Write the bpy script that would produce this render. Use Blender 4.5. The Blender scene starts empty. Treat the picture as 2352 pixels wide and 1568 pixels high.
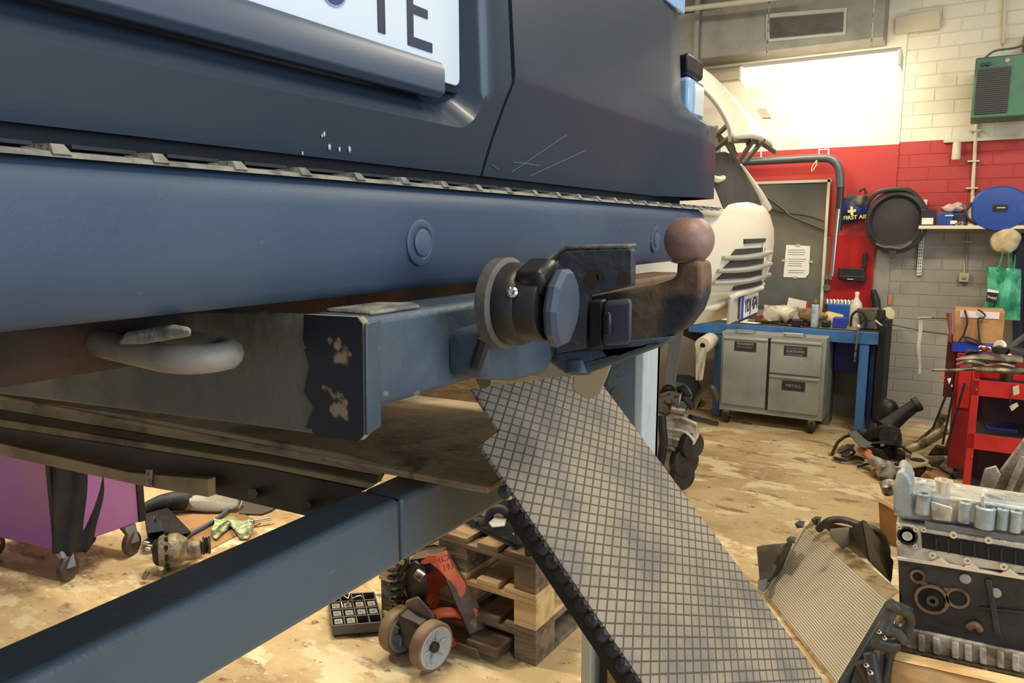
import bpy, bmesh, math, random
from mathutils import Vector as V, Matrix, noise
SC = bpy.context.scene; COL = SC.collection
random.seed(4)
# ---------------------------------------------------------------- camera
FPX = 1700.0; PITCH = math.atan(254/1700); YAW = math.radians(30.8); EYE = V((0, 0, 1.65))
fw = V((-math.sin(YAW)*math.cos(PITCH), math.cos(YAW)*math.cos(PITCH), -math.sin(PITCH)))
rt = V((math.cos(YAW), math.sin(YAW), 0)); up = rt.cross(fw)
cam = bpy.data.cameras.new('camera'); co = bpy.data.objects.new('camera', cam); COL.objects.link(co)
co.matrix_world = Matrix.Translation(EYE) @ Matrix((rt, up, -fw)).transposed().to_4x4()
cam.sensor_width = 36; cam.lens = FPX*36/2352; cam.clip_start = 0.05; cam.clip_end = 60
SC.camera = co
# ---------------------------------------------------------------- light and exposure
w = bpy.data.worlds.new('world'); SC.world = w; w.use_nodes = True
w.node_tree.nodes['Background'].inputs[0].default_value = (0.62, 0.74, 1.0, 1)
w.node_tree.nodes['Background'].inputs[1].default_value = 0.5
def area(name, loc, target, sx, sy, power, col):
    l = bpy.data.lights.new(name, 'AREA'); l.shape = 'RECTANGLE'; l.size = sx; l.size_y = sy
    l.energy = power; l.color = col
    o = bpy.data.objects.new(name, l); COL.objects.link(o); o.location = loc
    o.rotation_euler = (V(target)-V(loc)).to_track_quat('-Z', 'Y').to_euler(); return o
area('daylight_door', (5.5, 0.3, 2.6), (-0.5, 1.0, 1.2), 5.0, 3.0, 235, (0.66, 0.83, 1.0))
WARM = (1.0, 0.89, 0.70)
for nm, x, y, pw in (('ceiling_lamp_row', 0.9, 3.9, 115), ('ceiling_lamp_row', -2.6, 3.4, 140), ('ceiling_lamp_row', -4.6, 1.6, 230), ('ceiling_lamp_row', 0.9, 0.4, 70)):
    area(nm, (x, y, 4.1), (x, y, 0), 1.5, 0.3, pw, WARM)
SC.view_settings.view_transform = 'Standard'; SC.view_settings.look = 'None'
SC.view_settings.gamma = 1.0; SC.view_settings.exposure = 0.0
SC.view_settings.use_curve_mapping = False
# ---------------------------------------------------------------- helpers
def ray(px, py):
    return fw + rt*((px-1176)/FPX) + up*((784-py)/FPX)
def P(px, py, X=None, Y=None, Z=None, S=None):
    d = ray(px, py)
    s = S if S is not None else X/d.x if X is not None else Y/d.y if Y is not None else (Z-EYE.z)/d.z
    return EYE + d*s
def PP(l, **k): return [P(x, y, **k) for x, y in l]
def onsurf(px, py, g, s0=0.3, s1=9.0):
    d = ray(px, py); prev = None; best = (1e9, s0)
    n = 400
    for i in range(n+1):
        s = s0 + (s1-s0)*i/n; q = EYE + d*s; v = q.x - g(q.y, q.z)
        if abs(v) < best[0]: best = (abs(v), s)
        if prev is not None and prev > 0 >= v:
            lo, hi = s-(s1-s0)/n, s
            for _ in range(20):
                m = (lo+hi)/2; q = EYE+d*m
                if q.x-g(q.y, q.z) > 0: lo = m
                else: hi = m
            return EYE + d*hi
        prev = v
    return EYE + d*best[1]
def lin(v):
    v /= 255.0; return v/12.92 if v <= 0.04045 else ((v+0.055)/1.055)**2.4
def C(r, g, b): return (lin(r), lin(g), lin(b), 1)
MATS = {}
def mat(name, col, rough=0.5, metal=0.0, layers=(), bump=None, coat=0.0, emit=None, alpha=1.0, trans=0.0, spec=0.5, stretch=(1, 1, 1)):
    """col = sRGB 0-255; layers = [(col, noise scale, low, high)], bump = (scale, strength)"""
    if name in MATS: return MATS[name]
    m = bpy.data.materials.new(name); m.use_nodes = True; nt = m.node_tree; N = nt.nodes; L = nt.links
    b = N['Principled BSDF']; b.inputs['Base Color'].default_value = C(*col)
    b.inputs['Roughness'].default_value = rough; b.inputs['Metallic'].default_value = metal
    b.inputs['Coat Weight'].default_value = coat; b.inputs['Specular IOR Level'].default_value = spec
    b.inputs['Alpha'].default_value = alpha; b.inputs['Transmission Weight'].default_value = trans
    if emit: b.inputs['Emission Color'].default_value = C(*emit[0]); b.inputs['Emission Strength'].default_value = emit[1]
    tc = N.new('ShaderNodeTexCoord'); mp = N.new('ShaderNodeMapping'); mp.inputs['Scale'].default_value = stretch
    L.new(tc.outputs['Object'], mp.inputs[0]); cur = None
    for i, (c2, sc, lo, hi) in enumerate(layers):
        n = N.new('ShaderNodeTexNoise'); n.inputs['Scale'].default_value = sc; n.inputs['Detail'].default_value = 6
        n.noise_dimensions = '4D'; n.inputs['W'].default_value = 3.1*i+len(name)
        L.new(mp.outputs[0], n.inputs['Vector'])
        r = N.new('ShaderNodeMapRange'); r.inputs['From Min'].default_value = lo; r.inputs['From Max'].default_value = hi
        L.new(n.outputs[0], r.inputs['Value'])
        x = N.new('ShaderNodeMix'); x.data_type = 'RGBA'; L.new(r.outputs[0], x.inputs[0])
        if cur is None: x.inputs[6].default_value = C(*col)
        else: L.new(cur, x.inputs[6])
        x.inputs[7].default_value = C(*c2); cur = x.outputs[2]
    if cur is not None: L.new(cur, b.inputs['Base Color'])
    if bump:
        n = N.new('ShaderNodeTexNoise'); n.inputs['Scale'].default_value = bump[0]; n.inputs['Detail'].default_value = 5
        L.new(mp.outputs[0], n.inputs['Vector']); u = N.new('ShaderNodeBump'); u.inputs['Strength'].default_value = bump[1]
        u.inputs['Distance'].default_value = 0.01
        L.new(n.outputs[0], u.inputs['Height']); L.new(u.outputs[0], b.inputs['Normal'])
    MATS[name] = m; return m
class MB:
    def __init__(s): s.bm = bmesh.new()
    def quadbox(s, vs):      # 8 points: bottom 4, top 4
        v = [s.bm.verts.new(p) for p in vs]
        for f in ((3, 2, 1, 0), (4, 5, 6, 7), (0, 1, 5, 4), (1, 2, 6, 5), (2, 3, 7, 6), (3, 0, 4, 7)): s.bm.faces.new([v[i] for i in f])
        return s
    def box(s, c, d, M=None):
        c = V(c); h = V(d)/2
        vs = [V((x*h.x, y*h.y, z*h.z)) for z in (-1, 1) for x, y in ((-1, -1), (1, -1), (1, 1), (-1, 1))]
        return s.quadbox([c + (M @ v if M else v) for v in vs])
    def ab(s, a, b):
        a = V(a); b = V(b); return s.box((a+b)/2, [abs(x) for x in b-a])
    def frame(s, ax):
        ax = ax.normalized(); t = V((0, 0, 1)) if abs(ax.z) < 0.9 else V((1, 0, 0)); u = ax.cross(t).normalized(); return u, ax.cross(u)
    def tube(s, pts, r, n=10, closed=False, caps=True, flat=None):
        pts = [V(p) for p in pts]; m = len(pts); rs = r if isinstance(r, (list, tuple)) else [r]*m; rings = []; pu = None
        for i, p in enumerate(pts):
            a = pts[(i-1) % m] if closed or i > 0 else p; b = pts[(i+1) % m] if closed or i < m-1 else p
            ax = (b-a).normalized()
            if pu is None: u, v = s.frame(ax)
            else:
                u = pu - ax*pu.dot(ax)
                if u.length < 1e-6: u, v = s.frame(ax)
                u.normalize(); v = ax.cross(u)
            pu = u
            rings.append([s.bm.verts.new(p + (u*math.cos(k*2*math.pi/n) + v*math.sin(k*2*math.pi/n)*(flat or 1))*rs[i]) for k in range(n)])
        for i in range(m if closed else m-1):
            A = rings[i]; B = rings[(i+1) % m]
            for k in range(n): s.bm.faces.new((A[k], A[(k+1) % n], B[(k+1) % n], B[k]))
        if caps and not closed: s.bm.faces.new(rings[0][::-1]); s.bm.faces.new(rings[-1])
        return s
    def cyl(s, p, q, r, r2=None, n=20): return s.tube([p, q], [r, r if r2 is None else r2], n)
    def curve(s, pts, r, n=8, sub=6, **k):
        pts = [V(p) for p in pts]; out = []; m = len(pts); rs = r if isinstance(r, (list, tuple)) else [r]*m; ro = []
        for i in range(m-1):
            p0 = pts[max(i-1, 0)]; p1 = pts[i]; p2 = pts[i+1]; p3 = pts[min(i+2, m-1)]
            for j in range(sub):
                t = j/sub; out.append(0.5*((2*p1)+(p2-p0)*t+(2*p0-5*p1+4*p2-p3)*t*t+(3*p1-p0-3*p2+p3)*t**3)); ro.append(rs[i]*(1-t)+rs[i+1]*t)
        out.append(pts[-1]); ro.append(rs[-1]); return s.tube(out, ro, n, **k)
    def lathe(s, prof, base, ax=(0, 0, 1), n=24):
        base = V(base); ax = V(ax).normalized(); u, v = s.frame(ax); rings = []
        for r, h in prof:
            r = max(r, 1e-4)
            rings.append([s.bm.verts.new(base+ax*h+(u*math.cos(k*2*math.pi/n)+v*math.sin(k*2*math.pi/n))*r) for k in range(n)])
        for A, B in zip(rings, rings[1:]):
            for k in range(n): s.bm.faces.new((A[k], A[(k+1) % n], B[(k+1) % n], B[k]))
        if abs(prof[0][0]-prof[-1][0])+abs(prof[0][1]-prof[-1][1]) > 1e-6: s.bm.faces.new(rings[0][::-1]); s.bm.faces.new(rings[-1])
        return s
    def prism(s, poly, vec):
        vec = V(vec); a = [s.bm.verts.new(p) for p in poly]; b = [s.bm.verts.new(V(p)+vec) for p in poly]; n = len(a)
        s.bm.faces.new(a[::-1]); s.bm.faces.new(b)
        for i in range(n): s.bm.faces.new((a[i], a[(i+1) % n], b[(i+1) % n], b[i]))
        return s
    def sph(s, c, r, sc=(1, 1, 1), M=None, u=16, v=10):
        m = Matrix.Translation(V(c)) @ (M.to_4x4() if M else Matrix.Identity(4)) @ Matrix.Diagonal((r*sc[0], r*sc[1], r*sc[2], 1))
        bmesh.ops.create_uvsphere(s.bm, u_segments=u, v_segments=v, radius=1, matrix=m); return s
    def hull(s, pts):
        t = bmesh.new()
        for p in pts: t.verts.new(p)
        bmesh.ops.convex_hull(t, input=t.verts)
        me = bpy.data.meshes.new('tmp'); t.to_mesh(me); t.free(); s.bm.from_mesh(me); bpy.data.meshes.remove(me)
        for v in [v for v in s.bm.verts if not v.link_faces]: s.bm.verts.remove(v)
        return s
    def grid(s, rows, thick=None):
        R = [[s.bm.verts.new(p) for p in row] for row in rows]
        for A, B in zip(R, R[1:]):
            for i in range(len(A)-1): s.bm.faces.new((A[i], A[i+1], B[i+1], B[i]))
        if thick is not None:
            T = [[s.bm.verts.new(V(p)+V(thick)) for p in row] for row in rows]
            for A, B in zip(T, T[1:]):
                for i in range(len(A)-1): s.bm.faces.new((B[i], B[i+1], A[i+1], A[i]))
            loop = lambda G: G[0] + [r[-1] for r in G[1:]] + G[-1][-2::-1] + [r[0] for r in G[-2:0:-1]]
            a = loop(R); b = loop(T); n = len(a)
            for i in range(n): s.bm.faces.new((a[(i+1) % n], a[i], b[i], b[(i+1) % n]))
        return s
    def loops(s, LL, close=True):
        R = [[s.bm.verts.new(p) for p in l] for l in LL]
        for A, B in zip(R, R[1:]):
            n = len(A)
            for i in range(n if close else n-1): s.bm.faces.new((A[i], A[(i+1) % n], B[(i+1) % n], B[i]))
        return s
    def jit(s, a, f=20):
        for v in s.bm.verts:
            v.co += V(noise.noise_vector(v.co*f))*a
        return s
ROOT = {}
def tag(o, label=None, cat=None, group=None, kind=None):
    for k, v in (('label', label), ('category', cat), ('group', group), ('kind', kind)):
        if v: o[k] = v
    return o
def thing(name, label, cat, loc=(0, 0, 0), rz=0, group=None, M=None):
    o = bpy.data.objects.new(name, None); COL.objects.link(o); o.empty_display_size = 0.1
    if M is not None: o.matrix_world = M
    else: o.location = loc; o.rotation_euler = (0, 0, rz)
    ROOT[o.name] = (M.copy() if M is not None else Matrix.Translation(V(loc)) @ Matrix.Rotation(rz, 4, 'Z'))
    return tag(o, label, cat, group)
def out(mb, name, m, parent=None, world=True, bev=0, seg=2, ang=38, label=None, cat=None, group=None, kind=None, M=None, sub=0, flat=False):
    bm = mb.bm; bmesh.ops.remove_doubles(bm, verts=bm.verts, dist=1e-5)
    bmesh.ops.recalc_face_normals(bm, faces=bm.faces)
    pm = Matrix.Identity(4)
    if parent is not None:
        pm = ROOT.get(parent.name, Matrix.Identity(4))
    own = M if M is not None else pm
    if world and own != Matrix.Identity(4): bm.transform(own.inverted())
    cl = V((0, 0, 0)); free = parent is None and M is None
    if free and kind != 'structure' and bm.verts:      # single-mesh thing: origin at its base
        xs = [v.co for v in bm.verts]
        cl = V((sum(v.x for v in xs)/len(xs), sum(v.y for v in xs)/len(xs), min(v.z for v in xs))); bm.transform(Matrix.Translation(-cl))
    for f in bm.faces: f.smooth = not flat
    for e in bm.edges:
        if len(e.link_faces) == 2: e.smooth = e.calc_face_angle(0) < math.radians(ang)
    me = bpy.data.meshes.new(name); bm.to_mesh(me); bm.free()
    me.materials.append(m); o = bpy.data.objects.new(name, me); COL.objects.link(o)
    if free: o.location = cl
    if parent is not None: o.parent = parent
    if M is not None: o.matrix_local = pm.inverted() @ M
    ROOT[o.name] = own if parent is not None or M is not None else Matrix.Translation(cl)
    if bev:
        b = o.modifiers.new('bevel', 'BEVEL'); b.width = bev; b.segments = seg; b.limit_method = 'ANGLE'; b.angle_limit = math.radians(40)
    if sub:
        q = o.modifiers.new('sub', 'SUBSURF'); q.levels = sub; q.render_levels = sub
    return tag(o, label, cat, group, kind)
def text(s, size, M, m, parent, name='lettering', ext=0.0006, bold=0.0, align='CENTER', label=None):
    cu = bpy.data.curves.new(name, 'FONT'); cu.body = s; cu.size = size; cu.extrude = ext; cu.offset = bold
    cu.align_x = align; cu.align_y = 'CENTER'; cu.resolution_u = 3
    t = bpy.data.objects.new('t', cu); COL.objects.link(t)
    dg = bpy.context.evaluated_depsgraph_get(); me = bpy.data.meshes.new_from_object(t.evaluated_get(dg))
    bpy.data.objects.remove(t); bpy.data.curves.remove(cu)
    mb = MB(); mb.bm.from_mesh(me); bpy.data.meshes.remove(me); mb.bm.transform(M)
    return out(mb, name, m, parent, label=label)
def frameM(o, x, y):        # matrix with local x,y axes and origin
    x = V(x).normalized(); z = x.cross(V(y)).normalized(); y = z.cross(x)
    return Matrix.Translation(V(o)) @ Matrix((x, y, z)).transposed().to_4x4()
def RZ(a): return Matrix.Rotation(a, 3, 'Z')
def cur2(l, n=5):            # smooth closed/open 2D polyline helper (rounded polygon)
    return l
def rrect(x0, y0, x1, y1, r, n=5):
    o = []
    for cx, cy, a in ((x1-r, y0+r, -90), (x1-r, y1-r, 0), (x0+r, y1-r, 90), (x0+r, y0+r, 180)):
        for i in range(n+1):
            t = math.radians(a+90*i/n); o.append((cx+r*math.cos(t), cy+r*math.sin(t)))
    return o
def copy_tree(o, parent=None):
    c = o.copy(); COL.objects.link(c); c.parent = parent
    for ch in [x for x in bpy.data.objects if x.parent == o]: copy_tree(ch, c)
    return c
# ---------------------------------------------------------------- materials
chrome = mat('chrome', (215, 212, 205), .18, 1)
steel = mat('worn_steel', (150, 145, 135), .4, .8, [((90, 80, 68), 30, .5, .6)])
cast = mat('cast_aluminium', (178, 176, 168), .5, .45, [((120, 116, 105), 18, .5, .65)], (60, .4))
dcast = mat('oily_cast_iron', (44, 44, 44), .45, .3, [((70, 66, 60), 25, .52, .7)], (40, .5))
black = mat('black_plastic', (26, 26, 28), .45, 0, [((45, 43, 40), 20, .5, .7)])
rubber = mat('black_rubber', (30, 30, 31), .6, 0, [((60, 56, 50), 18, .5, .7)])
blackhole = mat('dark_recess', (8, 8, 9), .8)
white = mat('white_plastic', (225, 222, 210), .4)
paper = mat('paper_white', (235, 230, 218), .8)
card = mat('brown_cardboard', (176, 130, 84), .85, 0, [((150, 108, 68), 8, .45, .65)])
wood = mat('worn_pallet_wood', (150, 122, 86), .8, 0, [((104, 82, 56), 5, .45, .62), ((70, 55, 40), 14, .6, .68)], (30, .4), stretch=(.5, 2.5, 2.5))
wood2 = mat('pale_pine_wood', (214, 184, 136), .75, 0, [((186, 150, 100), 5, .45, .62)], (30, .3), stretch=(.6, 3, 3))
wood3 = mat('grey_pallet_wood', (128, 112, 92), .85, 0, [((90, 76, 60), 6, .45, .62)], (30, .4), stretch=(.5, 3, 3))
red = mat('red_painted_steel', (186, 36, 28), .4, 0, [((154, 30, 24), 6, .5, .7)])
blue = mat('blue_painted_steel', (62, 112, 168), .45, 0, [((50, 94, 146), 6, .5, .7), ((60, 60, 60), 26, .66, .7)])
grey = mat('grey_painted_steel', (148, 152, 144), .5, 0, [((136, 138, 130), 5, .45, .65)])
clear = mat('clear_plastic_film', (225, 222, 215), .15, 0, alpha=.45)
liftblue = mat('lift_blue_grey_paint', (88, 102, 110), .42, 0, [((78, 92, 100), 4, .45, .65), ((112, 114, 108), 35, .68, .72)], (150, .12))
# ---------------------------------------------------------------- setting
def floor_mat():
    m = bpy.data.materials.new('worn_painted_concrete'); m.use_nodes = True; nt = m.node_tree; N = nt.nodes; L = nt.links; b = N['Principled BSDF']
    tc = N.new('ShaderNodeTexCoord'); cur = None
    base = C(206, 180, 134)
    for i, (c2, sc, lo, hi, st, det) in enumerate((((176, 146, 104), 1.1, .46, .6, (1, 1, 1), 8), ((226, 208, 166), 2.4, .53, .57, (1, 1.8, 1), 12), ((146, 120, 88), 3.2, .56, .64, (1, 2.2, 1), 14), ((122, 96, 68), 10, .61, .67, (1, 1.5, 1), 10), ((214, 198, 164), 26, .60, .64, (1, 1.2, 1), 8))):
        mp = N.new('ShaderNodeMapping'); mp.inputs['Scale'].default_value = st; mp.inputs['Location'].default_value = (i*3.7+2, i*1.3, 0); L.new(tc.outputs['Object'], mp.inputs[0])
        n = N.new('ShaderNodeTexNoise'); n.inputs['Scale'].default_value = sc; n.inputs['Detail'].default_value = det; n.inputs['Roughness'].default_value = .62
        L.new(mp.outputs[0], n.inputs['Vector'])
        r = N.new('ShaderNodeMapRange'); r.inputs['From Min'].default_value = lo; r.inputs['From Max'].default_value = hi; L.new(n.outputs[0], r.inputs['Value'])
        x = N.new('ShaderNodeMix'); x.data_type = 'RGBA'; L.new(r.outputs[0], x.inputs[0]); x.inputs[7].default_value = C(*c2)
        if cur: L.new(cur, x.inputs[6])
        else: x.inputs[6].default_value = base
        cur = x.outputs[2]
        if i == 4:
            u = N.new('ShaderNodeBump'); u.inputs['Strength'].default_value = .5; u.inputs['Distance'].default_value = .004; L.new(n.outputs[0], u.inputs['Height']); L.new(u.outputs[0], b.inputs['Normal'])
        if i == 2:
            r2 = N.new('ShaderNodeMapRange'); r2.inputs['To Min'].default_value = .38; r2.inputs['To Max'].default_value = .75; L.new(n.outputs[0], r2.inputs['Value']); L.new(r2.outputs[0], b.inputs['Roughness'])
    L.new(cur, b.inputs['Base Color']); return m
def band_wall(name, brick):
    """painted wall: grey dado, red band, white above (paint edges at fixed heights)"""
    m = bpy.data.materials.new(name); m.use_nodes = True; nt = m.node_tree; N = nt.nodes; L = nt.links; b = N['Principled BSDF']
    tc = N.new('ShaderNodeTexCoord'); sp = N.new('ShaderNodeSeparateXYZ'); L.new(tc.outputs['Object'], sp.inputs[0])
    def step(z):
        r = N.new('ShaderNodeMath'); r.operation = 'GREATER_THAN'; r.inputs[1].default_value = z; L.new(sp.outputs[2], r.inputs[0]); return r.outputs[0]
    n = N.new('ShaderNodeTexNoise'); n.inputs['Scale'].default_value = 3; n.inputs['Detail'].default_value = 6; L.new(tc.outputs['Object'], n.inputs['Vector'])
    def mix(a, bb, f, typ='MIX'):
        x = N.new('ShaderNodeMix'); x.data_type = 'RGBA'; x.blend_type = typ
        for i, v in ((6, a), (7, bb)):
            if isinstance(v, tuple): x.inputs[i].default_value = v
            else: L.new(v, x.inputs[i])
        if isinstance(f, float): x.inputs[0].default_value = f
        else: L.new(f, x.inputs[0])
        return x.outputs[2]
    greyc = C(158, 152, 138); redc = C(176, 56, 52); wh = C(222, 214, 192)
    z1, z2 = (1.66, 2.40) if brick else (1.60, 2.385)
    c = mix(mix(greyc, redc, step(z1)), wh, step(z2))
    c = mix(c, C(70, 60, 50), mixf(N, L, n, .62, .9))
    if brick:
        mp = N.new('ShaderNodeMapping'); mp.inputs['Rotation'].default_value = (math.radians(90), 0, 0); mp.inputs['Location'].default_value = (0.1, 0.02, 0)
        L.new(tc.outputs['Object'], mp.inputs[0])
        k = N.new('ShaderNodeTexBrick'); k.inputs['Scale'].default_value = 1; k.inputs['Brick Width'].default_value = .30; k.inputs['Row Height'].default_value = .108
        k.inputs['Mortar Size'].default_value = .007; k.inputs['Mortar Smooth'].default_value = .6; k.inputs['Color1'].default_value = (1, 1, 1, 1); k.inputs['Color2'].default_value = (.93, .93, .93, 1); k.inputs['Mortar'].default_value = (.92, .91, .89, 1)
        L.new(mp.outputs[0], k.inputs['Vector']); c = mix(c, k.outputs[0], 1.0, 'MULTIPLY')
        iv = N.new('ShaderNodeMath'); iv.operation = 'SUBTRACT'; iv.inputs[0].default_value = 1; L.new(k.outputs[1], iv.inputs[1])
        n2 = N.new('ShaderNodeTexNoise'); n2.inputs['Scale'].default_value = 22; L.new(tc.outputs['Object'], n2.inputs['Vector'])
        ad = N.new('ShaderNodeMath'); ad.operation = 'MULTIPLY_ADD'; ad.inputs[1].default_value = .5; L.new(n2.outputs[0], ad.inputs[0]); L.new(iv.outputs[0], ad.inputs[2])
        u = N.new('ShaderNodeBump'); u.inputs['Strength'].default_value = .6; u.inputs['Distance'].default_value = .008; L.new(ad.outputs[0], u.inputs['Height']); L.new(u.outputs[0], b.inputs['Normal'])
    L.new(c, b.inputs['Base Color']); b.inputs['Roughness'].default_value = .55 if brick else .4
    return m
def mixf(N, L, n, lo, hi):
    r = N.new('ShaderNodeMapRange'); r.inputs['From Min'].default_value = lo; r.inputs['From Max'].default_value = hi; r.inputs['To Max'].default_value = .6; L.new(n.outputs[0], r.inputs['Value']); return r.outputs[0]
WY = 7.3
out(MB().ab((-9, -4, -.1), (7, WY, 0)), 'floor', floor_mat(), kind='structure')
out(MB().ab((-9, WY, 0), (-.49, WY+.2, 4.6)), 'wall_back', band_wall('painted_panel', False), kind='structure')
out(MB().ab((-.49, WY+.012, 0), (7, WY+.2, 4.6)), 'wall_back_brick', band_wall('painted_brick', True), kind='structure')
out(MB().ab((-9.2, -4, 0), (-9, WY, 4.6)), 'wall_left', mat('left_wall_paint', (200, 192, 172), .6), kind='structure')
out(MB().ab((-9, -4, 4.6), (7, WY, 4.8)), 'ceiling', mat('ceiling_paint', (176, 168, 150), .7), kind='structure')
# soffit box with ventilation grille above the lamp
tgrey = mat('duct_grey_paint', (132, 130, 120), .45, 0, [((116, 114, 104), 6, .45, .65)])
d = thing('ventilation_duct', 'grey boxed duct along the top of the wall above the glaring lamp', 'duct', (-2.4, 7.1, 3.2))
out(MB().ab((-4.6, 6.95, 3.2), (-.64, 7.298, 3.62)), 'casing', tgrey, d, bev=.006)
g = out(MB().prism(PP([(1760, 32), (1946, 18), (1943, 80), (1760, 97)], Y=6.95), (0, -.015, 0)), 'grille', mat('grille_frame', (168, 166, 152), .4), d, bev=.003)
q = [P(1768, 41, Y=6.933), P(1938, 27, Y=6.933), P(1936, 73, Y=6.933), P(1768, 89, Y=6.933)]; gm = MB()
for i in range(15):
    t = (i+.5)/15; a = q[0].lerp(q[3], t); b = q[1].lerp(q[2], t); gm.prism([a+V((0, 0, .007)), b+V((0, 0, .007)), b+V((0, -.010, -.004)), a+V((0, -.010, -.004))], (0, .004, 0))
out(gm, 'louvre', tgrey, g); out(MB().prism(q, (0, .003, 0)), 'grille_opening', mat('grille_dark', (84, 82, 76), .7), g)
out(MB().ab((-4.6, 7.0, 3.64), (3, 7.2, 3.9)), 'trim_1', mat('steel_beam_grey', (104, 104, 98), .5), kind='structure', bev=.01)
tag(out(MB().tube([P(1570, 22, Y=6.7), P(1700, 6, Y=6.7), P(1800, -8, Y=6.7)], .024, 12), 'ceiling_pipe', mat('pipe_cream', (190, 184, 164), .4)), 'thin cream pipe running under the ceiling left above the duct', 'pipe')
tag(out(MB().ab((-2.19, 6.9, 2.9), (-2.15, 6.94, 3.9)), 'hanger_rod', tgrey), 'thin grey upright rod beside the left end of the duct', 'rod')
tag(out(MB().prism(PP([(2056, 40), (2160, 20), (2158, 66), (2056, 78)], Y=7.26), (0, .035, 0)), 'wall_panel', mat('beige_board', (196, 184, 156), .6), bev=.003), 'small beige board on the white bricks right of the duct', 'board')
tag(out(MB().prism(PP([(1608, 165), (1735, 150), (1735, 178), (1608, 190)], Y=7.25), (0, .03, 0)), 'cable_tray', mat('tray_beige', (176, 164, 140), .6)), 'narrow beige tray on the wall left of the glaring lamp', 'tray')
# fluorescent lamp
lp = thing('fluorescent_lamp', 'glaring long fluorescent lamp hanging in front of the white wall', 'lamp', (-1.05, 6.72, 3.02))
out(MB().quadbox([V((x*sx+cx, y, z)) for (z, sx, y0, y1) in ((3.002, 1, 6.58, 6.84), (3.05, 1, 6.66, 6.78)) for cx in (-1.08,) for x, y in ((-.6, y0), (.6, y0), (.6, y1), (-.6, y1))]), 'reflector', mat('lamp_reflector', (232, 230, 222), .4), lp, bev=.004)
for yy in (6.71,):
    out(MB().prism([V((-1.66, yy+a, 2.99+b)) for a, b in ((-.14, .01), (-.135, -.05), (-.10, -.10), (0, -.13), (.10, -.10), (.135, -.05), (.14, .01))], (1.16, 0, 0)), 'glare_diffuser', mat('tube_glow', (255, 246, 226), .5, emit=((255, 242, 214), 19)), lp)  # diffuser put in and enlarged so the whole fixture glows with glare
for xx in (-1.675, -.485):
    out(MB().ab((xx-.012, 6.57, 2.90), (xx+.012, 6.85, 3.02)), 'end_cap', white, lp, bev=.006)
for xx in (-1.5, -.7):
    out(MB().cyl((xx, 6.72, 3.08), (xx, 6.72, 3.66), .006, n=8), 'chain', steel, lp)
# ---------------------------------------------------------------- things on the back wall
def pprism(px, Y, dy, **k): return MB().prism(PP(px, Y=Y), (0, dy, 0))
# board with white frame
b = thing('notice_board', 'large dark glassy board with a cream frame on the red wall', 'board', P(1820, 690, Y=7.28))
tl, tr, br, bl = PP([(1600, 415), (1905, 415), (1885, 705), (1600, 705)], Y=7.27)
tr.x = br.x = -1.025; tl.x = bl.x = -2.35; tl.z = tr.z; bl.z = br.z = .93
out(MB().prism([tl, tr, br, bl], (0, .028, 0)), 'pane', mat('board_glass', (92, 92, 84), .12, 0, [((116, 112, 98), 1.6, .45, .65)], coat=.4), b)
for a, c in ((tl, tr), (tr, br)):
    u = (c-a).normalized()*.02; pp = [a-u, c+u]
    side = V((0, 0, 1)) if abs(u.z) < .01 else V((1, 0, 0))
    out(MB().prism([pp[0]-side*.012, pp[1]-side*.012, pp[1]+side*.012, pp[0]+side*.012], (0, -.02, 0)), 'frame_bar', mat('cream_frame', (226, 216, 186), .5), b)
nt_ = thing('paper_note', 'white typed paper taped to the dark glassy board', 'paper', P(1830, 640, Y=7.26))
out(pprism([(1806, 562), (1861, 565), (1858, 628), (1850, 638), (1799, 636)], 7.262, .003), 'sheet', paper, nt_)
tm = mat('faded_ink', (120, 118, 120), .8); lm = MB()
for i in range(11):
    yy = 573+i*5.2; x1 = 1852-random.random()*12
    if i in (3, 8): continue
    lm.prism(PP([(1810, yy), (x1, yy+.6), (x1, yy+1.8), (1810, yy+1.2)], Y=7.2605), (0, .001, 0))
out(lm, 'typed_lines', tm, nt_)
for x, y in ((1833, 563), (1800, 598), (1862, 601), (1826, 637)):
    out(MB().box(P(x, y, Y=7.258), (.035, .002, .02)), 'tape', mat('sticky_tape', (190, 182, 160), .3), nt_)
# dark pipe reflections in the board glass, modelled as thin tubes
tag(out(MB().curve(PP([(1765, 455), (1800, 480), (1815, 495), (1850, 510), (1893, 527)], Y=7.225), .013, 8), 'pipe_reflection', mat('grey_cable', (70, 70, 66), .4)), 'dark grey pipe reflection modelled on the glassy board, upper of two', 'cable')
tag(out(MB().curve(PP([(1765, 478), (1800, 488), (1850, 495), (1893, 508)], Y=7.225), .008, 8), 'pipe_reflection', rubber), 'thin black pipe reflection modelled on the glassy board, lower of two', 'cable')
# exhaust pipe
ex = thing('exhaust_pipe', 'dark bent pipe running along the red wall and down to a chrome tube', 'pipe', P(1915, 640, Y=7.1))
pm = mat('dark_pipe', (92, 92, 92), .3, .3)
out(MB().curve([P(1700, 372, Y=7.12), P(1800, 367, Y=7.12), P(1885, 363, Y=7.12), P(1912, 368, Y=7.12), P(1927, 388, Y=7.12), P(1930, 430, Y=7.12)], .036, 14), 'elbow_pipe', pm, ex)
out(MB().tube(PP([(1931, 428), (1925, 530)], Y=7.12), .030, 14), 'sleeve', mat('black_pipe', (48, 48, 50), .35), ex)
out(MB().tube(PP([(1926, 480), (1911, 634)], Y=7.09), .018, 14), 'chrome_tube', chrome, ex, label='shiny chrome lower tube')
out(MB().box(P(1904, 637, Y=7.15), (.07, .1, .03)), 'bracket', steel, ex)
for x in (1737, 1892):
    out(MB().tube(PP([(x-11, 366), (x-11, 344), (x+11, 343), (x+11, 366)], Y=7.2), .008, 8), 'pipe_clip', white, ex)
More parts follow.
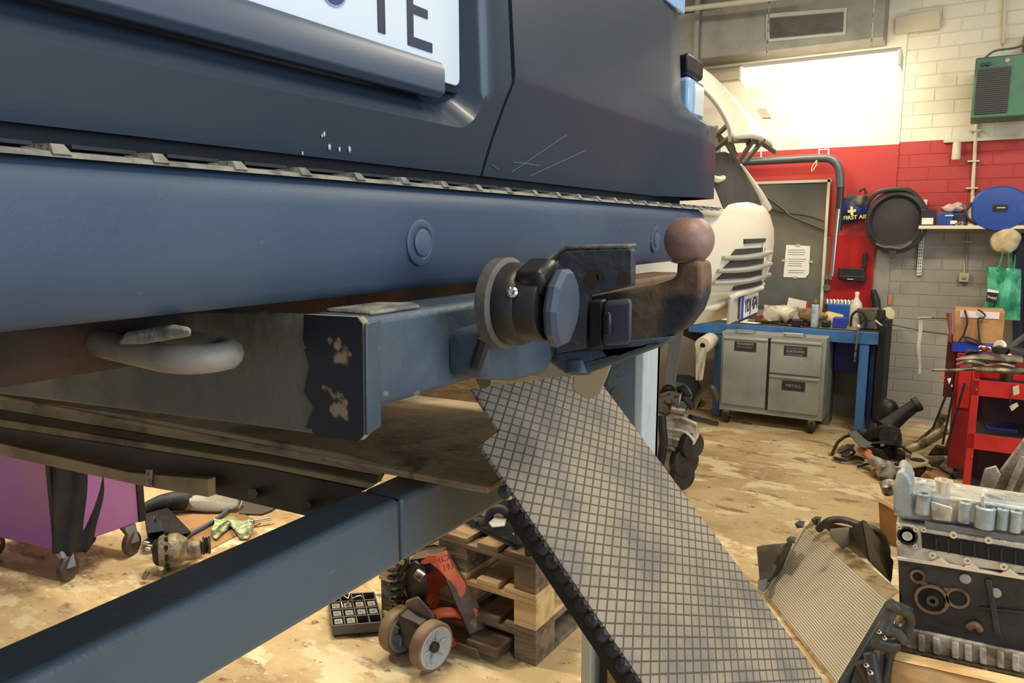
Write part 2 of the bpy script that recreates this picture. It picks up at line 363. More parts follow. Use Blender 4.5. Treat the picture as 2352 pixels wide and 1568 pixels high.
tag(out(MB().curve(PP([(1876, 368), (1866, 382), (1864, 392), (1868, 390), (1875, 378), (1876, 368)], Y=7.07), .004, 6), 'wire_loop', mat('pale_wire', (222, 200, 160), .5)), 'small loop of pale wire hanging from the dark bent pipe', 'wire')
# red board / door leaf with tray
rd = thing('red_cabinet_door', 'flat red metal door panel beside the glassy board', 'door', P(1950, 840, Y=7.25))
rp = [P(1893, 500, Y=7.27), P(2014, 500, Y=7.27)]; z0 = .9
out(MB().prism([V((-.985, 7.27, z0)), V((-.985, 7.27, 1.62)), V((-.615, 7.27, 1.62)), V((-.615, 7.27, z0))], (0, .029, 0)), 'leaf', mat('red_enamel', (176, 24, 22), .35), rd, bev=.004)
out(MB().cyl(P(1899, 660, Y=7.27), P(1899, 660, Y=7.24), .03, n=14), 'round_handle', mat('green_grey_knob', (96, 100, 84), .5), rd)
out(MB().cyl(P(1903, 636, Y=7.27), P(1903, 636, Y=7.24), .022, n=14), 'lock', steel, rd)
tr_ = thing('phone_holder', 'black plastic holder hanging on the red door panel', 'holder', P(1955, 645, Y=7.2))
out(pprism([(1925, 615), (1985, 617), (1988, 648), (1925, 642)], 7.16, .10), 'tray', black, tr_, bev=.006)
out(pprism([(1928, 632), (1985, 634), (1985, 637), (1928, 635)], 7.155, .006), 'rim', mat('dark_grey_rim', (70, 68, 70), .4), tr_)
out(pprism([(1981, 580), (1990, 580), (1989, 618), (1981, 618)], 7.2, .06), 'arm', black, tr_, bev=.004)
out(MB().box(P(1953, 641, Y=7.15), (.05, .004, .006)), 'badge', paper, tr_)
# first aid bag
fa = thing('first_aid_bag', 'blue fabric first aid bag with a yellow cross hung on the red wall', 'bag', P(1960, 520, Y=7.2))
navy = mat('navy_fabric', (44, 58, 120), .85, 0, [((34, 44, 92), 9, .45, .6)], (25, .5))
sag = MB(); rows = []
for j in range(9):
    v = j/8; row = []
    for i in range(9):
        u = i/8; x = 1926+u*72; y = (466+v*54)-u*(14+10*v)-8*math.sin(u*6)*(1-v)
        q = P(x, y, Y=7.27); q.y -= .10*math.sin(math.pi*min(max(u, .04), .96))**.5*math.sin(math.pi*(.12+v*.8))**.6+.01*math.sin(u*19+v*5); row.append(q)
    rows.append(row)
out(sag.grid(rows, (0, .02, 0)), 'bag_body', navy, fa, sub=1)
fl = MB(); rows = []
for j in range(7):
    v = j/6; row = []
    for i in range(9):
        u = i/8; x = 1932+u*64; y = (445+v*30)+abs(u-.5)*14*(1-v)+4*math.sin(u*13+v*4)
        q = P(x, y, Y=7.24-.07*math.sin(math.pi*u)-.015*math.sin(u*17+v*3)); row.append(q)
    rows.append(row)
out(fl.grid(rows, (0, .03, 0)), 'bag_flap', mat('olive_straps', (126, 112, 82), .8, 0, [((66, 66, 84), 8, .46, .55)]), fa, sub=1)
yel = mat('yellow_print', (222, 204, 120), .6)
out(pprism([(1953, 474), (1959, 474), (1959, 481), (1966, 480), (1966, 486), (1960, 487), (1960, 494), (1954, 494), (1953, 488), (1947, 488), (1947, 483), (1953, 482)], 7.145, .003), 'cross', yel, fa)
text('FIRST AID', .047, frameM(P(1966, 499, Y=7.142), (1, 0, .07), (0, 0, 1)), yel, fa, bold=.001)
out(MB().tube(PP([(1972, 440), (1985, 432), (1990, 445)], Y=7.2), .012, 8), 'strap', black, fa)
# black round drip tray
dt = thing('oil_drain_pan', 'large round black plastic pan with a carry handle hung on the wall', 'pan', P(2050, 590, Y=7.2))
c = P(2058, 508, Y=7.14); c.y = 7.22; prof = []
n = 40; L0 = []; 
def ring(r, y, sq=1.0, dy=0): return [V((c.x+r*math.cos(t)*.93, y, c.z+r*sq*math.sin(t)+dy)) for t in [2*math.pi*i/n for i in range(n)]]
tilt = lambda L: L
out(MB().loops([ring(.02, 7.30), ring(.25, 7.30, 1.06), ring(.262, 7.22, 1.06), ring(.255, 7.11, 1.06, -.005), ring(.22, 7.09, 1, .0), ring(.205, 7.105), ring(.195, 7.13), ring(.03, 7.115), ring(.001, 7.115)]), 'pan_body', mat('pan_black', (52, 48, 48), .5, 0, [((40, 38, 38), 4, .45, .6)]), dt)
hm = mat('pan_edge', (62, 58, 56), .5)
out(MB().curve([P(1990, 470, Y=7.13), P(2008, 447, Y=7.1), P(2030, 437, Y=7.09), P(2060, 434, Y=7.09), P(2085, 436, Y=7.1), P(2105, 448, Y=7.12)], .020, 8), 'carry_handle', hm, dt)
out(MB().hull(PP([(2038, 572), (2060, 572), (2054, 594), (2046, 594)], Y=7.1)+PP([(2038, 572), (2060, 572), (2054, 594), (2046, 594)], Y=7.16)), 'spout', hm, dt, bev=.004)
out(MB().curve(PP([(2012, 560), (2030, 567), (2046, 568), (2070, 570), (2095, 556)], Y=7.095), .012, 8), 'lower_rim', mat('pan_rim_grey', (88, 86, 80), .5), dt)
# shelf and what stands on it
sh = thing('wall_shelf', 'cream painted shelf on slotted uprights on the brick wall', 'shelf', P(2230, 530, Y=7.1))
s0 = P(2110, 518, Y=6.98); zt = s0.z
out(MB().ab((s0.x, 6.98, zt-.028), (1.4, WY, zt)), 'board', mat('shelf_cream', (222, 214, 190), .5), sh, bev=.003)
for x in (-.262, .9):
    st = MB().ab((x-.018, WY-.025, zt-.42), (x+.018, WY, zt+.22))
    out(st, 'slotted_upright', white, sh)
    hm_ = MB()
    for i in range(15):
        z = zt-.40+i*.028
        for dx in (-.008, .008): hm_.box((x+dx, WY-.0265, z), (.005, .004, .015))
    out(hm_, 'slots', blackhole, sh)
    out(MB().prism([V((x, 7.0, zt-.028)), V((x, 7.275, zt-.028)), V((x, 7.275, zt-.10))], (.006, 0, 0)), 'bracket', white, sh)
k = thing('boxed_part', 'small dark box in film with a white label at the left shelf end', 'box', P(2125, 518, Y=7.05))
out(MB().ab((-.272, 7.0, zt), (-.165, 7.12, zt+.13)), 'carton', mat('dark_carton', (44, 40, 42), .4, 0, [((110, 104, 100), 10, .56, .62)]), k, bev=.004)
out(MB().ab((-.262, 6.996, zt+.01), (-.18, 7.0, zt+.062)), 'label', paper, k)
k = thing('blue_case', 'low blue plastic case lying on the shelf beside the dark box', 'box', P(2165, 518, Y=7.05))
out(MB().ab((-.155, 6.99, zt), (-.04, 7.15, zt+.105)), 'case_body', mat('shelf_blue', (34, 68, 140), .45), k, bev=.012)
out(MB().ab((-.04, 6.995, zt), (.055, 7.15, zt+.1)), 'case_end', mat('navy_black', (34, 34, 56), .45), k, bev=.012)
out(MB().ab((-.06, 6.984, zt+.012), (-.018, 6.993, zt+.04)), 'label', paper, k)
out(MB().ab((-.1, 6.984, zt+.075), (-.04, 6.992, zt+.084)), 'marking', paper, k)
f = MB().sph((-.04, 7.07, zt+.135), .1, (.95, .6, .35), u=18, v=12).jit(.03, 22)
tag(out(f, 'plastic_bag', mat('pinkish_film', (188, 160, 146), .25, 0, [((90, 90, 130), 12, .5, .6)])), 'crumpled clear bag lying on top of the blue case', 'bag')
k = thing('squeeze_bottle', 'orange and white squeeze bottle standing on the shelf', 'bottle', (.085, 7.03, zt))
out(MB().lathe([(.031, 0), (.033, .01), (.033, .12), (.026, .155), (.013, .17), (.013, .175)], (.085, 7.03, zt), n=20), 'bottle_body', mat('cream_plastic', (222, 196, 160), .4), k)
out(MB().lathe([(.0335, 0), (.0345, .002), (.0345, .045), (.0335, .047)], (.085, 7.03, zt+.015), n=20), 'label', mat('orange_label', (200, 100, 60), .5), k)
out(MB().lathe([(.016, 0), (.016, .02), (.013, .025), (.012, .055), (.004, .062)], (.085, 7.03, zt+.172), n=16), 'cap', mat('cap_beige', (200, 190, 160), .5), k)
# blue hose reel
k = thing('cable_reel', 'round blue cable reel on the shelf at the right edge', 'reel', (.28, 7.08, zt))
c0 = P(2297, 478, Y=7.0); bc = mat('reel_blue', (36, 72, 150), .45); N_ = 28
out(MB().loops([[V((c0.x+r*1.0*math.cos(t)*(1+.06*math.cos(3*t)), y, c0.z-.005+r*.86*math.sin(t))) for t in [2*math.pi*i/N_ for i in range(N_)]] for r, y in ((.002, 6.965), (.10, 6.965), (.19, 6.975), (.205, 6.99), (.205, 7.02), (.02, 7.02))]), 'front_disc', bc, k)
out(MB().loops([[V((c0.x+r*math.cos(t), y, c0.z-.005+r*.86*math.sin(t))) for t in [2*math.pi*i/N_ for i in range(N_)]] for r, y in ((.002, 7.0), (.17, 7.0), (.17, 7.15), (.205, 7.16), (.205, 7.18), (.002, 7.18))]), 'drum', mat('reel_dark', (40, 38, 52), .5), k)
out(MB().prism([V((c0.x+x, 6.966, c0.z+z)) for x, z in rrect(-.05, -.028, .05, .028, .014)], (0, -.006, 0)), 'badge', black, k, bev=.002)
out(MB().box((c0.x+.005, 6.958, c0.z+.003), (.055, .002, .006)), 'badge_mark', paper, k)
out(MB().curve([(c0.x-.19, 7.0, zt+.18), (c0.x-.23, 7.0, zt+.10), (c0.x-.18, 6.99, zt+.03), (c0.x-.10, 6.99, zt+.015), (c0.x, 6.985, zt+.02)], .011, 8), 'foot_frame', black, k)
tag(out(MB().sph(P(2103-0+36, 519, Y=6.99)+V((.20, 0, .02)), .03, (1.2, .7, .6)).jit(.02, 40), 'foil_wrapper', chrome), 'small shiny foil wrapper at the foot of the blue reel', 'wrapper')
# conduit, lamp box, socket
cw = mat('conduit_white', (206, 196, 172), .5)
k = thing('wall_conduit', 'pale conduit climbing the brick wall from the shelf to the heater', 'conduit', (.0, 7.28, 1.7))
out(MB().tube([P(2231, 515, Y=7.29), P(2235, 420, Y=7.29), P(2243, 280, Y=7.29)], .014, 8), 'conduit', cw, k)
for y in (300, 370, 432): out(MB().box(P(2240-(y-300)*.06, y, Y=7.285), (.085, .03, .012)), 'clip', cw, k)
k = thing('wall_trunking', 'thin pale cable trunking along the top of the red brick band', 'trunking', P(2250, 328, Y=7.28))
out(MB().prism([V((-.16, 7.28, 2.375)), V((1.5, 7.28, 2.375)), V((1.5, 7.28, 2.4)), V((-.16, 7.28, 2.4))], (0, .03, 0)), 'trunking', cw, k)
out(MB().lathe([(.028, 0), (.033, .01), (.031, .13), (.026, .14)], P(2195, 367, Y=7.25), n=14), 'end_socket', mat('old_white', (214, 200, 172), .5), k)
k = thing('wall_switch', 'small cream switch box with its cable on the grey bricks', 'switch', P(2214, 645, Y=7.28))
out(MB().box(P(2214, 637, Y=7.28), (.075, .05, .075)), 'switch_box', mat('switch_cream', (190, 180, 154), .5), k, bev=.008)
out(MB().box(P(2214, 638, Y=7.25), (.03, .012, .022)), 'rocker', mat('switch_rocker', (150, 138, 120), .4), k, bev=.003)
out(MB().tube([P(2214, 628, Y=7.3), P(2215, 605, Y=7.3)], .006, 8), 'short_cable', cw, k)
out(MB().tube([P(2219, 628, Y=7.3), P(2222, 535, Y=7.3)], .007, 8), 'cable', mat('cable_grey', (150, 142, 124), .5), k)
out(MB().box(P(2221, 555, Y=7.3), (.08, .02, .01)), 'clip', cw, k)
tag(out(MB().tube([P(2311, -40, Y=7.28), P(2305, 100, Y=7.28)], .012, 8), 'wall_conduit', cw), 'short pale conduit coming down to the heater junction box', 'conduit')
# green heater
k = thing('fan_heater', 'green fan heater with black grille high on the white bricks', 'heater', P(2290, 270, Y=7.0))
gr = mat('heater_green', (66, 118, 88), .5, 0, [((54, 100, 76), 5, .45, .6)])
a = P(2240, 150, Y=6.86); b_ = P(2226, 268, Y=6.86); x0 = a.x; x1 = P(2333, 130, Y=6.86).x; zt2 = 2.95; zb2 = 2.50
out(MB().ab((x0, 6.86, zb2), (x1+.16, 7.2, zt2)), 'housing', gr, k, bev=.012)
out(MB().ab((x0+.02, 6.853, zb2+.03), (x1-.02, 6.86, zt2-.085)), 'grille', mat('heater_mesh', (46, 48, 46), .5), k)
fr = MB()
for i in range(22):
    z = zb2+.035+i*(zt2-zb2-.12)/22; fr.box(((x0+x1)/2, 6.85, z), (x1-x0-.05, .006, .004))
out(fr, 'grille_slats', mat('slat_grey', (66, 70, 66), .5), k)
for x in (.05, .085): out(MB().cyl((x0+x, 6.86, zt2-.055), (x0+x, 6.84, zt2-.055), .014, n=12), 'control_knob', black, k)
out(MB().cyl((x1-.05, 6.86, zt2-.04), (x1-.05, 6.855, zt2-.04), .016, n=12), 'badge', mat('pink_sticker', (190, 150, 140), .5), k)
out(MB().curve([(x0+.06, 6.9, zt2), (x0+.12, 6.93, zt2+.05), (x0+.24, 7.0, zt2+.07), (x0+.30, 7.1, zt2+.1)], .008, 8), 'supply_cable', mat('cable_green_grey', (90, 96, 84), .5), k)
out(MB().box((x0+.36, 7.18, zt2+.14), (.11, .2, .12)), 'junction_box', mat('junction_grey', (110, 108, 96), .6), k, bev=.008)
out(MB().ab((x0+.1, 7.18, zb2+.1), (x1-.1, WY, zt2-.1)), 'wall_bracket', steel, k)
# cap and green bag, dark coat
k = tag(out(MB().lathe([(.001, .06), (.05, .055), (.09, .02), (.095, -.02), (.10, -.045), (.07, -.05), (.001, -.05)], P(2310, 553, Y=6.96), (0, -1, 0), n=24).jit(.012, 12), 'sun_hat', mat('cream_cap', (204, 188, 148), .8, 0, [((180, 160, 120), 12, .45, .6)])), 'round cream cap hung from the shelf edge above the green bag', 'cap')
gb = thing('plastic_bag', 'green plastic carrier bag hanging under the cream cap', 'bag', P(2305, 720, Y=6.93))
gm = mat('green_film', (64, 158, 118), .3, 0, [((96, 186, 146), 7, .5, .6), ((44, 120, 92), 5, .52, .62)], (12, .8))
rows = []
for j in range(13):
    v = j/12; row = []
    for i in range(13):
        u = i/12; xl = 2264+4*math.sin(v*5)-(14 if v > .75 else 0)*(v-.75)*4*.8; xr = 2346-3*v
        x = xl+(xr-xl)*u; y = 612+v*118+6*u
        row.append(P(x, y, Y=6.95-.07*math.sin(math.pi*u)*math.sin(math.pi*(.1+.85*v))-.022*math.sin(u*11+v*3)-.012*math.sin(u*23+v*9)))
    rows.append(row)
out(MB().grid(rows, (0, .05, 0)), 'bag_body', gm, gb)
for x0_, x1_, y1_ in ((2292, 2304, 570), (2318, 2313, 570), (2328, 2331, 585)):
    out(MB().curve([P(x0_, 620, Y=6.93), P((x0_+x1_)/2+2, 595, Y=6.93), P(x1_, y1_, Y=6.94)], [.024, .014, .008], 8, flat=.4), 'bag_handle', gm, gb)
out(MB().prism(PP([(2268, 670), (2293, 673), (2289, 698), (2265, 691)], Y=6.868), (0, .006, 0)), 'logo_patch', black, gb, bev=.002)
out(MB().prism(PP([(2269, 663), (2294, 668), (2293, 673), (2268, 670)], Y=6.868), (0, .004, 0)), 'logo_tab', paper, gb)
text('lneal', .034, frameM(P(2279, 683, Y=6.862), (1, 0, -.22), (.22, 0, 1)), paper, gb)
rows = []
for j in range(10):
    v = j/9; rows.append([P(2326+i*12, 540+v*270-i*3, Y=7.12-.05*math.sin(i*1.7+v*2)) for i in range(6)])
tag(out(MB().grid(rows, (0, .06, 0)), 'work_coat', mat('dark_coat', (38, 40, 50), .9), sub=1), 'dark work coat hanging behind the green bag at the right edge', 'coat')
tag(out(MB().hull(PP([(2040, 678), (2050, 676), (2048, 697), (2040, 700)], Y=7.29)+PP([(2040, 678), (2050, 676)], Y=7.31)), 'wall_tag', mat('orange_tag', (196, 130, 80), .7)), 'small orange tag stuck on the wall edge right of the workbench', 'tag')
tag(out(MB().curve(PP([(2005, 665), (2012, 690), (2014, 730), (2008, 755)], Y=7.2), [.02, .034, .036, .03], 10), 'work_glove', rubber), 'long black glove hanging beside the red door panel', 'glove')
# ---------------------------------------------------------------- dark blue van (rear corner)
paint = mat('dark_blue_van_paint', (44, 56, 70), .36, 0, [((50, 62, 76), 3, .45, .65)], coat=.15)
bplast = mat('blue_grey_bumper', (54, 72, 94), .5, 0, [((62, 80, 100), 5, .45, .65), ((124, 130, 134), 60, .70, .76)], (300, .05))
van = thing('van', 'dark blue van raised on the lift, rear corner with number plate and tow bar', 'van', (-.6, .8, 1.25))
Z0 = 1.65
def gx(z):                      # rear face profile: X at height
    if z >= 1.85: return -.515 - .06*(z-1.85)
    return -.515 - .035*(1.85-z)/.13
def seam(z):
    if z > 1.842: return .870
    t = max(0, min(1, (1.842-z)/.118)); return .870-.028*t-.004*math.sin(t*math.pi)
# tailgate / door with number-plate recess
zb, zt_ = 1.722, 2.45; YL = -.75; n = 8
def rr(y0, z0, y1, z1, r): return rrect(y0, z0, y1, z1, r, n)
hole = rr(-.45, 1.775, .812, 2.3, .045); inner = rr(-.42, 1.822, .775, 2.26, .03)
rim = rr(-.445, 1.781, .806, 2.294, .042)
def outer(y, z, i, N):          # project hole loop to door boundary
    k = i//(n+1); j = i % (n+1); t = j/n
    cs = [((.812-.045, zb), (seam(zb), zb), (seam(1.842), 1.842)), ((seam(2.25), 2.25), (seam(zt_), zt_), (.767, zt_)), ((-.4, zt_), (YL, zt_), (YL, 2.25)), ((YL, 1.82), (YL, zb), (-.4, zb))][k]
    if t <= .5: a, b, u = cs[0], cs[1], t*2
    else: a, b, u = cs[1], cs[2], t*2-1
    yy = a[0]+(b[0]-a[0])*u; zz = a[1]+(b[1]-a[1])*u
    if k in (0, 1) and yy > .8: yy = seam(zz)-.003
    return V((gx(zz), yy, zz))
N_ = len(hole)
ol = [outer(y, z, i, N_) for i, (y, z) in enumerate(hole)]
L1 = [V((gx(z)+.0, y, z)) for y, z in hole]; L2 = [V((gx(z)-.008, y, z)) for y, z in rim]; L3 = [V((-.590-.05*(z-1.82), y, z)) for y, z in inner]
mid = [a.lerp(b, .5) for a, b in zip(ol, L1)]
for m_ in mid: m_.x = gx(m_.z)
dm = MB().loops([[v+V((-.03, 0, .004)) for v in ol], ol, mid, L1, L2, L3]); dm.bm.faces.new([dm.bm.verts.new(p) for p in L3])
out(dm, 'rear_door', paint, van, ang=50)
# quarter panel wrapping to the side
def flare(z): return max(0, min(1, (1.915-z)/.03))
rows = []
for z in (1.722, 1.735, 1.77, 1.81, 1.842, 1.853, 1.88, 1.90, 1.925, 1.98, 2.1, 2.3, 2.6, 3.0):
    x = gx(z); f = flare(z)*.07; s_ = seam(z)+.003; row = [V((x-.03, s_, z)), V((x, s_, z))]
    for y, dx in ((1.0, 0), (1.3, 0), (1.5, -.002), (1.6+f*.2, -.012+f*.5), (1.665+f*.8, -.035+f*.9), (1.70+f*1.1, -.08+f*.9), (1.715+f*1.3, -.16+f*.5), (1.72+f*1.2, -.35), (1.73+f*.5, -.9), (1.73, -2.2), (1.73, -4.2)):
        row.append(V((x+dx+(f/.07*(-.515-x) if 1.6 < y < 1.76 else 0), y, z)))
    rows.append(row)
out(MB().grid(rows), 'quarter_panel', paint, van, ang=50)
scr = MB()
for a, b in (((1175, 395), (1300, 310)), ((1215, 405), (1345, 345)), ((1240, 380), (1180, 372)), ((1130, 378), (1145, 390))):
    p = onsurf(a[0], a[1], lambda y, z: gx(z)+.0008); q = onsurf(b[0], b[1], lambda y, z: gx(z)+.0008); d_ = (q-p).normalized(); s_ = d_.cross(V((1, 0, 0)))*.0005
    scr.prism([p-s_, q-s_, q+s_, p+s_], (.0003, 0, 0))
out(scr, 'scratches', mat('scratch_grey', (90, 102, 112), .6), van)
chip = MB()
for i, (x, y) in enumerate(((740, 312), (780, 343), (803, 343), (695, 352), (745, 308), (757, 338))):
    p = onsurf(x, y, lambda y, z: gx(z)+.001); chip.sph(p, .0016+.0006*(i % 3), (.3, .7, 1.2), u=8, v=6)
out(chip, 'paint_chips', mat('chip_white', (170, 176, 180), .5), van)
# gap behind the bumper and underbody
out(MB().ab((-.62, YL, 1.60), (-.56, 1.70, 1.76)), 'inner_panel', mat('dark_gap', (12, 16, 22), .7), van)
out(MB().ab((-4.2, -.3, 1.52), (-.66, 1.66, 1.9)), 'underbody', mat('rusty_underbody', (52, 42, 32), .85, 0, [((86, 56, 34), 5, .48, .62), ((36, 32, 28), 12, .5, .6)], (18, .6)), van, bev=.02)
# rear bumper with ribbed step
prof = [(-.60, .052), (-.500, .050), (-.484, .046), (-.474, .038), (-.471, .02), (-.472, -.02), (-.478, -.05), (-.488, -.060), (-.52, -.062), (-.60, -.055)]
rows = []
for y, ins, up_ in ((-.8, 0, 0), (0, 0, 0), (.5, 0, 0), (1.0, 0, 0), (1.3, 0, 0), (1.5, .002, 0), (1.62, .01, .004), (1.70, .03, .01), (1.75, .07, .014), (1.78, .14, .016), (1.785, .22, .018)):
    rows.append([V((x-ins, y, Z0+z+(up_ if z < 0 else 0))) for x, z in prof])
out(MB().loops(rows), 'bumper', bplast, van, ang=50)
sl = MB(); ribs = []
for i in range(-4, 22):
    y = .323+i*.0663
    if y > 1.72: break
    ribs.append(MB().hull([V((-.470, y-.006, Z0+.046)), V((-.470, y+.006, Z0+.046)), V((-.476, y-.004, Z0+.0525)), V((-.476, y+.004, Z0+.0525)), V((-.55, y-.006, Z0+.0555)), V((-.55, y+.006, Z0+.0555)), V((-.55, y-.007, Z0+.048)), V((-.55, y+.007, Z0+.048))]))
    sl.ab((-.545, y+.012, Z0+.051), (-.482, y+.055, Z0+.0535))
dusty = mat('dusty_step_edge', (134, 132, 120), .75, 0, [((90, 92, 92), 40, .45, .6)], (80, .5))
for rb in ribs: out(rb, 'step_rib', dusty, van)
out(sl, 'step_slots', mat('slot_dark', (30, 34, 40), .7), van)
out(MB().prism([V((-.4705, -.8, Z0+.044)), V((-.4735, -.8, Z0+.0475)), V((-.50, -.8, Z0+.0515)), V((-.50, -.8, Z0+.047))], (0, 2.5, 0)), 'step_edge', dusty, van)
for y, z in ((.609, 1.638), (1.302, 1.634)):
    s_ = out(MB().lathe([(.0235, -.002), (.0235, .0008), (.0215, .002), (.0165, .002), (.0155, .0012), (.001, .0012)], (-.4715, y, z), (1, 0, 0), 28), 'parking_sensor', bplast, van)
    out(MB().lathe([(.0135, 0), (.0135, .0032), (.0128, .0036), (.001, .0036)], (-.4715, y, z), (1, 0, 0), 28), 'sensor_eye', mat('sensor_ring', (72, 86, 108), .45), s_)
# number plate and its holder
pl_ = out(MB().prism([V((-.552, y, z)) for y, z in rrect(.36, 1.828, .793, 1.946, .010)], (.0035, 0, 0)), 'number_plate', mat('plate_white', (206, 218, 230), .35), van, bev=.001, label='white number plate with dark raised characters')
out(MB().prism([V((-.5555, y, z)) for y, z in rrect(.352, 1.820, .801, 1.954, .012)], (.0028, 0, 0)), 'plate_backing', mat('plate_edge_black', (22, 28, 40), .4), van)
ink = mat('plate_ink', (46, 56, 76), .4)
plM = lambda y, z: frameM((-.5483, y, z), (0, 1, 0), (0, 0, 1))
st = MB()
def bar(a, b, c_, d): st.ab((-.5487, a, b), (-.5474, c_, d))
bar(.640, 1.860, .652, 1.935); bar(.620, 1.925, .672, 1.936)       # T
st.prism([V((-.5487, y_, z_)) for y_, z_ in ((.690, 1.857), (.736, 1.857), (.736, 1.868), (.701, 1.868), (.701, 1.893), (.728, 1.893), (.728, 1.903), (.701, 1.903), (.701, 1.926), (.736, 1.926), (.736, 1.936), (.690, 1.936))], (.0013, 0, 0))   # E
out(st, 'plate_characters', ink, pl_, bev=.0004)
out(MB().cyl((-.5490, .574, 1.890), (-.5470, .574, 1.890), .0185, n=32), 'seal_sticker', mat('seal_blue', (40, 66, 120), .4), pl_)
out(MB().lathe([(.0185, 0), (.0185, .0012), (.0205, .0012), (.0205, 0)], (-.5487, .574, 1.890), (1, 0, 0), 32), 'seal_rim', mat('seal_rim', (150, 160, 180), .4), pl_)
out(MB().prism([V((x, .20, z)) for x, z in ((-.57, 1.848), (-.541, 1.847), (-.536, 1.838), (-.536, 1.812), (-.545, 1.806), (-.575, 1.812))], (0, .545, 0)), 'plate_holder', mat('holder_blue_black', (64, 78, 98), .4), van, bev=.0015)
# tail lights; a blue reflection is put into the clear lens colour
lens = mat('clear_lens', (150, 190, 230), .15, 0, coat=.6)
tl_ = out(MB().prism([V((x, y, 0)) + V((0, 0, 1.905)) for x, y in ((-.535, 1.66), (-.535, 1.775), (-.565, 1.815), (-.64, 1.815), (-.70, 1.72))], (0, 0, .085)), 'tail_light', lens, van, bev=.01, label='side lamp lens coloured with a pale blue reflection')
out(MB().prism([V((x, y, 1.995)) for x, y in ((-.538, 1.66), (-.538, 1.77), (-.566, 1.805), (-.64, 1.805), (-.70, 1.72))], (0, 0, .045)), 'lamp_cap', black, van, bev=.008)
out(MB().prism([onsurf(x, y, lambda y_, z_: gx(z_)-.002-.8*max(0, y_-1.6)) + V((0, 0, 0)) for x, y in ((1528, -60), (1524, 0), (1566, 34), (1572, -60))], (.006, 0, 0)), 'upper_light', lens, van, bev=.002)
# wheel hidden behind
out(MB().lathe([(.2, -.1), (.33, -.1), (.35, -.06), (.35, .06), (.33, .1), (.2, .1)], (-1.6, 1.50, 1.26+.35), (0, 1, 0), 40), 'rear_wheel', rubber, van)
# ---- tow bar
tb = out(MB().quadbox([V((x, y, z)) for z in (1.492, 1.577) for x, y in ((-.50, .474), (-.432, .474), (-.432, .80), (-.50, .80))]), 'tow_bar',
         mat('tow_bar_blue_black', (58, 74, 90), .5, .1, [((72, 86, 98), 9, .45, .6), ((134, 130, 118), 28, .655, .7)], (60, .2)), van, bev=.008)
towm = MATS['tow_bar_blue_black']
out(MB().ab((-.50, .802, 1.495), (-.434, 1.36, 1.573)), 'far_tow_bar', mat('rust_brown_bar', (104, 78, 54), .7, .1, [((70, 58, 48), 12, .5, .62)]), tb, bev=.006)
fb = P(0, 905, Y=.466); poly = [P(824, 728, Y=.466), P(835, 740, Y=.466), P(838, 1000, Y=.466), P(828, 1013, Y=.466), P(560, 975, Y=.466), P(0, 905, Y=.466), P(-150, 888, Y=.466), P(-150, 740, Y=.466), P(500, 712, Y=.466)]
out(MB().prism(poly, (0, .009, 0)), 'side_arm', mat('dirty_tow_plate', (150, 142, 118), .65, .05, [((104, 102, 90), 4, .45, .58), ((176, 160, 134), 5, .55, .68), ((118, 76, 52), 16, .66, .72)], (40, .3)), tb, bev=.003, label='dirty side plate of the tow bar')
pm_ = mat('chipped_black_paint', (20, 26, 36), .45, 0, [((150, 130, 100), 24, .57, .60)])
out(MB().prism(PP([(700, 722), (822, 728), (833, 742), (836, 1000), (826, 1012), (735, 1003), (705, 980), (722, 935), (700, 900), (712, 840), (698, 790)], Y=.4655), (0, -.0012, 0)), 'black_paint_patch', pm_, tb, label='black chipped paint at the end of the side plate')
out(MB().prism([P(836, 742, Y=.466), P(838, 1000, Y=.466), P(838, 1000, Y=.466)+V((-.01, .03, 0)), P(836, 742, Y=.466)+V((-.01, .03, 0))], (.003, .0, 0)), 'end_flange', towm, tb, bev=.003)
out(MB().prism([V((-.436, .49, 1.5765)), V((-.436, .56, 1.5765)), V((-.455, .575, 1.5765)), V((-.49, .56, 1.5765)), V((-.49, .49, 1.5765))], (0, 0, .004)), 'weld_plate', dusty, tb, bev=.002)
# lower gusset under the socket
out(MB().hull([V((-.440+dx, y, z)) for dx in (0, .05) for y, z in ((.60, 1.505), (.66, 1.492), (.735, 1.490), (.775, 1.515), (.79, 1.56), (.60, 1.55))]), 'gusset', towm, tb, bev=.01)
# tow arm and ball
AY = .752
am = mat('rusty_black_tow_arm', (66, 62, 56), .6, .1, [((96, 84, 66), 6, .48, .62), ((124, 90, 64), 10, .60, .70), ((36, 40, 48), 7, .6, .66)], (40, .35))
side = [(1335, 700), (1350, 682), (1400, 672), (1440, 664), (1500, 654), (1548, 640), (1556, 612), (1558, 598), (1613, 598), (1616, 640), (1614, 676), (1600, 715), (1572, 752), (1535, 776), (1490, 790), (1430, 802), (1340, 806)]
arm = out(MB().prism(PP(side, Y=AY), (0, .036, 0)), 'tow_arm', am, tb, bev=.006, seg=3)
nk = P(1587, 615, Y=.77)
out(MB().lathe([(.0145, -.03), (.0140, .0), (.0136, .012), (.0136, .022)], nk, (0, 0, 1), 24), 'neck', am, arm)
bc_ = P(1583, 552, Y=.772); r = .0262
out(MB().lathe([(.0136, -r*.92), (.0185, -r*.86)]+[(r*math.cos(math.radians(a)), r*math.sin(math.radians(a))) for a in range(-50, 61, 8)]+[(.0125, r*.885), (.001, r*.9)], bc_, (0, 0, 1), 40), 'tow_ball', mat('rusty_tow_ball', (146, 118, 106), .5, .15, [((120, 92, 82), 14, .45, .6), ((146, 104, 80), 22, .56, .66)], (50, .15)), arm, ang=60)
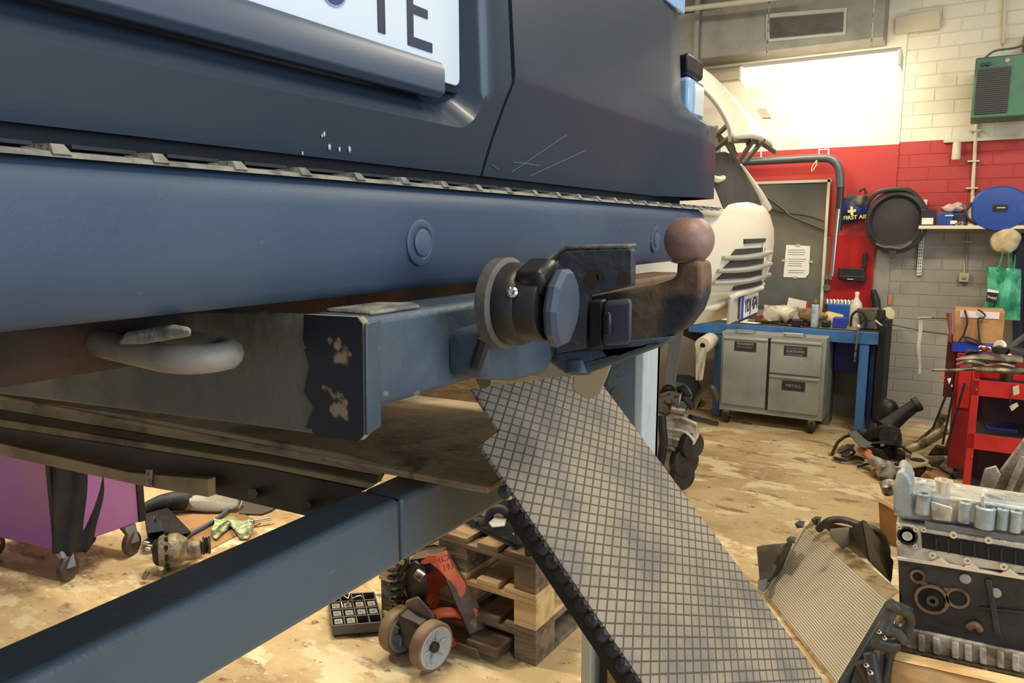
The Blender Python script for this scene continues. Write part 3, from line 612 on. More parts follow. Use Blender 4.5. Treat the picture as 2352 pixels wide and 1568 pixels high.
# bracket plate with holes
br = out(MB().prism(PP([(1283, 583), (1300, 574), (1446, 570), (1452, 576), (1452, 656), (1400, 668), (1350, 680), (1345, 800), (1275, 812)], Y=.738), (0, .012, 0)), 'bracket_plate', mat('bracket_grey_blue', (64, 70, 80), .55, .1, [((62, 66, 74), 8, .45, .6), ((120, 114, 104), 30, .66, .72)], (50, .3)), tb, bev=.003)
hl = MB()
for x, y, r_ in ((1359, 640, .0085), (1381, 633, .0055), (1434, 638, .0070)):
    p = P(x, y, Y=.7378); hl.lathe([(r_, .0), (r_, -.0006), (r_*.01, -.0006)], p, (0, 1, 0), 18)
out(hl, 'bolt_holes', mat('hole_rust', (58, 46, 36), .8), br)
out(MB().prism([P(1255, 605, Y=.738), P(1300, 572, Y=.738), P(1446, 568, Y=.738), P(1446, 568, Y=.738)+V((0, .02, .001)), P(1290, 570, Y=.738)+V((0, .02, 0)), P(1240, 600, Y=.738)+V((0, .02, 0))], (0, 0, .003)), 'bracket_flange', dusty, br, bev=.001)
# flange bolts / square head
p0 = P(1402, 742, Y=.75)
out(MB().hull([P(x, y, Y=Y_) for Y_ in (.724, .752) for x, y in ((1388, 690), (1452, 684), (1450, 790), (1385, 795))]), 'clamp_block', mat('clamp_blue_black', (60, 64, 76), .5, .1, [((66, 70, 82), 10, .45, .6)]), arm, bev=.005)
out(MB().prism([P(1402+x, 742+y, Y=.7235) for x, y in ((-10, -28), (8, -28), (9, 28), (-10, 28))], (0, -.010, 0)), 'pin', mat('pin_dark', (40, 42, 50), .3, .4), arm, bev=.003)
out(MB().prism(PP([(1352, 690), (1384, 688), (1384, 800), (1352, 802)], Y=.735), (0, .02, 0)), 'spacer', mat('spacer_black', (26, 26, 30), .5), arm, bev=.003)
# lower channel under the arm
out(MB().hull([P(x, y, Y=Y_) for Y_ in (.75, .79) for x, y in ((1262, 830), (1300, 858), (1345, 860), (1420, 832), (1520, 795), (1560, 770), (1345, 800), (1270, 800))]), 'lower_bracket', towm, tb, bev=.008)
out(MB().lathe([(.015, 0), (.015, .014), (.011, .014), (.010, .004), (.001, .004)], P(1318, 842, Y=.748)+V((0, .012, .004)), (.1, -.25, -.9), 20), 'drain_tube', towm, tb)
# 13-pin socket, axis along X
sc = (.622, Z0-.0705); sy, sz = sc
so = out(MB().lathe([(.001, 0), (.0395, 0), (.0405, .003), (.0400, .018), (.0385, .020), (.0375, .022), (.0355, .024), (.0345, .044), (.033, .046), (.001, .046)], (-.374, sy, sz), (1, 0, 0), 44), 'trailer_socket', mat('socket_black', (32, 30, 30), .42, 0, [((40, 38, 38), 8, .45, .6)]), tb)
fl_ = mat('socket_flange_grey', (92, 90, 84), .7, 0, [((64, 64, 62), 12, .45, .6)], (50, .3))
out(MB().loops([[V((x, sy+r_*math.cos(t)*(1.0), sz+r_*math.sin(t))) for t in [math.radians(a) for a in range(40, 331, 10)]] for x, r_ in ((-.386, .0400), (-.386, .0445), (-.374, .0452), (-.371, .0405), (-.386, .0400))], close=False), 'mounting_flange', fl_, so)
lid = out(MB().lathe([(.036, 0), (.0385, .003), (.0385, .008), (.035, .013), (.024, .017), (.001, .018)], (-.326, sy+.006, sz-.002), (1, .16, -.05), 10), 'socket_lid', mat('lid_blue_grey', (58, 72, 90), .5, 0, [((70, 84, 100), 8, .45, .6)]), so, ang=20)
out(MB().box((-.337, sy-.010, sz+.028), (.030, .036, .026), M=Matrix.Rotation(.4, 3, 'X')), 'hinge_block', mat('hinge_black', (26, 24, 26), .4), so, bev=.006)
out(MB().lathe([(.0052, 0), (.0052, .003), (.003, .0045), (.001, .0035)], (-.349, sy-.0350, sz+.014), (.35, -1, .3), 14), 'screw', chrome, so)
out(MB().tube([(-.39, sy-.02, sz-.035), (-.40, sy-.02, sz-.06), (-.41, sy+.01, sz-.085)], .007, 8), 'cable', black, so)
# towing eye
pts = []
for i in range(25):
    t = math.pi*(-.5+i/24.0*1.0); pts.append(P(0, 0, S=0) if 0 else V((-.560+.032*math.cos(t), .402+.026*math.sin(t), 1.5445)))
pts = [V((-.74, .392, 1.556)), V((-.66, .378, 1.549))] + pts + [V((-.66, .43, 1.549)), V((-.74, .43, 1.556))]
out(MB().tube(pts, .0125, 12), 'towing_eye', mat('towing_eye_metal', (150, 142, 128), .6, .2, [((110, 82, 60), 5, .46, .56), ((170, 170, 160), 12, .58, .66)], (30, .2)), van)
out(MB().hull([P(x, y, Y=Y_) for Y_ in (.33, .42) for x, y in ((290, 762), (400, 745), (440, 752), (438, 772), (330, 790), (270, 790))]), 'eye_mount', dusty, van, bev=.006)
# ---------------------------------------------------------------- four-post lift
lift = thing('vehicle_lift', 'grey four-post vehicle lift carrying the dark blue van', 'lift', (-1.0, 1.8, 0))
XB = -.80; zt3 = P(471, 1359, X=XB).z; zb3 = P(470, 1568, X=XB).z
S1 = P(920, 1140, X=XB).y
out(MB().ab((XB-.092, -1.2, zb3), (XB, S1, zt3)), 'crossbeam', liftblue, lift, bev=.012, seg=4)
out(MB().ab((XB-.090, S1+.002, zb3+.001), (XB-.001, 1.88, zt3-.001)), 'crossbeam_sleeve', liftblue, lift, bev=.011, seg=4)
out(MB().ab((XB-.088, S1-.002, zb3+.004), (XB-.004, S1+.004, zt3-.004)), 'seam', black, lift, bev=.009, seg=3)
run = mat('runway_brown_dirt', (164, 136, 98), .65, .1, [((100, 84, 64), 5, .46, .58), ((160, 132, 94), 7, .54, .66), ((34, 32, 28), 9, .60, .68)], (40, .3))
rdk = mat('runway_dark_oil', (66, 60, 46), .5, .1, [((66, 60, 44), 4, .45, .6), ((34, 30, 24), 10, .52, .64)], (40, .2), stretch=(.4, 1, 1))  # webs are coloured darker than the lips
rlt = mat('runway_light_lip', (146, 130, 94), .6, 0, [((92, 80, 56), 8, .45, .6)])
def strip(px, y, dy, nm, m, par=None, bev=.002): return out(MB().prism(PP(px, Y=y), (0, dy, 0)), nm, m, par or lift, bev=bev)
ra = P(-120, 885, Y=.995); rb_ = P(1120, 1119, Y=.995)
dirx = (rb_-ra).normalized(); e0 = rb_; 
e1 = P(1153, 1096, Y=1.045); s0_ = ra+dirx*-3
out(MB().prism([s0_, e0, e1, e1+V((0, .47, .0)), s0_+V((0, .55, 0))], (0, 0, -.012)), 'runway_deck', run, lift, bev=.003)
strip([(-150, 889), (300, 952), (800, 1045), (905, 1075), (870, 1092), (600, 1040), (0, 940), (-150, 915)], .998, .012, 'runway_upper_lip', rlt)
strip([(-150, 915), (600, 1040), (870, 1092), (860, 1112), (600, 1062), (0, 962), (-150, 936)], 1.03, .02, 'runway_upper_web', rdk)
strip([(-150, 938), (0, 962), (600, 1060), (860, 1112), (845, 1122), (600, 1072), (0, 980), (-150, 956)], .985, .012, 'runway_rail', rlt)
strip([(-150, 956), (0, 980), (600, 1072), (840, 1124), (705, 1186), (480, 1132), (0, 1020), (-150, 985)], 1.02, .02, 'runway_lower_web', rdk)
strip([(-150, 985), (0, 1018), (300, 1085), (478, 1100), (478, 1142), (330, 1117), (0, 1046), (-150, 1012)], .975, .02, 'jack_rail', mat('jack_rail_tan', (166, 144, 104), .55, 0, [((130, 110, 76), 6, .45, .6)]))
strip([(334, 1076), (348, 1078), (346, 1120), (333, 1118)], .968, .006, 'rail_clip', steel)
for x, y in ((468, 1118), (580, 1134), (703, 1162)):
    out(MB().cyl(P(x, y, Y=1.03), P(x, y, Y=.985), .011, n=6), 'bolt', mat('oily_bolt', (84, 74, 54), .4, .5), lift)
# second runway under the far side wheels and the deck edge seen under the bumper
# drive-on ramp: plate with diamond grid, hanging down from the deck end
A0 = V((-.652, 1.0, 1.299)); U_ = V((.665, 0, -.747)).normalized(); RM = frameM(A0, U_, (0, 1, 0))
rm = bpy.data.materials.new('ramp_diamond_plate'); rm.use_nodes = True; nt = rm.node_tree; N = nt.nodes; L = nt.links; b = N['Principled BSDF']
tc = N.new('ShaderNodeTexCoord'); sp = N.new('ShaderNodeSeparateXYZ'); L.new(tc.outputs['Object'], sp.inputs[0])
def mth(op, a, b_=None, c_=None):
    m = N.new('ShaderNodeMath'); m.operation = op
    for i, v in enumerate((a, b_, c_)):
        if v is None: continue
        if isinstance(v, (int, float)): m.inputs[i].default_value = v
        else: L.new(v, m.inputs[i])
    return m.outputs[0]
sa, ca = math.sin(math.radians(61.5)), math.cos(math.radians(61.5)); pit = .0199
def ridge(sgn):
    q = mth('MULTIPLY_ADD', sp.outputs[0], sa/pit, mth('MULTIPLY', sp.outputs[1], sgn*ca/pit))
    return mth('ABSOLUTE', mth('SUBTRACT', mth('FRACT', mth('ADD', q, 50)), .5))
mx = mth('MAXIMUM', ridge(1), ridge(-1))
line = N.new('ShaderNodeMapRange'); line.inputs['From Min'].default_value = .405; line.inputs['From Max'].default_value = .455; L.new(mx, line.inputs['Value'])
nz = N.new('ShaderNodeTexNoise'); nz.inputs['Scale'].default_value = 7; nz.inputs['Detail'].default_value = 6; L.new(tc.outputs['Object'], nz.inputs['Vector'])
nr = N.new('ShaderNodeMapRange'); nr.inputs['From Min'].default_value = .42; nr.inputs['From Max'].default_value = .62; L.new(nz.outputs[0], nr.inputs['Value'])
x1_ = N.new('ShaderNodeMix'); x1_.data_type = 'RGBA'; x1_.inputs[6].default_value = C(156, 144, 124); x1_.inputs[7].default_value = C(122, 118, 110); L.new(nr.outputs[0], x1_.inputs[0])
x2_ = N.new('ShaderNodeMix'); x2_.data_type = 'RGBA'; x2_.inputs[7].default_value = C(88, 80, 72); L.new(x1_.outputs[2], x2_.inputs[6]); L.new(line.outputs[0], x2_.inputs[0])
L.new(x2_.outputs[2], b.inputs['Base Color']); b.inputs['Roughness'].default_value = .5; b.inputs['Metallic'].default_value = .15
u_ = N.new('ShaderNodeBump'); u_.inputs['Strength'].default_value = .8; u_.inputs['Distance'].default_value = .002; L.new(line.outputs[0], u_.inputs['Height']); L.new(u_.outputs[0], b.inputs['Normal'])
def rl(t, y, h=0): return A0 + U_*t + V((0, y-1.0, 0)) + V((.747, 0, .665)).normalized()*h
ramp = out(MB().prism([rl(t, y) for t, y in ((0, .992), (1.0, .992), (1.0, 1.505), (-.03, 1.505), (-.06, 1.40), (-.10, 1.067), (-.01, 1.062))], -V((.747, 0, .665)).normalized()*.006), 'ramp', rm, lift, M=RM, label='drive-on ramp plate with a diamond tread')
lb = MB(); nn = V((.747, 0, .665)).normalized()
i = 0; t = .085
while t < .99:
    c = rl(t, .990, -.013); lb.lathe([(.001, 0), (.0120, 0), (.0105, .0025), (.006, .004), (.001, .0045)], c, (0, -1, 0), 14)
    lb.hull([rl(t-.0105, .994, -.001), rl(t+.0105, .994, -.001), rl(t, .983, -.002), rl(t, .983, -.005), rl(t-.01, .994, -.008), rl(t+.01, .994, -.008)])
    t += .0265
out(lb, 'ramp_edge_lugs', mat('ramp_edge_black', (44, 42, 42), .6, .1, [((66, 68, 82), 30, .56, .66)], (60, .4)), ramp, M=RM)
out(MB().prism([rl(.10, .992, -.006), rl(1.0, .992, -.006), rl(1.0, .992, -.045), rl(.12, .992, -.040)], (0, .008, 0)), 'ramp_side_flange', mat('ramp_flange_black', (34, 32, 28), .55, .2), ramp, M=RM)
out(MB().prism([rl(.0, 1.497, -.006), rl(1.0, 1.497, -.006), rl(1.0, 1.497, -.045), rl(.0, 1.497, -.040)], (0, .008, 0)), 'ramp_side_flange', MATS['ramp_flange_black'], ramp, M=RM)
# post: white channel column with a grey gusset plate
pw = mat('post_white_paint', (178, 190, 192), .4, 0, [((150, 156, 150), 9, .55, .66)], (40, .1)); pg = mat('post_grey_plate', (104, 118, 124), .45, 0, [((92, 104, 110), 4, .45, .6)])
Yp = 2.06; YB = 2.185; xa_ = P(1338, 1500, Y=Yp).x; xb_ = P(1480, 950, Y=Yp).x; HP = 1.42
post = out(MB().ab((xb_-.018, Yp+.02, 0), (xb_, YB, HP)), 'post_flange', pw, lift, bev=.003)
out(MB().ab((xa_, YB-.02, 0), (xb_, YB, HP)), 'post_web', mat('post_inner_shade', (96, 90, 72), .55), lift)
out(MB().ab((xa_, Yp+.02, 0), (xa_+.018, YB, HP)), 'post_flange', pw, lift, bev=.003)
out(MB().ab((xb_-.042, Yp-.012, 0), (xb_, Yp+.02, HP)), 'post_lip', pw, lift, bev=.006)
out(MB().ab((xa_, Yp-.012, 0), (xa_+.036, Yp+.02, .9)), 'post_lip', mat('post_lip_grey', (166, 166, 150), .45), lift, bev=.004)
out(MB().ab((xa_+.075, Yp+.03, 0), (xa_+.11, Yp+.06, HP)), 'lock_ladder', mat('ladder_ochre', (150, 124, 78), .5, .3, [((90, 76, 52), 12, .45, .6)]), lift, bev=.002)
out(MB().ab((xa_-.06, Yp-.05, 0), (xb_+.06, 2.4, .012)), 'base_plate', pw, lift)
gp = out(MB().prism(PP([(1432, 770), (1462, 740), (1458, 990), (1452, 1010), (1380, 915), (1405, 840)], Y=1.88), (0, .012, 0)), 'gusset_plate', pg, lift, bev=.002)
out(MB().cyl(P(1420, 905, Y=1.879), P(1420, 905, Y=1.876), .019, n=24), 'gusset_hole', mat('hole_brown', (92, 80, 62), .8), gp)
for x, y in ((1424, 843), (1424, 862), (1440, 806)): out(MB().cyl(P(x, y, Y=1.879), P(x, y, Y=1.876), .004, n=10), 'rivet', steel, gp)
out(MB().prism(PP([(1404, 835), (1408, 835), (1386, 915), (1379, 912)], Y=1.87), (0, .03, 0)), 'gusset_edge', mat('edge_grey', (80, 84, 86), .5), gp)
out(MB().hull(PP([(1318, 840), (1412, 820), (1402, 842), (1378, 905), (1350, 918), (1314, 895)], Y=.86)+PP([(1318, 840), (1412, 820), (1378, 905), (1350, 918), (1314, 895)], Y=.87)), 'hanging_plate', mat('tan_mud_flap', (176, 160, 130), .7), van, bev=.002, label='tan plate hanging below the tow bar')
# second lift post (slanted) behind
tag(out(MB().quadbox([P(1500, 1062, Y=4.9), P(1523, 1062, Y=4.9), P(1523, 1055, Y=5.0), P(1500, 1055, Y=5.0), P(1544, 735, Y=4.9), P(1574, 735, Y=4.9), P(1574, 735, Y=5.0), P(1544, 735, Y=5.0)]), 'lift_arm', mat('arm_grey', (128, 130, 128), .45), bev=.004), 'slanted grey steel support under the white van', 'support')
# ---------------------------------------------------------------- white van behind
cream = mat('cream_van_paint', (222, 214, 190), .35, 0, coat=.2)
wv = thing('van', 'white van with its bonnet raised, number plate YDJ 474, behind the blue van', 'van', (-2.0, 4.2, 1.15))
PR = [(1.17, -1.07), (1.20, -1.04), (1.26, -1.0), (1.29, -.99), (1.30, -.97), (1.315, -.95), (1.335, -.935), (1.345, -.955), (1.37, -.93), (1.46, -.905), (1.58, -.895), (1.66, -.90), (1.74, -.925), (1.78, -.95), (1.80, -.985), (1.82, -1.0), (1.95, -1.06), (2.05, -1.12), (2.15, -1.22)]
def px_(z):
    for (a, xa), (b, xb) in zip(PR, PR[1:]):
        if a <= z <= b: return xa+(xb-xa)*(z-a)/(b-a)
    return PR[0][1] if z < PR[0][0] else PR[-1][1]
def gv(y, z): u = abs(y-4.25); return px_(z)-.30*u*u-.9*max(0, u-.82)**1.5
rows = []
for z in [p[0] for p in PR if p[0] <= 1.82]:
    rows.append([V((-3.0, 3.22, z)), V((-1.5, 3.23, z))]+[V((gv(y, z), y, z)) for y in [3.27+i*.07 for i in range(29)]]+[V((-1.5, 5.27, z)), V((-3, 5.28, z))])
out(MB().grid(rows), 'front_bumper', cream, wv, ang=45)
# side and cab
out(MB().quadbox([V(p) for p in ((-5.5, 3.24, 1.15), (-2.0, 3.24, 1.15), (-2.0, 5.24, 1.15), (-5.5, 5.24, 1.15), (-5.5, 3.3, 3.3), (-2.5, 3.3, 3.3), (-2.5, 5.2, 3.3), (-5.5, 5.2, 3.3))]), 'cab_body', cream, wv, bev=.05)
g2 = lambda o_: (lambda y, z: gv(y, z)+o_)
def band(top, bot, off, thick, nm, m, par=None, n=8):
    def rs(l):
        o = []
        for i in range(n+1):
            t = i/n*(len(l)-1); k_ = min(int(t), len(l)-2); f = t-k_; o.append((l[k_][0]*(1-f)+l[k_+1][0]*f, l[k_][1]*(1-f)+l[k_+1][1]*f))
        return o
    T, B = rs(top), rs(bot)
    rows = [[onsurf(a_[0]*(1-u)+b_[0]*u, a_[1]*(1-u)+b_[1]*u, g2(off), 2.5, 7) for a_, b_ in zip(T, B)] for u in (0, .5, 1)]
    return out(MB().grid(rows, (-thick, 0, 0)), nm, m, par or wv)
dkv = mat('grille_shadow', (58, 56, 50), .7)
band([(1712, 549), (1760, 547)], [(1712, 560), (1758, 556)], .010, .016, 'upper_slot', dkv)
band([(1693, 572), (1758, 568)], [(1680, 589), (1756, 585)], .010, .016, 'grille_opening', dkv)
band([(1682, 599), (1754, 594)], [(1664, 616), (1751, 611)], .010, .016, 'grille_opening', dkv)
band([(1664, 628), (1751, 620)], [(1648, 642), (1747, 635)], .010, .016, 'grille_opening', dkv)
band([(1690, 658), (1752, 646)], [(1686, 666), (1748, 656)], .012, .02, 'lower_slot', dkv)
gs = mat('grille_bar_silver', (176, 174, 162), .3, .2)
for a, b, c_ in (((1662, 592), (1720, 590), (1772, 579)), ((1650, 622), (1720, 618), (1771, 606)), ((1640, 650), (1715, 645), (1768, 630))):
    out(MB().curve([onsurf(x, y, g2(.012), 2.5, 7) for x, y in (a, ((a[0]+b[0])/2, (a[1]+b[1])/2+1), b, ((b[0]+c_[0])/2, (b[1]+c_[1])/2+1), c_)], [.010, .014, .015, .015, .012], 8), 'grille_bar', gs, wv)
for x0, y0 in ((1754, 562), (1756, 590), (1752, 618)):
    out(MB().curve([onsurf(x0, y0, g2(.01), 2.5, 7), onsurf(x0-1, y0+14, g2(.012), 2.5, 7), onsurf(x0-2, y0+26, g2(.01), 2.5, 7)], .007, 6), 'grille_upright', cream, wv)
out(MB().curve([onsurf(x, y, g2(.006), 2.5, 7) for x, y in ((1590, 712), (1640, 704), (1668, 690), (1690, 676), (1750, 660))], [.004, .02, .022, .02, .014], 8), 'bumper_lip', cream, wv)
# licence plate
pc = P(1722, 707, X=-.99)
p = [P(1702, 687, Y=4.03), P(1745, 678, Y=4.45), P(1744, 718, Y=4.45), P(1699, 733, Y=4.03)]
q0, q1 = V((-.975, 4.03, 1.178)), V((-.985, 4.47, 1.178)); 
pv = out(MB().prism([q0, q1, q1+V((0, 0, .118)), q0+V((0, 0, .118))], (.006, 0, 0)), 'licence_plate', mat('plate_cream', (222, 222, 214), .4), wv, bev=.001)
out(MB().prism([q0+V((.0065, .0, 0)), q0+V((.0065, .045, 0)), q0+V((.0065, .045, .118)), q0+V((.0065, 0, .118))], (.001, 0, 0)), 'plate_band', mat('eu_blue', (40, 56, 150), .4), pv)
out(MB().prism([q0+V((-.004, -.012, -.016)), q1+V((-.004, .01, -.016)), q1+V((-.004, .01, .13)), q0+V((-.004, -.012, .13))], (.004, 0, 0)), 'plate_frame', mat('plate_frame_dark', (46, 48, 66), .4), pv)
text('YDJ 474', .098, frameM((-.972, 4.275, 1.238), (-.02, 1, 0), (0, 0, 1)), mat('plate_letters', (50, 56, 72), .4), pv, bold=.002)
out(MB().prism([V((-.975, 3.8, 1.175)), V((-.985, 4.03, 1.175)), V((-.985, 4.03, 1.30)), V((-.97, 3.8, 1.30))], (-.01, 0, 0)), 'plate_recess', mat('recess_grey', (182, 178, 164), .4), wv)
# head lamp cavity, fender strip
hd = [(1638, 352), (1668, 348), (1692, 362), (1715, 405), (1742, 452), (1755, 484), (1752, 499), (1668, 492), (1658, 470), (1638, 410)]
def hl(x, y, e=0): return P(x, y, Y=3.55+(x-1638)/117*.95-e)
out(MB().prism([hl(*q_) for q_ in hd], (-.10, .02, 0)), 'headlamp', mat('smoked_headlamp', (66, 70, 66), .5, 0, [((52, 56, 54), 4, .45, .6)]), wv, bev=.006)
out(MB().curve([hl(x, y, .02) for x, y in ((1702, 378), (1722, 408), (1745, 445), (1764, 478))], [.006, .012, .02, .022], 8), 'fender_edge', cream, wv)
out(MB().prism([hl(x, y, .02) for x, y in ((1751, 470), (1768, 475), (1762, 496), (1750, 490))], (-.06, 0, 0)), 'corner_panel', cream, wv, bev=.006)
out(MB().prism([hl(x, y, .03) for x, y in ((1560, 380), (1634, 408), (1664, 482), (1656, 497), (1560, 478))], (-.08, 0, 0)), 'fender', cream, wv, bev=.01)
out(MB().prism([V((gv(y, 1.8), y, 1.80)) for y in (3.3, 3.6, 4.0, 4.4, 4.8, 5.1)]+[V((-1.5, 5.1, 1.84)), V((-1.5, 3.3, 1.84))], (0, 0, .015)), 'bumper_ledge', cream, wv, bev=.006)
out(MB().curve([hl(x, y, .05) for x, y in ((1632, 404), (1648, 412), (1662, 408))], [.012, .016, .012], 8), 'lamp_bracket', mat('bracket_cream', (214, 208, 180), .4), wv)
# raised bonnet
A_ = PP([(1560, 185), (1600, 192), (1622, 205), (1648, 235), (1664, 262), (1676, 290), (1678, 318)], Y=3.5)
B_ = PP([(1560, 130), (1600, 146), (1632, 166), (1668, 204), (1708, 246), (1745, 292), (1770, 322)], Y=4.05)
C_ = PP([(1560, 135), (1602, 152), (1640, 176), (1680, 215), (1722, 262), (1760, 302), (1784, 334)], Y=4.5)
D_ = PP([(1560, 160), (1606, 175), (1645, 200), (1685, 240), (1722, 285), (1752, 318), (1775, 342)], Y=5.0)
AB = [a.lerp(b, .5)+V((.02, 0, .03)) for a, b in zip(A_, B_)]
out(MB().grid([A_, AB, B_, C_, D_], (-.02, 0, -.03)), 'bonnet', cream, wv, sub=1)
out(MB().curve([a+V((0, -.01, -.015)) for a in A_], .008, 8), 'bonnet_edge', mat('bonnet_shadow_edge', (150, 142, 120), .5), wv)
out(MB().curve([A_[-1]+V((0, 0, -.01)), P(1715, 322, Y=3.9), P(1750, 330, Y=4.2), P(1778, 348, Y=4.5)], .014, 8), 'bonnet_front_edge', mat('bonnet_under', (86, 80, 66), .5), wv)
dks = mat('strut_dark', (92, 86, 72), .45)
for l, r_ in ((((1755, 318, 4.0), (1712, 372, 4.0)), .013), (((1730, 322, 3.9), (1698, 370, 3.9)), .013), (((1638, 345, 3.7), (1682, 312, 3.7)), .014), (((1636, 318, 3.7), (1662, 296, 3.6), (1675, 284, 3.55)), .012), (((1640, 300, 3.8), (1655, 320, 3.8), (1672, 330, 3.8), (1690, 360, 3.8)), .016), (((1640, 320, 3.9), (1650, 345, 3.9)), .012), (((1676, 318, 3.8), (1686, 345, 3.8)), .010)):
    out(MB().tube([P(x, y, Y=Y_) for x, y, Y_ in l], r_, 8), 'bonnet_strut', dks, wv)
out(MB().tube(PP([(1716, 334), (1716, 322), (1726, 322), (1726, 334)], Y=3.9), .006, 6), 'striker', black, wv)
out(MB().prism([P(1715, 265, Y=3.98)+V((.05, 0, .02)), P(1735, 262, Y=4.0)+V((.05, 0, .02)), P(1748, 284, Y=4.0)+V((.05, 0, .02)), P(1728, 284, Y=3.98)+V((.05, 0, .02))], (0, -.01, .005)), 'bonnet_badge_recess', mat('badge_recess', (190, 180, 150), .4), wv)
out(MB().ab((-1.9, 3.4, 1.5), (-1.35, 5.1, 2.0)), 'engine_bay', mat('engine_bay_dark', (50, 50, 46), .7, 0, [((90, 86, 76), 8, .5, .6)]), wv, bev=.04)
out(MB().cyl(P(1640, 355, Y=3.8), P(1640, 290, Y=3.8), .035, r2=.02, n=12), 'reservoir', mat('pale_reservoir', (220, 214, 196), .4), wv)
out(MB().hull([P(x, y, Y=Y_) for Y_ in (3.5, 3.6) for x, y in ((1505, 735), (1532, 735), (1530, 775), (1518, 800), (1508, 790))]), 'lower_strut', mat('dark_underbody', (46, 44, 42), .6), wv)
# ---------------------------------------------------------------- workbench and bin cabinet
BY = 6.5
wb = thing('workbench', 'blue steel workbench with a cluttered dark top along the red wall', 'workbench', (-1.2, 6.9, 0))
xL, xR = -2.02, P(2018, 770, Y=BY).x; zT = .85
out(MB().ab((xL, BY, zT-.02), (xR, 7.25, zT)), 'worktop', mat('bench_top_oily', (74, 78, 66), .35, .3, [((40, 42, 38), 6, .48, .62), ((110, 104, 90), 10, .6, .7)]), wb, bev=.003)
out(MB().ab((xL, BY-.012, zT-.10), (xR, BY+.03, zT-.002)), 'apron', blue, wb, bev=.004)
for x in (P(1645, 900, Y=BY).x, P(1976, 900, Y=BY).x):
    out(MB().ab((x-.03, BY, 0), (x+.04, BY+.06, zT-.10)), 'leg', blue, wb, bev=.004)
    out(MB().ab((x-.03, 7.15, 0), (x+.03, 7.2, zT-.10)), 'leg', mat('dark_blue_leg', (20, 40, 96), .5), wb, bev=.004)  # rear legs coloured darker for the shade under the bench
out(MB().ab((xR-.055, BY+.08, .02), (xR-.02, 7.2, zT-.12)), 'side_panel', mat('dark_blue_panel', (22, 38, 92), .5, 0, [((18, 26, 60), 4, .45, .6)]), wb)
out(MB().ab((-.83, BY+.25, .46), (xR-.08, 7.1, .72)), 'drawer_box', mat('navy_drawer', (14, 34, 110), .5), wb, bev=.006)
out(MB().ab((xR-.012, BY+.05, .1), (xR+.05, 7.2, .9)), 'bench_end_slab', mat('black_cloth', (22, 22, 24), .9), wb, bev=.01)  # black slab along the right end of the bench
cb = thing('bin_cabinet', 'grey steel waste sorting cabinet on castors under the blue workbench', 'cabinet', (-1.26, 6.5, 0))
cx0, cx1, cy = P(1650, 945, Y=6.3).x, P(1886, 968, Y=6.3).x, 6.3; cz0, cz1 = .115, .80
out(MB().ab((cx0, cy+.02, cz0), (cx1, 6.85, cz1)), 'body', grey, cb, bev=.004)
cm = cx0+(cx1-cx0)*.475
lab = mat('label_dark', (46, 42, 46), .5); labt = mat('label_text_grey', (128, 126, 124), .5)
def door(x0, x1, z0, z1, lz, rows_, nm='door'):
    o = out(MB().ab((x0, cy, z0), (x1, cy+.02, z1)), nm, grey, cb, bev=.003)
    out(MB().ab((x0, cy-.014, z1-.022), (x1, cy+.004, z1-.004)), 'grip_edge', mat('grip_grey', (160, 158, 144), .4), o, bev=.004)
    xc = (x0+x1)/2+.0; w_ = .09
    l = out(MB().ab((xc-w_, cy-.003, lz-.04), (xc+w_, cy, lz+.04)), 'door_label', lab, o)
    for i, r_ in enumerate(rows_):
        if r_ is None:
            out(MB().ab((xc-.07, cy-.0036, lz+.022-i*.026-.006), (xc+.06, cy-.003, lz+.022-i*.026+.006)), 'worn_print', mat('worn_print_grey', (92, 90, 88), .6), l); continue
        zz = lz+.022-(i+(.5 if len(rows_) == 1 else 0))*.026-(.008 if len(rows_) == 1 else 0)
        text(r_, .034 if len(rows_) == 1 else .024, frameM((xc, cy-.004, lz if len(rows_) == 1 else zz), (1, 0, 0), (0, 0, 1)), labt, l, bold=.0012)
    return o
door(cx0+.02, cm-.01, cz0+.06, cz1-.035, cz1-.115, ['BRÄNNBART', None])
door(cm+.012, cx1-.03, cz0+.37, cz1-.035, cz1-.12, [None, 'ELEKTRONIK', None], 'drawer')
door(cm+.012, cx1-.03, cz0+.05, cz0+.355, cz0+.275, ['METALL'])
out(MB().ab((cm-.009, cy+.008, cz0+.05), (cm+.011, cy+.021, cz1-.03)), 'gap', black, cb)
for x in (cx0+.19, cm+.19):
    out(MB().tube([(x-.075, cy+.05, cz1-.0), (x-.08, cy+.0, cz1+.02), (x+.07, cy+.0, cz1+.02), (x+.085, cy+.05, cz1)], .007, 8), 'lid_handle', mat('handle_steel', (176, 172, 160), .3, .5), cb)
for x, y in ((cx0+.06, 6.36), (cx1-.08, 6.36), (cx0+.06, 6.78), (cx1-.08, 6.78)):
    w_ = out(MB().cyl((x-.018, y, .05), (x+.018, y, .05), .05, n=20), 'castor', rubber, cb)
    out(MB().prism([V((x-.025, y-.02, .06)), V((x-.025, y+.02, .06)), V((x-.025, y+.03, .116)), V((x-.025, y-.03, .116))], (.05, 0, 0)), 'castor_fork', steel, w_)
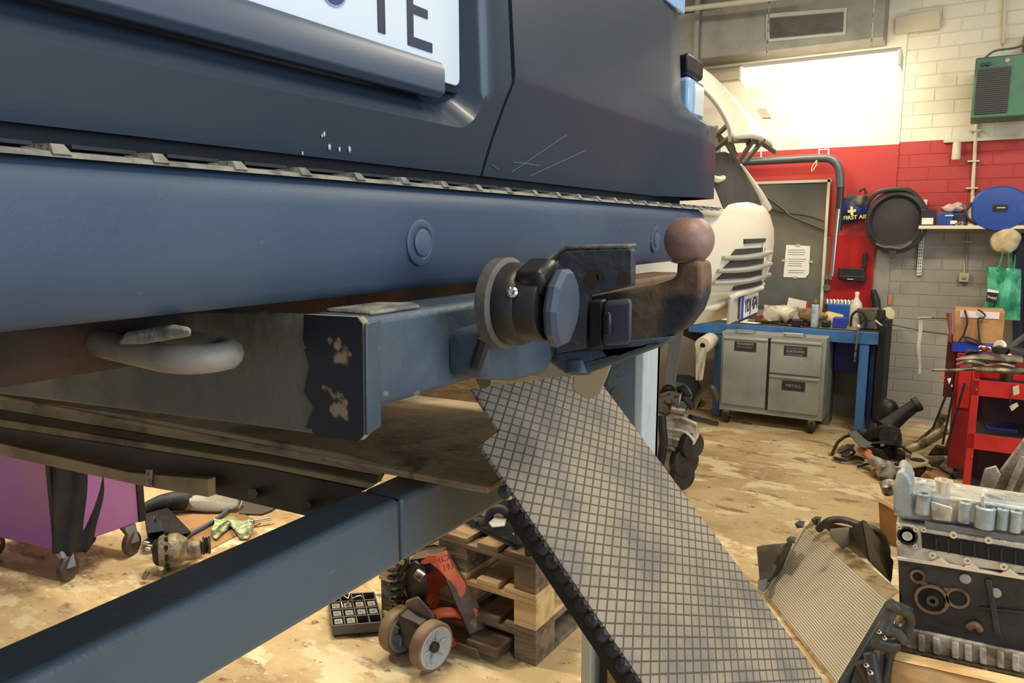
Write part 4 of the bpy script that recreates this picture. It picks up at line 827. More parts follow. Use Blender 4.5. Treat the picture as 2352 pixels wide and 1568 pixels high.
# --- things on the bench
def onb(px, py, z=zT):
    q = P(px, py, Z=z)
    if q.y < 6.53: q = P(px, py, Y=6.53); q.z = z
    return q
def blob(nm, px, py, r, sc, m, label, cat, amp=.02, fq=14, z=None, dz=0, u=18):
    c = P(px, py, Y=6.75) if z is None else onb(px, py)
    c.z = zT + r*sc[2]*.62+dz if z is None else z
    f = MB().sph(c, r, sc, u=u, v=12).jit(amp, fq)
    lo = min(v.co.z for v in f.bm.verts)
    for v in f.bm.verts: v.co.z += zT+dz-lo
    return tag(out(f, nm, m), label, cat)
blob('film_bag', 1800, 690, .19, (1.0, .6, .36), mat('milky_film', (206, 196, 178), .25, 0, [((170, 160, 140), 14, .5, .62)], (20, .8)), 'large crumpled milky plastic bag on the left of the workbench', 'bag', .07, 11)
blob('paper_bag', 1850, 690, .16, (1.2, .5, .42), mat('kraft_paper', (150, 118, 78), .8, 0, [((116, 88, 56), 12, .5, .6)], (14, .9)), 'crumpled brown paper bag behind the spray can', 'bag', .06, 9)
tag(out(MB().prism([P(x, y, Y=7.12) for x, y in ((1812, 683), (1806, 706), (1850, 714), (1853, 692))], (.0, -.004, .0)), 'paper_sheet', paper), 'white sheet of paper standing up behind the bags', 'paper')
tag(out(MB().lathe([(.05, 0), (.055, .01), (.03, .08), (.012, .11), (.012, .15), (.004, .19)], (P(1855, 700, Y=7.05).x, 7.05, zT), n=18), 'oil_funnel', mat('red_plastic', (178, 30, 24), .35)), 'small red funnel standing behind the white paper', 'funnel')
for i, (x, y, w_, h_) in enumerate(((1640, 731, .16, .12), (1690, 735, .22, .14), (1722, 742, .16, .1))):
    c = onb(x, y); c.z += .002+.002*i
    tag(out(MB().box(c, (w_, h_, .003), RZ(.2-.2*i)), 'paper_sheet', paper), ('leftmost white paper lying at the bench edge', 'middle white paper lying at the bench edge', 'rightmost white paper lying flat at the bench edge')[i], 'paper')
# thin rods / pliers on the bench
for i, (a, b_, r_, l_) in enumerate((((1712, 735), (1842, 762), .006, 'long pale rod lying across the bench front'), ((1735, 738), (1810, 748), .008, 'short steel rod lying behind the pale rod'), ((1752, 740), (1785, 744), .010, 'dark screwdriver lying by the papers'))):
    p, q = onb(*a), onb(*b_); p.z += r_+.001+.012*(i == 2); q.z += r_+.001
    tag(out(MB().cyl(p, q, r_, r2=r_*.6, n=8), 'steel_rod', (mat('pale_rod', (190, 176, 140), .4), steel, rubber)[i]), l_, 'rod')
for i, (px, py, m_, l_) in enumerate(((1745, 727, red, 'red plier handle in the clutter'), (1775, 736, dcast, 'dark metal part in the clutter'), (1808, 742, rubber, 'black tool lying by the black box'), (1762, 742, mat('brass', (190, 160, 90), .3, .8), 'small brass part on the bench'))):
    c = onb(px, py); f = MB()
    f.hull([c+V((random.uniform(-.06, .06), random.uniform(-.03, .03), random.uniform(0.001, .035))) for _ in range(12)])
    tag(out(f, 'loose_tool', m_, bev=.003), l_, 'tool')
def bbox(nm, px, py, w_, d_, h_, m_, label, cat='box', bev=.006, rz=0):
    c = onb(px, py); c += V((0, d_/2, h_/2+.001))
    return tag(out(MB().box(c, (w_, d_, h_), RZ(rz)), nm, m_, bev=bev), label, cat)
bbox('black_box', 1829, 759, .09, .1, .058, black, 'small black box on the bench front left of the spray can', rz=.1)
bbox('black_cup', 1895, 768, .065, .06, .065, black, 'small black cup on the bench front right of the spray can', 'cup', bev=.012)
bbox('drip_board', 1925, 772, .30, .22, .010, mat('tray_grey', (128, 124, 106), .5), 'grey tray under the blue box on the bench', 'tray')
bb = bbox('parts_box', 1926, 765, .10, .09, .085, mat('small_blue_box', (40, 58, 168), .4), 'small bright blue box standing on the grey tray')
bb.location.z += .011
bbox('blue_crate', 1915, 748, .22, .12, .15, mat('crate_blue', (34, 84, 170), .45), 'blue crate at the back of the bench under the red door', rz=.05).location.y += .35
sc_ = onb(1868, 766)
k = thing('spray_can', 'tall white spray can with a red nozzle on the bench', 'can', sc_)
out(MB().ab(sc_+V((-.028, -.0, .0)), sc_+V((.028, .05, .20))), 'can_body', mat('can_pale_blue', (186, 198, 208), .3, .2, [((150, 164, 180), 12, .52, .6)]), k, bev=.012, seg=3)
out(MB().lathe([(.026, 0), (.028, .008), (.026, .02), (.014, .026)], sc_+V((0, .025, .20)), n=16), 'can_cap', mat('can_green', (70, 110, 60), .4), k)
out(MB().lathe([(.009, 0), (.009, .018), (.006, .022)], sc_+V((.0, .025, .225)), n=12), 'nozzle', mat('nozzle_red', (206, 50, 34), .4), k)
bo = onb(1965, 760); bo.y = 6.75; bo.x = P(1967, 700, Y=6.75).x
k = thing('bottle', 'white narrow-necked plastic bottle at the right end of the bench', 'bottle', (bo.x, bo.y, zT))
out(MB().lathe([(.045, 0), (.048, .01), (.048, .17), (.042, .20), (.016, .25), (.014, .27)], (bo.x, bo.y, zT), n=22), 'bottle_body', mat('bottle_white', (214, 206, 184), .4), k)
out(MB().lathe([(.017, 0), (.017, .025), (.012, .03)], (bo.x, bo.y, zT+.268), n=16), 'cap', mat('bottle_cap_white', (232, 228, 216), .4), k)
c = onb(1905, 758); c.y = 6.8
tag(out(MB().lathe([(.045, 0), (.062, .02), (.062, .14), (.04, .15)], V((P(1893, 720, Y=6.8).x, 6.8, zT+.065)), (1, .3, -.25), 24), 'lamp_shade', mat('pale_yellow', (206, 190, 132), .45)), 'pale yellow cylinder lying on the bench in front of the blue crate', 'roll')
bs = P(1994, 745, Y=6.72)
k = thing('bench_vice', 'dirty bench vice at the right end of the workbench', 'vice', (bs.x, 6.72, zT))
vm = mat('vice_grey_green', (104, 98, 78), .5, .2, [((60, 56, 46), 9, .5, .62)])
out(MB().hull([V((bs.x+x, 6.72+y, zT+z)) for x, y, z in ((-.07, -.06, 0), (.09, -.06, 0), (.09, .1, 0), (-.07, .1, 0), (-.03, -.02, .09), (.05, -.02, .09), (.05, .06, .09), (-.03, .06, .09))]), 'vice_base', dcast, k, bev=.01)
out(MB().hull([V((bs.x+x, 6.72+y, zT+z)) for x, y, z in ((-.09, -.04, .17), (.07, -.04, .175), (.07, .06, .175), (-.09, .06, .17), (-.06, -.03, .07), (.05, -.03, .07), (.05, .05, .07), (-.06, .05, .07))]), 'vice_body', vm, k, bev=.008)
out(MB().hull([V((bs.x+x, 6.72+y, zT+z)) for x, y, z in ((.06, -.04, .175), (.11, -.04, .165), (.12, .05, .16), (.07, -.03, .02), (.13, .04, .03))]), 'vice_jaw', dcast, k, bev=.008)
out(MB().curve([V((bs.x-.12, 6.64, zT+.02)), V((bs.x-.12, 6.64, zT+.10)), V((bs.x-.08, 6.64, zT+.15)), V((bs.x-.02, 6.65, zT+.11)), V((bs.x-.01, 6.65, zT+.02))], .010, 8), 'vice_bow', rubber, k)
ro = P(2033, 722, Y=6.85)
tag(out(MB().lathe([(.03, 0), (.052, .002), (.052, .05), (.03, .052)], ro, (.6, -.5, .3), 20), 'tape_roll', mat('cream_tape', (210, 198, 148), .5)), 'cream tape roll hooked on the vice, upper of two', 'tape')
tag(out(MB().lathe([(.02, 0), (.036, .002), (.036, .07), (.02, .072)], P(2028, 752, Y=6.85)+V((0, 0, -.03)), (0, 0, 1), 20), 'tape_roll', mat('cream_tape', (210, 198, 148), .5)), 'cream tape roll standing on the bench, lower of two', 'tape')
tag(out(MB().curve([P(2030, 742, Y=6.9), P(2080, 752, Y=6.9), P(2130, 762, Y=6.95), P(2190, 770, Y=7.1)], .005, 6), 'power_cable', mat('thin_cable_brown', (70, 62, 50), .5)), 'thin dark cable sagging from the bench to the right', 'cable')
out_ = out(MB().curve([P(2010, 735, Y=6.6), P(2022, 745, Y=6.6), P(2031, 752, Y=6.6)], .008, 6), 'pale_strip', mat('strip_pale', (204, 190, 150), .5)); tag(out_, 'short pale strip lying at the right bench corner', 'strip')
# socket strip hanging along the bench back
k = thing('socket_rail', 'row of chrome sockets on a rail at the back of the bench', 'rail', (P(1930, 700, Y=7.15).x, 7.15, 1.0))
x0, x1 = P(1893, 700, Y=7.15).x, P(1962, 700, Y=7.15).x; zr = P(1925, 692, Y=7.15).z
out(MB().ab((x0, 7.14, zr-.07), (x1, 7.22, zr-.03)), 'rail', mat('dark_red_rail', (70, 24, 26), .5), k, bev=.003)
for i in range(8):
    x = x0+.02+i*(x1-x0-.04)/7; out(MB().lathe([(.016, 0), (.016, .04), (.01, .05)], (x, 7.17, zr-.03), n=12), 'socket', chrome, k)
# leaning rod with ball head in front of the bench
rr_ = thing('steel_probe', 'thin steel rod with a ball head hanging at the bench front', 'rod', P(1962, 830, Y=6.45))
out(MB().cyl(P(1971, 750, Y=6.46), P(1963, 830, Y=6.46), .009, n=10), 'rod', steel, rr_)
out(MB().sph(P(1972, 750, Y=6.46), .019), 'ball_head', mat('ball_pale', (196, 190, 170), .3, .5), rr_)
# paper roll beside the cabinet
k = thing('paper_roll', 'large roll of white wiping paper hanging left of the blue bench leg', 'roll', P(1612, 800, Y=6.4))
ra_ = P(1614, 793, Y=6.28); rb2 = P(1650, 770, Y=6.72)
out(MB().lathe([(.022, 0), (.068, 0), (.070, .004), (.070, .40), (.068, .404), (.022, .404)], ra_, rb2-ra_, 28), 'roll', mat('wipe_white', (210, 202, 180), .8), k)
out(MB().cyl(ra_+(ra_-rb2).normalized()*.001, ra_+(ra_-rb2).normalized()*.003, .023, n=16), 'core', blackhole, k)
rows = []
for j in range(12):
    v = j/11; rows.append([P(1598+u*(26-10*v), 798+v*75, Y=6.27+.01*math.sin(u*9+v*7)) for u in (0, .25, .5, .75, 1)])
out(MB().grid(rows, (0, .003, 0)), 'loose_sheet', mat('wipe_thin', (200, 192, 170), .8), k)
tag(out(MB().hull([P(x, y, Y=Y_) for Y_ in (6.7, 6.9) for x, y in ((1572, 745), (1640, 750), (1636, 770), (1612, 790), (1590, 778), (1568, 770))]), 'dark_bundle', mat('bundle_dark', (46, 42, 36), .8, 0, [((30, 28, 26), 10, .5, .6)]), bev=.01), 'dark cloth bundle hanging at the left end of the bench', 'cloth')
for i, (x, y, l_) in enumerate(((1668, 962, 'left one of two crates'), (1905, 930, 'right'))): pass
tag(out(MB().ab((P(1890, 900, Y=6.7).x, 6.7, 0), (P(1908, 900, Y=6.7).x, 6.9, .50)), 'metal_box', mat('box_shadow_grey', (96, 96, 92), .5), bev=.004), 'narrow grey metal box standing right of the bin cabinet', 'box')  # one even grey over the whole box
# ---------------------------------------------------------------- gearbox behind the post
gb_ = thing('gearbox', 'oily gearbox standing on the floor right of the white post', 'gearbox', (-1.5, 4.45, 0))
GY = 4.42
def poly3(px, y0, y1, dx=0): return [P(x, y, Y=y0) for x, y in px]+[P(x, y, Y=y1)+V((dx, 0, 0)) for x, y in px]
out(MB().hull(poly3([(1505, 965), (1560, 955), (1603, 972), (1606, 1000), (1585, 1040), (1550, 1090), (1505, 1110), (1480, 1060)], 4.35, 4.62)), 'main_case', mat('gearbox_cast', (216, 210, 192), .4, .3, [((150, 144, 128), 9, .46, .6), ((210, 208, 196), 14, .62, .7)], (30, .8)), gb_, bev=.015)
for px in ([(1512, 962), (1560, 958), (1600, 974)], [(1512, 982), (1570, 990), (1594, 1012)], [(1514, 1002), (1560, 1010), (1580, 1030)], [(1516, 1028), (1545, 1030), (1560, 1050)]):
    out(MB().curve([P(x, y, Y=4.33) for x, y in px], .010, 8), 'cast_rib', MATS['gearbox_cast'], gb_)
for cx_, cy_, r_ in ((1594, 1028, .085), (1578, 1065, .10), (1573, 1100, .085)):
    out(MB().lathe([(r_*.2, -.0), (r_*.97, 0), (r_, .012), (r_, .05), (r_*.9, .06)], P(cx_, cy_-4, Y=4.36), (.75, -.45, 0)if 0 else (-.8, .5, 0), 22), 'cover_lobe', mat('gearbox_black_cover', (34, 34, 32), .5, 0, [((52, 50, 46), 10, .5, .6)]), gb_, bev=.004)
out(MB().hull(poly3([(1505, 1110), (1545, 1090), (1566, 1130), (1560, 1140), (1530, 1130)], 4.3, 4.55)), 'foot_lug', dcast, gb_, bev=.01)
out(MB().hull(poly3([(1512, 905), (1540, 895), (1566, 905), (1560, 940), (1530, 955), (1510, 948)], 4.35, 4.5)), 'actuator', steel, gb_, bev=.008)
for x, y in ((1539, 922), (1533, 936)): out(MB().lathe([(.01, 0), (.011, .012), (.005, .012)], P(x, y, Y=4.34), (0, -1, 0), 12), 'bolt', chrome, gb_)
out(MB().cyl(P(1540, 938, Y=4.33), P(1572, 945, Y=4.36), .030, n=14), 'solenoid', steel, gb_)
out(MB().curve([P(1520, 955, Y=4.3), P(1522, 985, Y=4.28), P(1524, 1020, Y=4.28), P(1516, 1065, Y=4.28)], .026, 10), 'hose', rubber, gb_)
for x0, y0, x1, y1 in ((1556, 914, 1590, 935), (1520, 905, 1545, 895), (1560, 895, 1580, 910)):
    out(MB().curve([P(x0, y0, Y=4.4), P((x0+x1)/2, (y0+y1)/2-10, Y=4.38), P(x1, y1, Y=4.42)], .022, 8), 'loom', rubber, gb_)
out(MB().curve([P(1590, 935, Y=4.45), P(1600, 915, Y=4.45), P(1622, 893, Y=4.45), P(1636, 892, Y=4.45), P(1645, 915, Y=4.5)], [.026, .026, .020, .02, .02], 10), 'curved_pipe', mat('olive_pipe', (74, 72, 54), .4, .2), gb_)
tag(out(MB().cyl(P(1585, 958, Y=4.6), P(1645, 972, Y=4.9), .02, n=10), 'drive_shaft', dcast), 'dark shaft lying behind the gearbox toward the cabinet', 'shaft')
tag(out(MB().lathe([(.12, 0), (.145, .02), (.13, .05), (.07, .06)], P(1555, 912, Y=6.45), (.3, -.8, .4), 24), 'hose_coil', mat('green_hose', (44, 84, 60), .4)), 'coil of green hose behind the gearbox', 'hose')
tag(out(MB().sph(P(1568, 905, Y=6.8), .19, (1, .8, 1.05)).jit(.02, 8), 'cloth_pile', mat('dark_blue_rag', (60, 66, 78), .9)), 'dark blue rag heap behind the gearbox', 'cloth')
# ---------------------------------------------------------------- cantilever: pallet stack
PL = Matrix.Translation((-1.262, 2.295, 0)) @ Matrix.Rotation(-.045, 4, 'Z')
def pallet(z, dx, dy, rz, label, mt, mt2):
    o = thing('wooden_pallet', label, 'pallet', M=PL @ Matrix.Translation((dx, dy, z)) @ Matrix.Rotation(rz, 4, 'Z'), group='wooden pallets in the stack')
    for x, w_ in ((-.0725, .145), (-.225, .1), (-.40, .145), (-.575, .1), (-.7275, .145)):
        out(MB().box((x, .6, .133), (w_, 1.2, .022)), 'deck_board', mt, o, world=False, bev=.003)
    for y in (.0725, .6, 1.1275):
        out(MB().box((-.4, y, .111), (.8, .145, .022)), 'stringer_board', mt2, o, world=False, bev=.003)
    for x, w_ in ((-.05, .1), (-.4, .145), (-.75, .1)):
        for y in (.0725, .6, 1.1275):
            out(MB().box((x, y, .061), (w_, .145, .078)), 'block', mt2, o, world=False, bev=.003)
        out(MB().box((x, .6, .011), (w_, 1.2, .022)), 'bottom_board', mt, o, world=False, bev=.003)
    return o
pallet(0, 0, 0, 0, 'weathered grey pallet at the bottom of the stack', wood3, wood3)
pallet(.145, .0, .0, .015, 'yellowish newer pallet in the middle of the stack', wood2, wood2)
tp = pallet(.290, -.005, .005, -.01, 'worn pallet on top of the stack with hoses on it', wood, wood3)
# hose assembly and green-grey box on the pallets
zt4 = .436
k = thing('parts_crate', 'dark grey-green plastic crate on top of the pallet stack', 'crate', P(1180, 1255, Z=zt4))
o0 = P(1188, 1262, Z=zt4); ax_ = (P(1090, 1212, Z=zt4)-o0); ax_.z = 0; ax_ = ax_.normalized()*.42; ay_ = V((-ax_.y, ax_.x, 0)).normalized()*-.20; h = V((0, 0, .07))
gcm = mat('crate_grey_green', (48, 58, 56), .55, 0, [((62, 70, 66), 8, .5, .6)])
out(MB().loops([[o0, o0+ax_, o0+ax_+ay_, o0+ay_], [o0+h, o0+ax_+h, o0+ax_+ay_+h, o0+ay_+h], [o0+h+(ax_*.04+ay_*.07), o0+ax_*.96+ay_*.07+h, o0+ax_*.96+ay_*.93+h, o0+ax_*.04+ay_*.93+h], [o0+(ax_*.05+ay_*.09)+h*.2, o0+ax_*.95+ay_*.09+h*.2, o0+ax_*.95+ay_*.91+h*.2, o0+ax_*.05+ay_*.91+h*.2]]), 'crate_walls', gcm, k)
out(MB().prism([o0+h*.1, o0+ax_+h*.1, o0+ax_+ay_+h*.1, o0+ay_+h*.1], (0, 0, .012)), 'crate_floor', gcm, k)
k = thing('coolant_hose_assembly', 'thermostat housing with bent black hoses lying on the crate', 'hose', P(1180, 1230, Z=.5))
out(MB().curve([P(1100, 1198, Z=.53), P(1118, 1198, Z=.56), P(1128, 1175, Z=.60), P(1148, 1168, Z=.62), P(1168, 1180, Z=.60), P(1186, 1196, Z=.57)], .017, 12), 'upper_hose', rubber, k)
out(MB().lathe([(.012, 0), (.019, .002), (.019, .03)], P(1098, 1199, Z=.53), (-.3, -1, .1), 16), 'hose_end', rubber, k)
out(MB().hull([P(x, y, Z=z) for z in (.53, .59) for x, y in ((1122, 1200), (1140, 1184), (1165, 1186), (1160, 1208), (1130, 1212))]), 'housing', cast, k, bev=.006)
out(MB().curve([P(1130, 1205, Z=.55), P(1150, 1210, Z=.55), P(1180, 1210, Z=.55)], [.03, .034, .026], 14), 'silencer', rubber, k)
out(MB().curve([P(1180, 1208, Z=.55), P(1200, 1215, Z=.55), P(1214, 1240, Z=.50), P(1217, 1266, Z=.445)], [.022, .021, .020, .021], 12), 'outlet_hose', rubber, k)
for x in (1176, 1185): out(MB().lathe([(.026, -.005), (.0285, -.004), (.0285, .004), (.026, .005)], P(x, 1208+(x-1176)*.3, Z=.55), (P(1200, 1215, Z=.55)-P(1180, 1208, Z=.55)), 20), 'hose_clamp', chrome, k)
# ---------------------------------------------------------------- pallet jack
pj = thing('pallet_jack', 'worn orange pallet jack parked with its forks in the pallet stack', 'pallet jack', (-1.6, 2.15, 0))
org = mat('jack_orange', (240, 116, 70), .5, 0, [((214, 92, 54), 8, .5, .64)]); jb = mat('jack_worn_brown', (112, 92, 78), .5, .4, [((86, 70, 60), 10, .48, .62), ((150, 126, 100), 16, .62, .7)])
jd = mat('jack_dark_grease', (48, 42, 38), .45, .3, [((72, 62, 54), 18, .5, .62)])
wn = V((.985, -.17, 0)).normalized()
for base, nm, lb_ in ((V((-1.60, 2.085, .093)), 'steer_wheel', 'front steer wheel with a white disc'), (V((-1.775, 2.115, .093)), 'steer_wheel', 'rear steer wheel')):
    wo = out(MB().lathe([(.060, -.028), (.088, -.027), (.093, -.021), (.093, .021), (.088, .027), (.076, .028), (.060, .02), (.060, -.028)], base, wn, 40), nm, mat('wheel_tread_tan', (140, 112, 82), .6, 0, [((120, 92, 66), 10, .5, .6)]), pj, label=lb_)
    out(MB().lathe([(.02, .010), (.04, .012), (.055, .016), (.068, .026), (.074, .0285), (.080, .0285), (.080, .02), (.001, .0)], base, wn, 40), 'wheel_disc', mat('wheel_disc_white', (176, 182, 182), .45, 0, [((150, 140, 122), 16, .6, .7)]), wo)
    for a in range(6):
        t = a*math.pi/3+.2; u_a, v_a = MB().frame(wn); d_ = u_a*math.cos(t)+v_a*math.sin(t)
        out(MB().hull([base+wn*.011+d_*.024+wn*.0, base+wn*.020+d_*.024, base+wn*.024+d_*.066, base+wn*.012+d_*.066, base+wn*.016+d_*.045+d_.cross(wn)*.005, base+wn*.016+d_*.045-d_.cross(wn)*.005]), 'wheel_rib', MATS['wheel_disc_white'], wo)
    out(MB().lathe([(.020, 0), (.020, .026), (.015, .03), (.001, .03)], base, wn, 20), 'hub', jd, wo)
out(MB().cyl(V((-1.80, 2.12, .093)), V((-1.575, 2.08, .093)), .013, n=14), 'axle', jd, pj)
out(MB().hull([V((x, y, z)) for x, y, z in ((-1.73, 2.07, .05), (-1.66, 2.06, .05), (-1.66, 2.14, .05), (-1.73, 2.15, .05), (-1.74, 2.06, .19), (-1.63, 2.06, .17), (-1.62, 2.16, .18), (-1.75, 2.17, .2))]), 'steering_head', jd, pj, bev=.012)
# spring on the pump piston
c0 = P(915, 1405, Y=2.16); c1 = P(905, 1300, Y=2.16); pts = []
for i in range(6*14+1):
    t = i/(6*14); a = t*6*2*math.pi; pts.append(c0.lerp(c1, t)+V((math.cos(a)*.027, math.sin(a)*.027, 0)))
out(MB().tube(pts, .0065, 8), 'spring', jd, pj)
out(MB().tube([c0+V((0, 0, -.03)), c1+V((0, 0, .02))], .015, 12), 'piston_rod', mat('piston_steel', (120, 116, 100), .3, .7), pj)
out(MB().lathe([(.03, 0), (.032, .004), (.032, .016), (.02, .022)], c1+V((0, 0, -.005)), n=20), 'spring_cap', jb, pj)
out(MB().lathe([(.03, 0), (.033, .005), (.033, .03), (.026, .035)], c0+V((0, 0, -.03)), n=20), 'spring_seat', jd, pj)
out(MB().hull(PP([(930, 1300), (955, 1285), (975, 1300), (985, 1345), (975, 1390), (940, 1385), (925, 1340)], Y=2.18)+PP([(930, 1300), (955, 1285), (980, 1310), (980, 1380), (940, 1385)], Y=2.28)), 'pump_body', mat('pump_black', (36, 34, 34), .4, .2), pj, bev=.014)
out(MB().cyl(P(958, 1316, Y=2.17), P(975, 1328, Y=2.17), .022, n=14), 'pump_cap', steel, pj)
out(MB().hull(PP([(930, 1380), (960, 1368), (970, 1390), (995, 1410), (1000, 1425), (960, 1430), (930, 1415)], Y=2.12)+PP([(940, 1375), (965, 1372), (1000, 1410), (960, 1425)], Y=2.2)), 'pump_base', mat('pump_pale_brown', (128, 112, 96), .5, .2, [((84, 72, 62), 10, .5, .6)]), pj, bev=.008)
out(MB().curve([P(905, 1290, Y=2.15), P(925, 1278, Y=2.17), P(935, 1290, Y=2.17), P(925, 1310, Y=2.16)], .010, 8), 'linkage', black, pj)
# triangular bulkhead: top plate, slanted bar, shadowed orange back
T0, T1, T2, T3 = P(942, 1283, Y=2.22), P(1001, 1273, Y=2.22), P(1025, 1258, Y=2.30), P(990, 1251, Y=2.36)
out(MB().prism([P(942, 1284, Y=2.20), P(1001, 1276, Y=2.22), P(1027, 1256, Y=2.30), P(995, 1249, Y=2.38), P(960, 1262, Y=2.34)], (0, 0, -.012)), 'top_plate', jb, pj, bev=.003)
out(MB().prism([P(942, 1286, Y=2.2), P(1001, 1278, Y=2.22), P(1004, 1312, Y=2.22), P(970, 1320, Y=2.2), P(940, 1305, Y=2.2)], (0, .008, 0)), 'gusset', jd, pj, bev=.002)
bar_ = [P(1001, 1276, Y=2.22), P(1026, 1262, Y=2.27), P(1140, 1455, Y=2.36)]
nrm = (bar_[1]-bar_[0]).cross(bar_[2]-bar_[0]).normalized()
if nrm.dot(fw) < 0: nrm = -nrm
for x_, y_ in ((1144, 1470), (1092, 1488)): d_ = ray(x_, y_); bar_.append(EYE+d_*((bar_[0]-EYE).dot(nrm)/d_.dot(nrm)))
so_ = out(MB().prism(bar_, nrm*.012), 'slanted_bar', jb, pj, bev=.002, label='slanted bar with flaking orange paint')
def onbar(x, y, e=.0008):
    d = ray(x, y); s = (bar_[0]-EYE).dot(nrm)/d.dot(nrm); return EYE+d*s-nrm*e
out(MB().prism([onbar(x, y) for x, y in ((1003, 1277), (1026, 1264), (1031, 1283), (1043, 1300), (1046, 1308), (1056, 1320), (1066, 1334), (1070, 1345), (1068, 1360), (1062, 1368), (1058, 1372), (1052, 1364), (1049, 1352), (1044, 1347), (1036, 1335), (1026, 1328), (1012, 1312))], -nrm*.0008), 'orange_paint', org, so_)
out(MB().prism([onbar(x, y) for x, y in ((1085, 1398), (1092, 1396), (1100, 1403), (1102, 1412), (1098, 1416), (1092, 1412))], -nrm*.0008), 'orange_paint', org, so_)
out(MB().prism([onbar(x, y) for x, y in ((1098, 1422), (1106, 1420), (1104, 1432), (1108, 1440))], -nrm*.0008), 'orange_paint', org, so_)
out(MB().prism([onbar(1119+10*math.cos(t)-4*math.sin(t), 1446+12*math.sin(t), .001) for t in [i*math.pi/8 for i in range(16)]], -nrm*.0006), 'bar_hole', mat('hole_dark_red', (66, 34, 30), .7), so_)
xa = (onbar(1040, 1290)-onbar(1010, 1300)).normalized(); ya = (onbar(1012, 1280)-onbar(1030, 1315)).normalized()
text('XCX', .034, frameM(onbar(1019, 1283, .002), xa, ya), mat('pencil_dark', (120, 56, 36), .7), so_)
text('193', .036, frameM(onbar(1029, 1302, .002), xa, ya), mat('pencil_dark', (120, 56, 36), .7), so_)
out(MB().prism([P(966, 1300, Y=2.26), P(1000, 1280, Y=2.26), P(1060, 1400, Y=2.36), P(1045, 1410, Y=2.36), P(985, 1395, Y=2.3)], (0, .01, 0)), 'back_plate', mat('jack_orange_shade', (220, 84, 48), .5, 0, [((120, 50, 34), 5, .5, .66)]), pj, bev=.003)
out(MB().prism([P(968, 1288, Y=2.19), P(985, 1276, Y=2.19), P(1001, 1275, Y=2.19), P(1008, 1300, Y=2.19), P(1012, 1312, Y=2.19), P(1000, 1302, Y=2.19), P(988, 1292, Y=2.19), P(974, 1296, Y=2.19), P(966, 1294, Y=2.19)], (0, .004, 0)), 'orange_paint', org, pj)
out(MB().curve([P(995, 1412, Y=2.2), P(1020, 1406, Y=2.22), P(1055, 1408, Y=2.28), P(1066, 1420, Y=2.3)], [.028, .024, .024, .022], 10, flat=.8), 'lift_arm', org, pj)
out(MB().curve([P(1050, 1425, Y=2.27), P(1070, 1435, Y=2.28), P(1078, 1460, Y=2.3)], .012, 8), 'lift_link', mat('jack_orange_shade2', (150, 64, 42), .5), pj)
fp = [P(1030, 1472, Y=2.20), P(1096, 1492, Y=2.205), P(1102, 1512, Y=2.21), P(1100, 1512, Y=2.21), P(1035, 1488, Y=2.2)]
out(MB().prism(fp, (0, .015, 0)), 'front_bar', jb, pj, bev=.002)
out(MB().prism([P(1031, 1462, Y=2.195), P(1042, 1466, Y=2.195), P(1048, 1480, Y=2.195), P(1042, 1486, Y=2.195), P(1032, 1482, Y=2.195)], (0, -.002, 0)), 'orange_paint', org, pj)
out(MB().quadbox([V((x, y, z)) for z in (.035, .075) for x, y in ((-1.53, 2.215), (-1.385, 2.215), (-1.335, 3.3), (-1.48, 3.3))]), 'fork', jb, pj, bev=.004)
out(MB().quadbox([V((x, y, z)) for z in (.035, .075) for x, y in ((-1.93, 2.215), (-1.785, 2.215), (-1.735, 3.3), (-1.88, 3.3))]), 'fork', jb, pj, bev=.004)
# ---------------------------------------------------------------- socket tray on the floor
tr0 = [P(763, 1437, Z=.052), P(880, 1428, Z=.052), P(876, 1352, Z=.052), P(752, 1366, Z=.052)]
ux = (tr0[1]-tr0[0]); uy = (tr0[3]-tr0[0])
k = thing('parts_tray', 'black compartment tray of small labelled boxes on the floor', 'tray', tr0[0]+V((0, 0, -.052)))
def tp_(u, v, z=0): return tr0[0]+ux*u+uy*v+V((0, 0, z))
trm = mat('tray_edge_grey', (96, 92, 82), .5)
out(MB().loops([[tp_(0.02, .02, -.05), tp_(.98, .02, -.05), tp_(.98, .98, -.05), tp_(.02, .98, -.05)], [tp_(0, 0), tp_(1, 0), tp_(1, 1), tp_(0, 1)]]), 'tray_walls', mat('tray_brown_black', (62, 56, 50), .5), k)
out(MB().prism([tp_(.02, .02, -.05), tp_(.98, .02, -.05), tp_(.98, .98, -.05), tp_(.02, .98, -.05)], (0, 0, .01)), 'tray_floor', black, k)
for i in range(5): u = .01+i*.245; out(MB().prism([tp_(u-.012, 0), tp_(u+.012, 0), tp_(u+.012, 1), tp_(u-.012, 1)], (0, 0, -.04)), 'divider', trm, k)
for j in range(5): v = .01+j*.245; out(MB().prism([tp_(0, v-.014), tp_(1, v-.014), tp_(1, v+.014), tp_(0, v+.014)], (0, 0, -.04)), 'divider', trm, k)
sm = mat('small_box_grey', (148, 146, 132), .6, 0, [((120, 116, 104), 40, .52, .6)])
NTH = ('first', 'second', 'third', 'fourth')
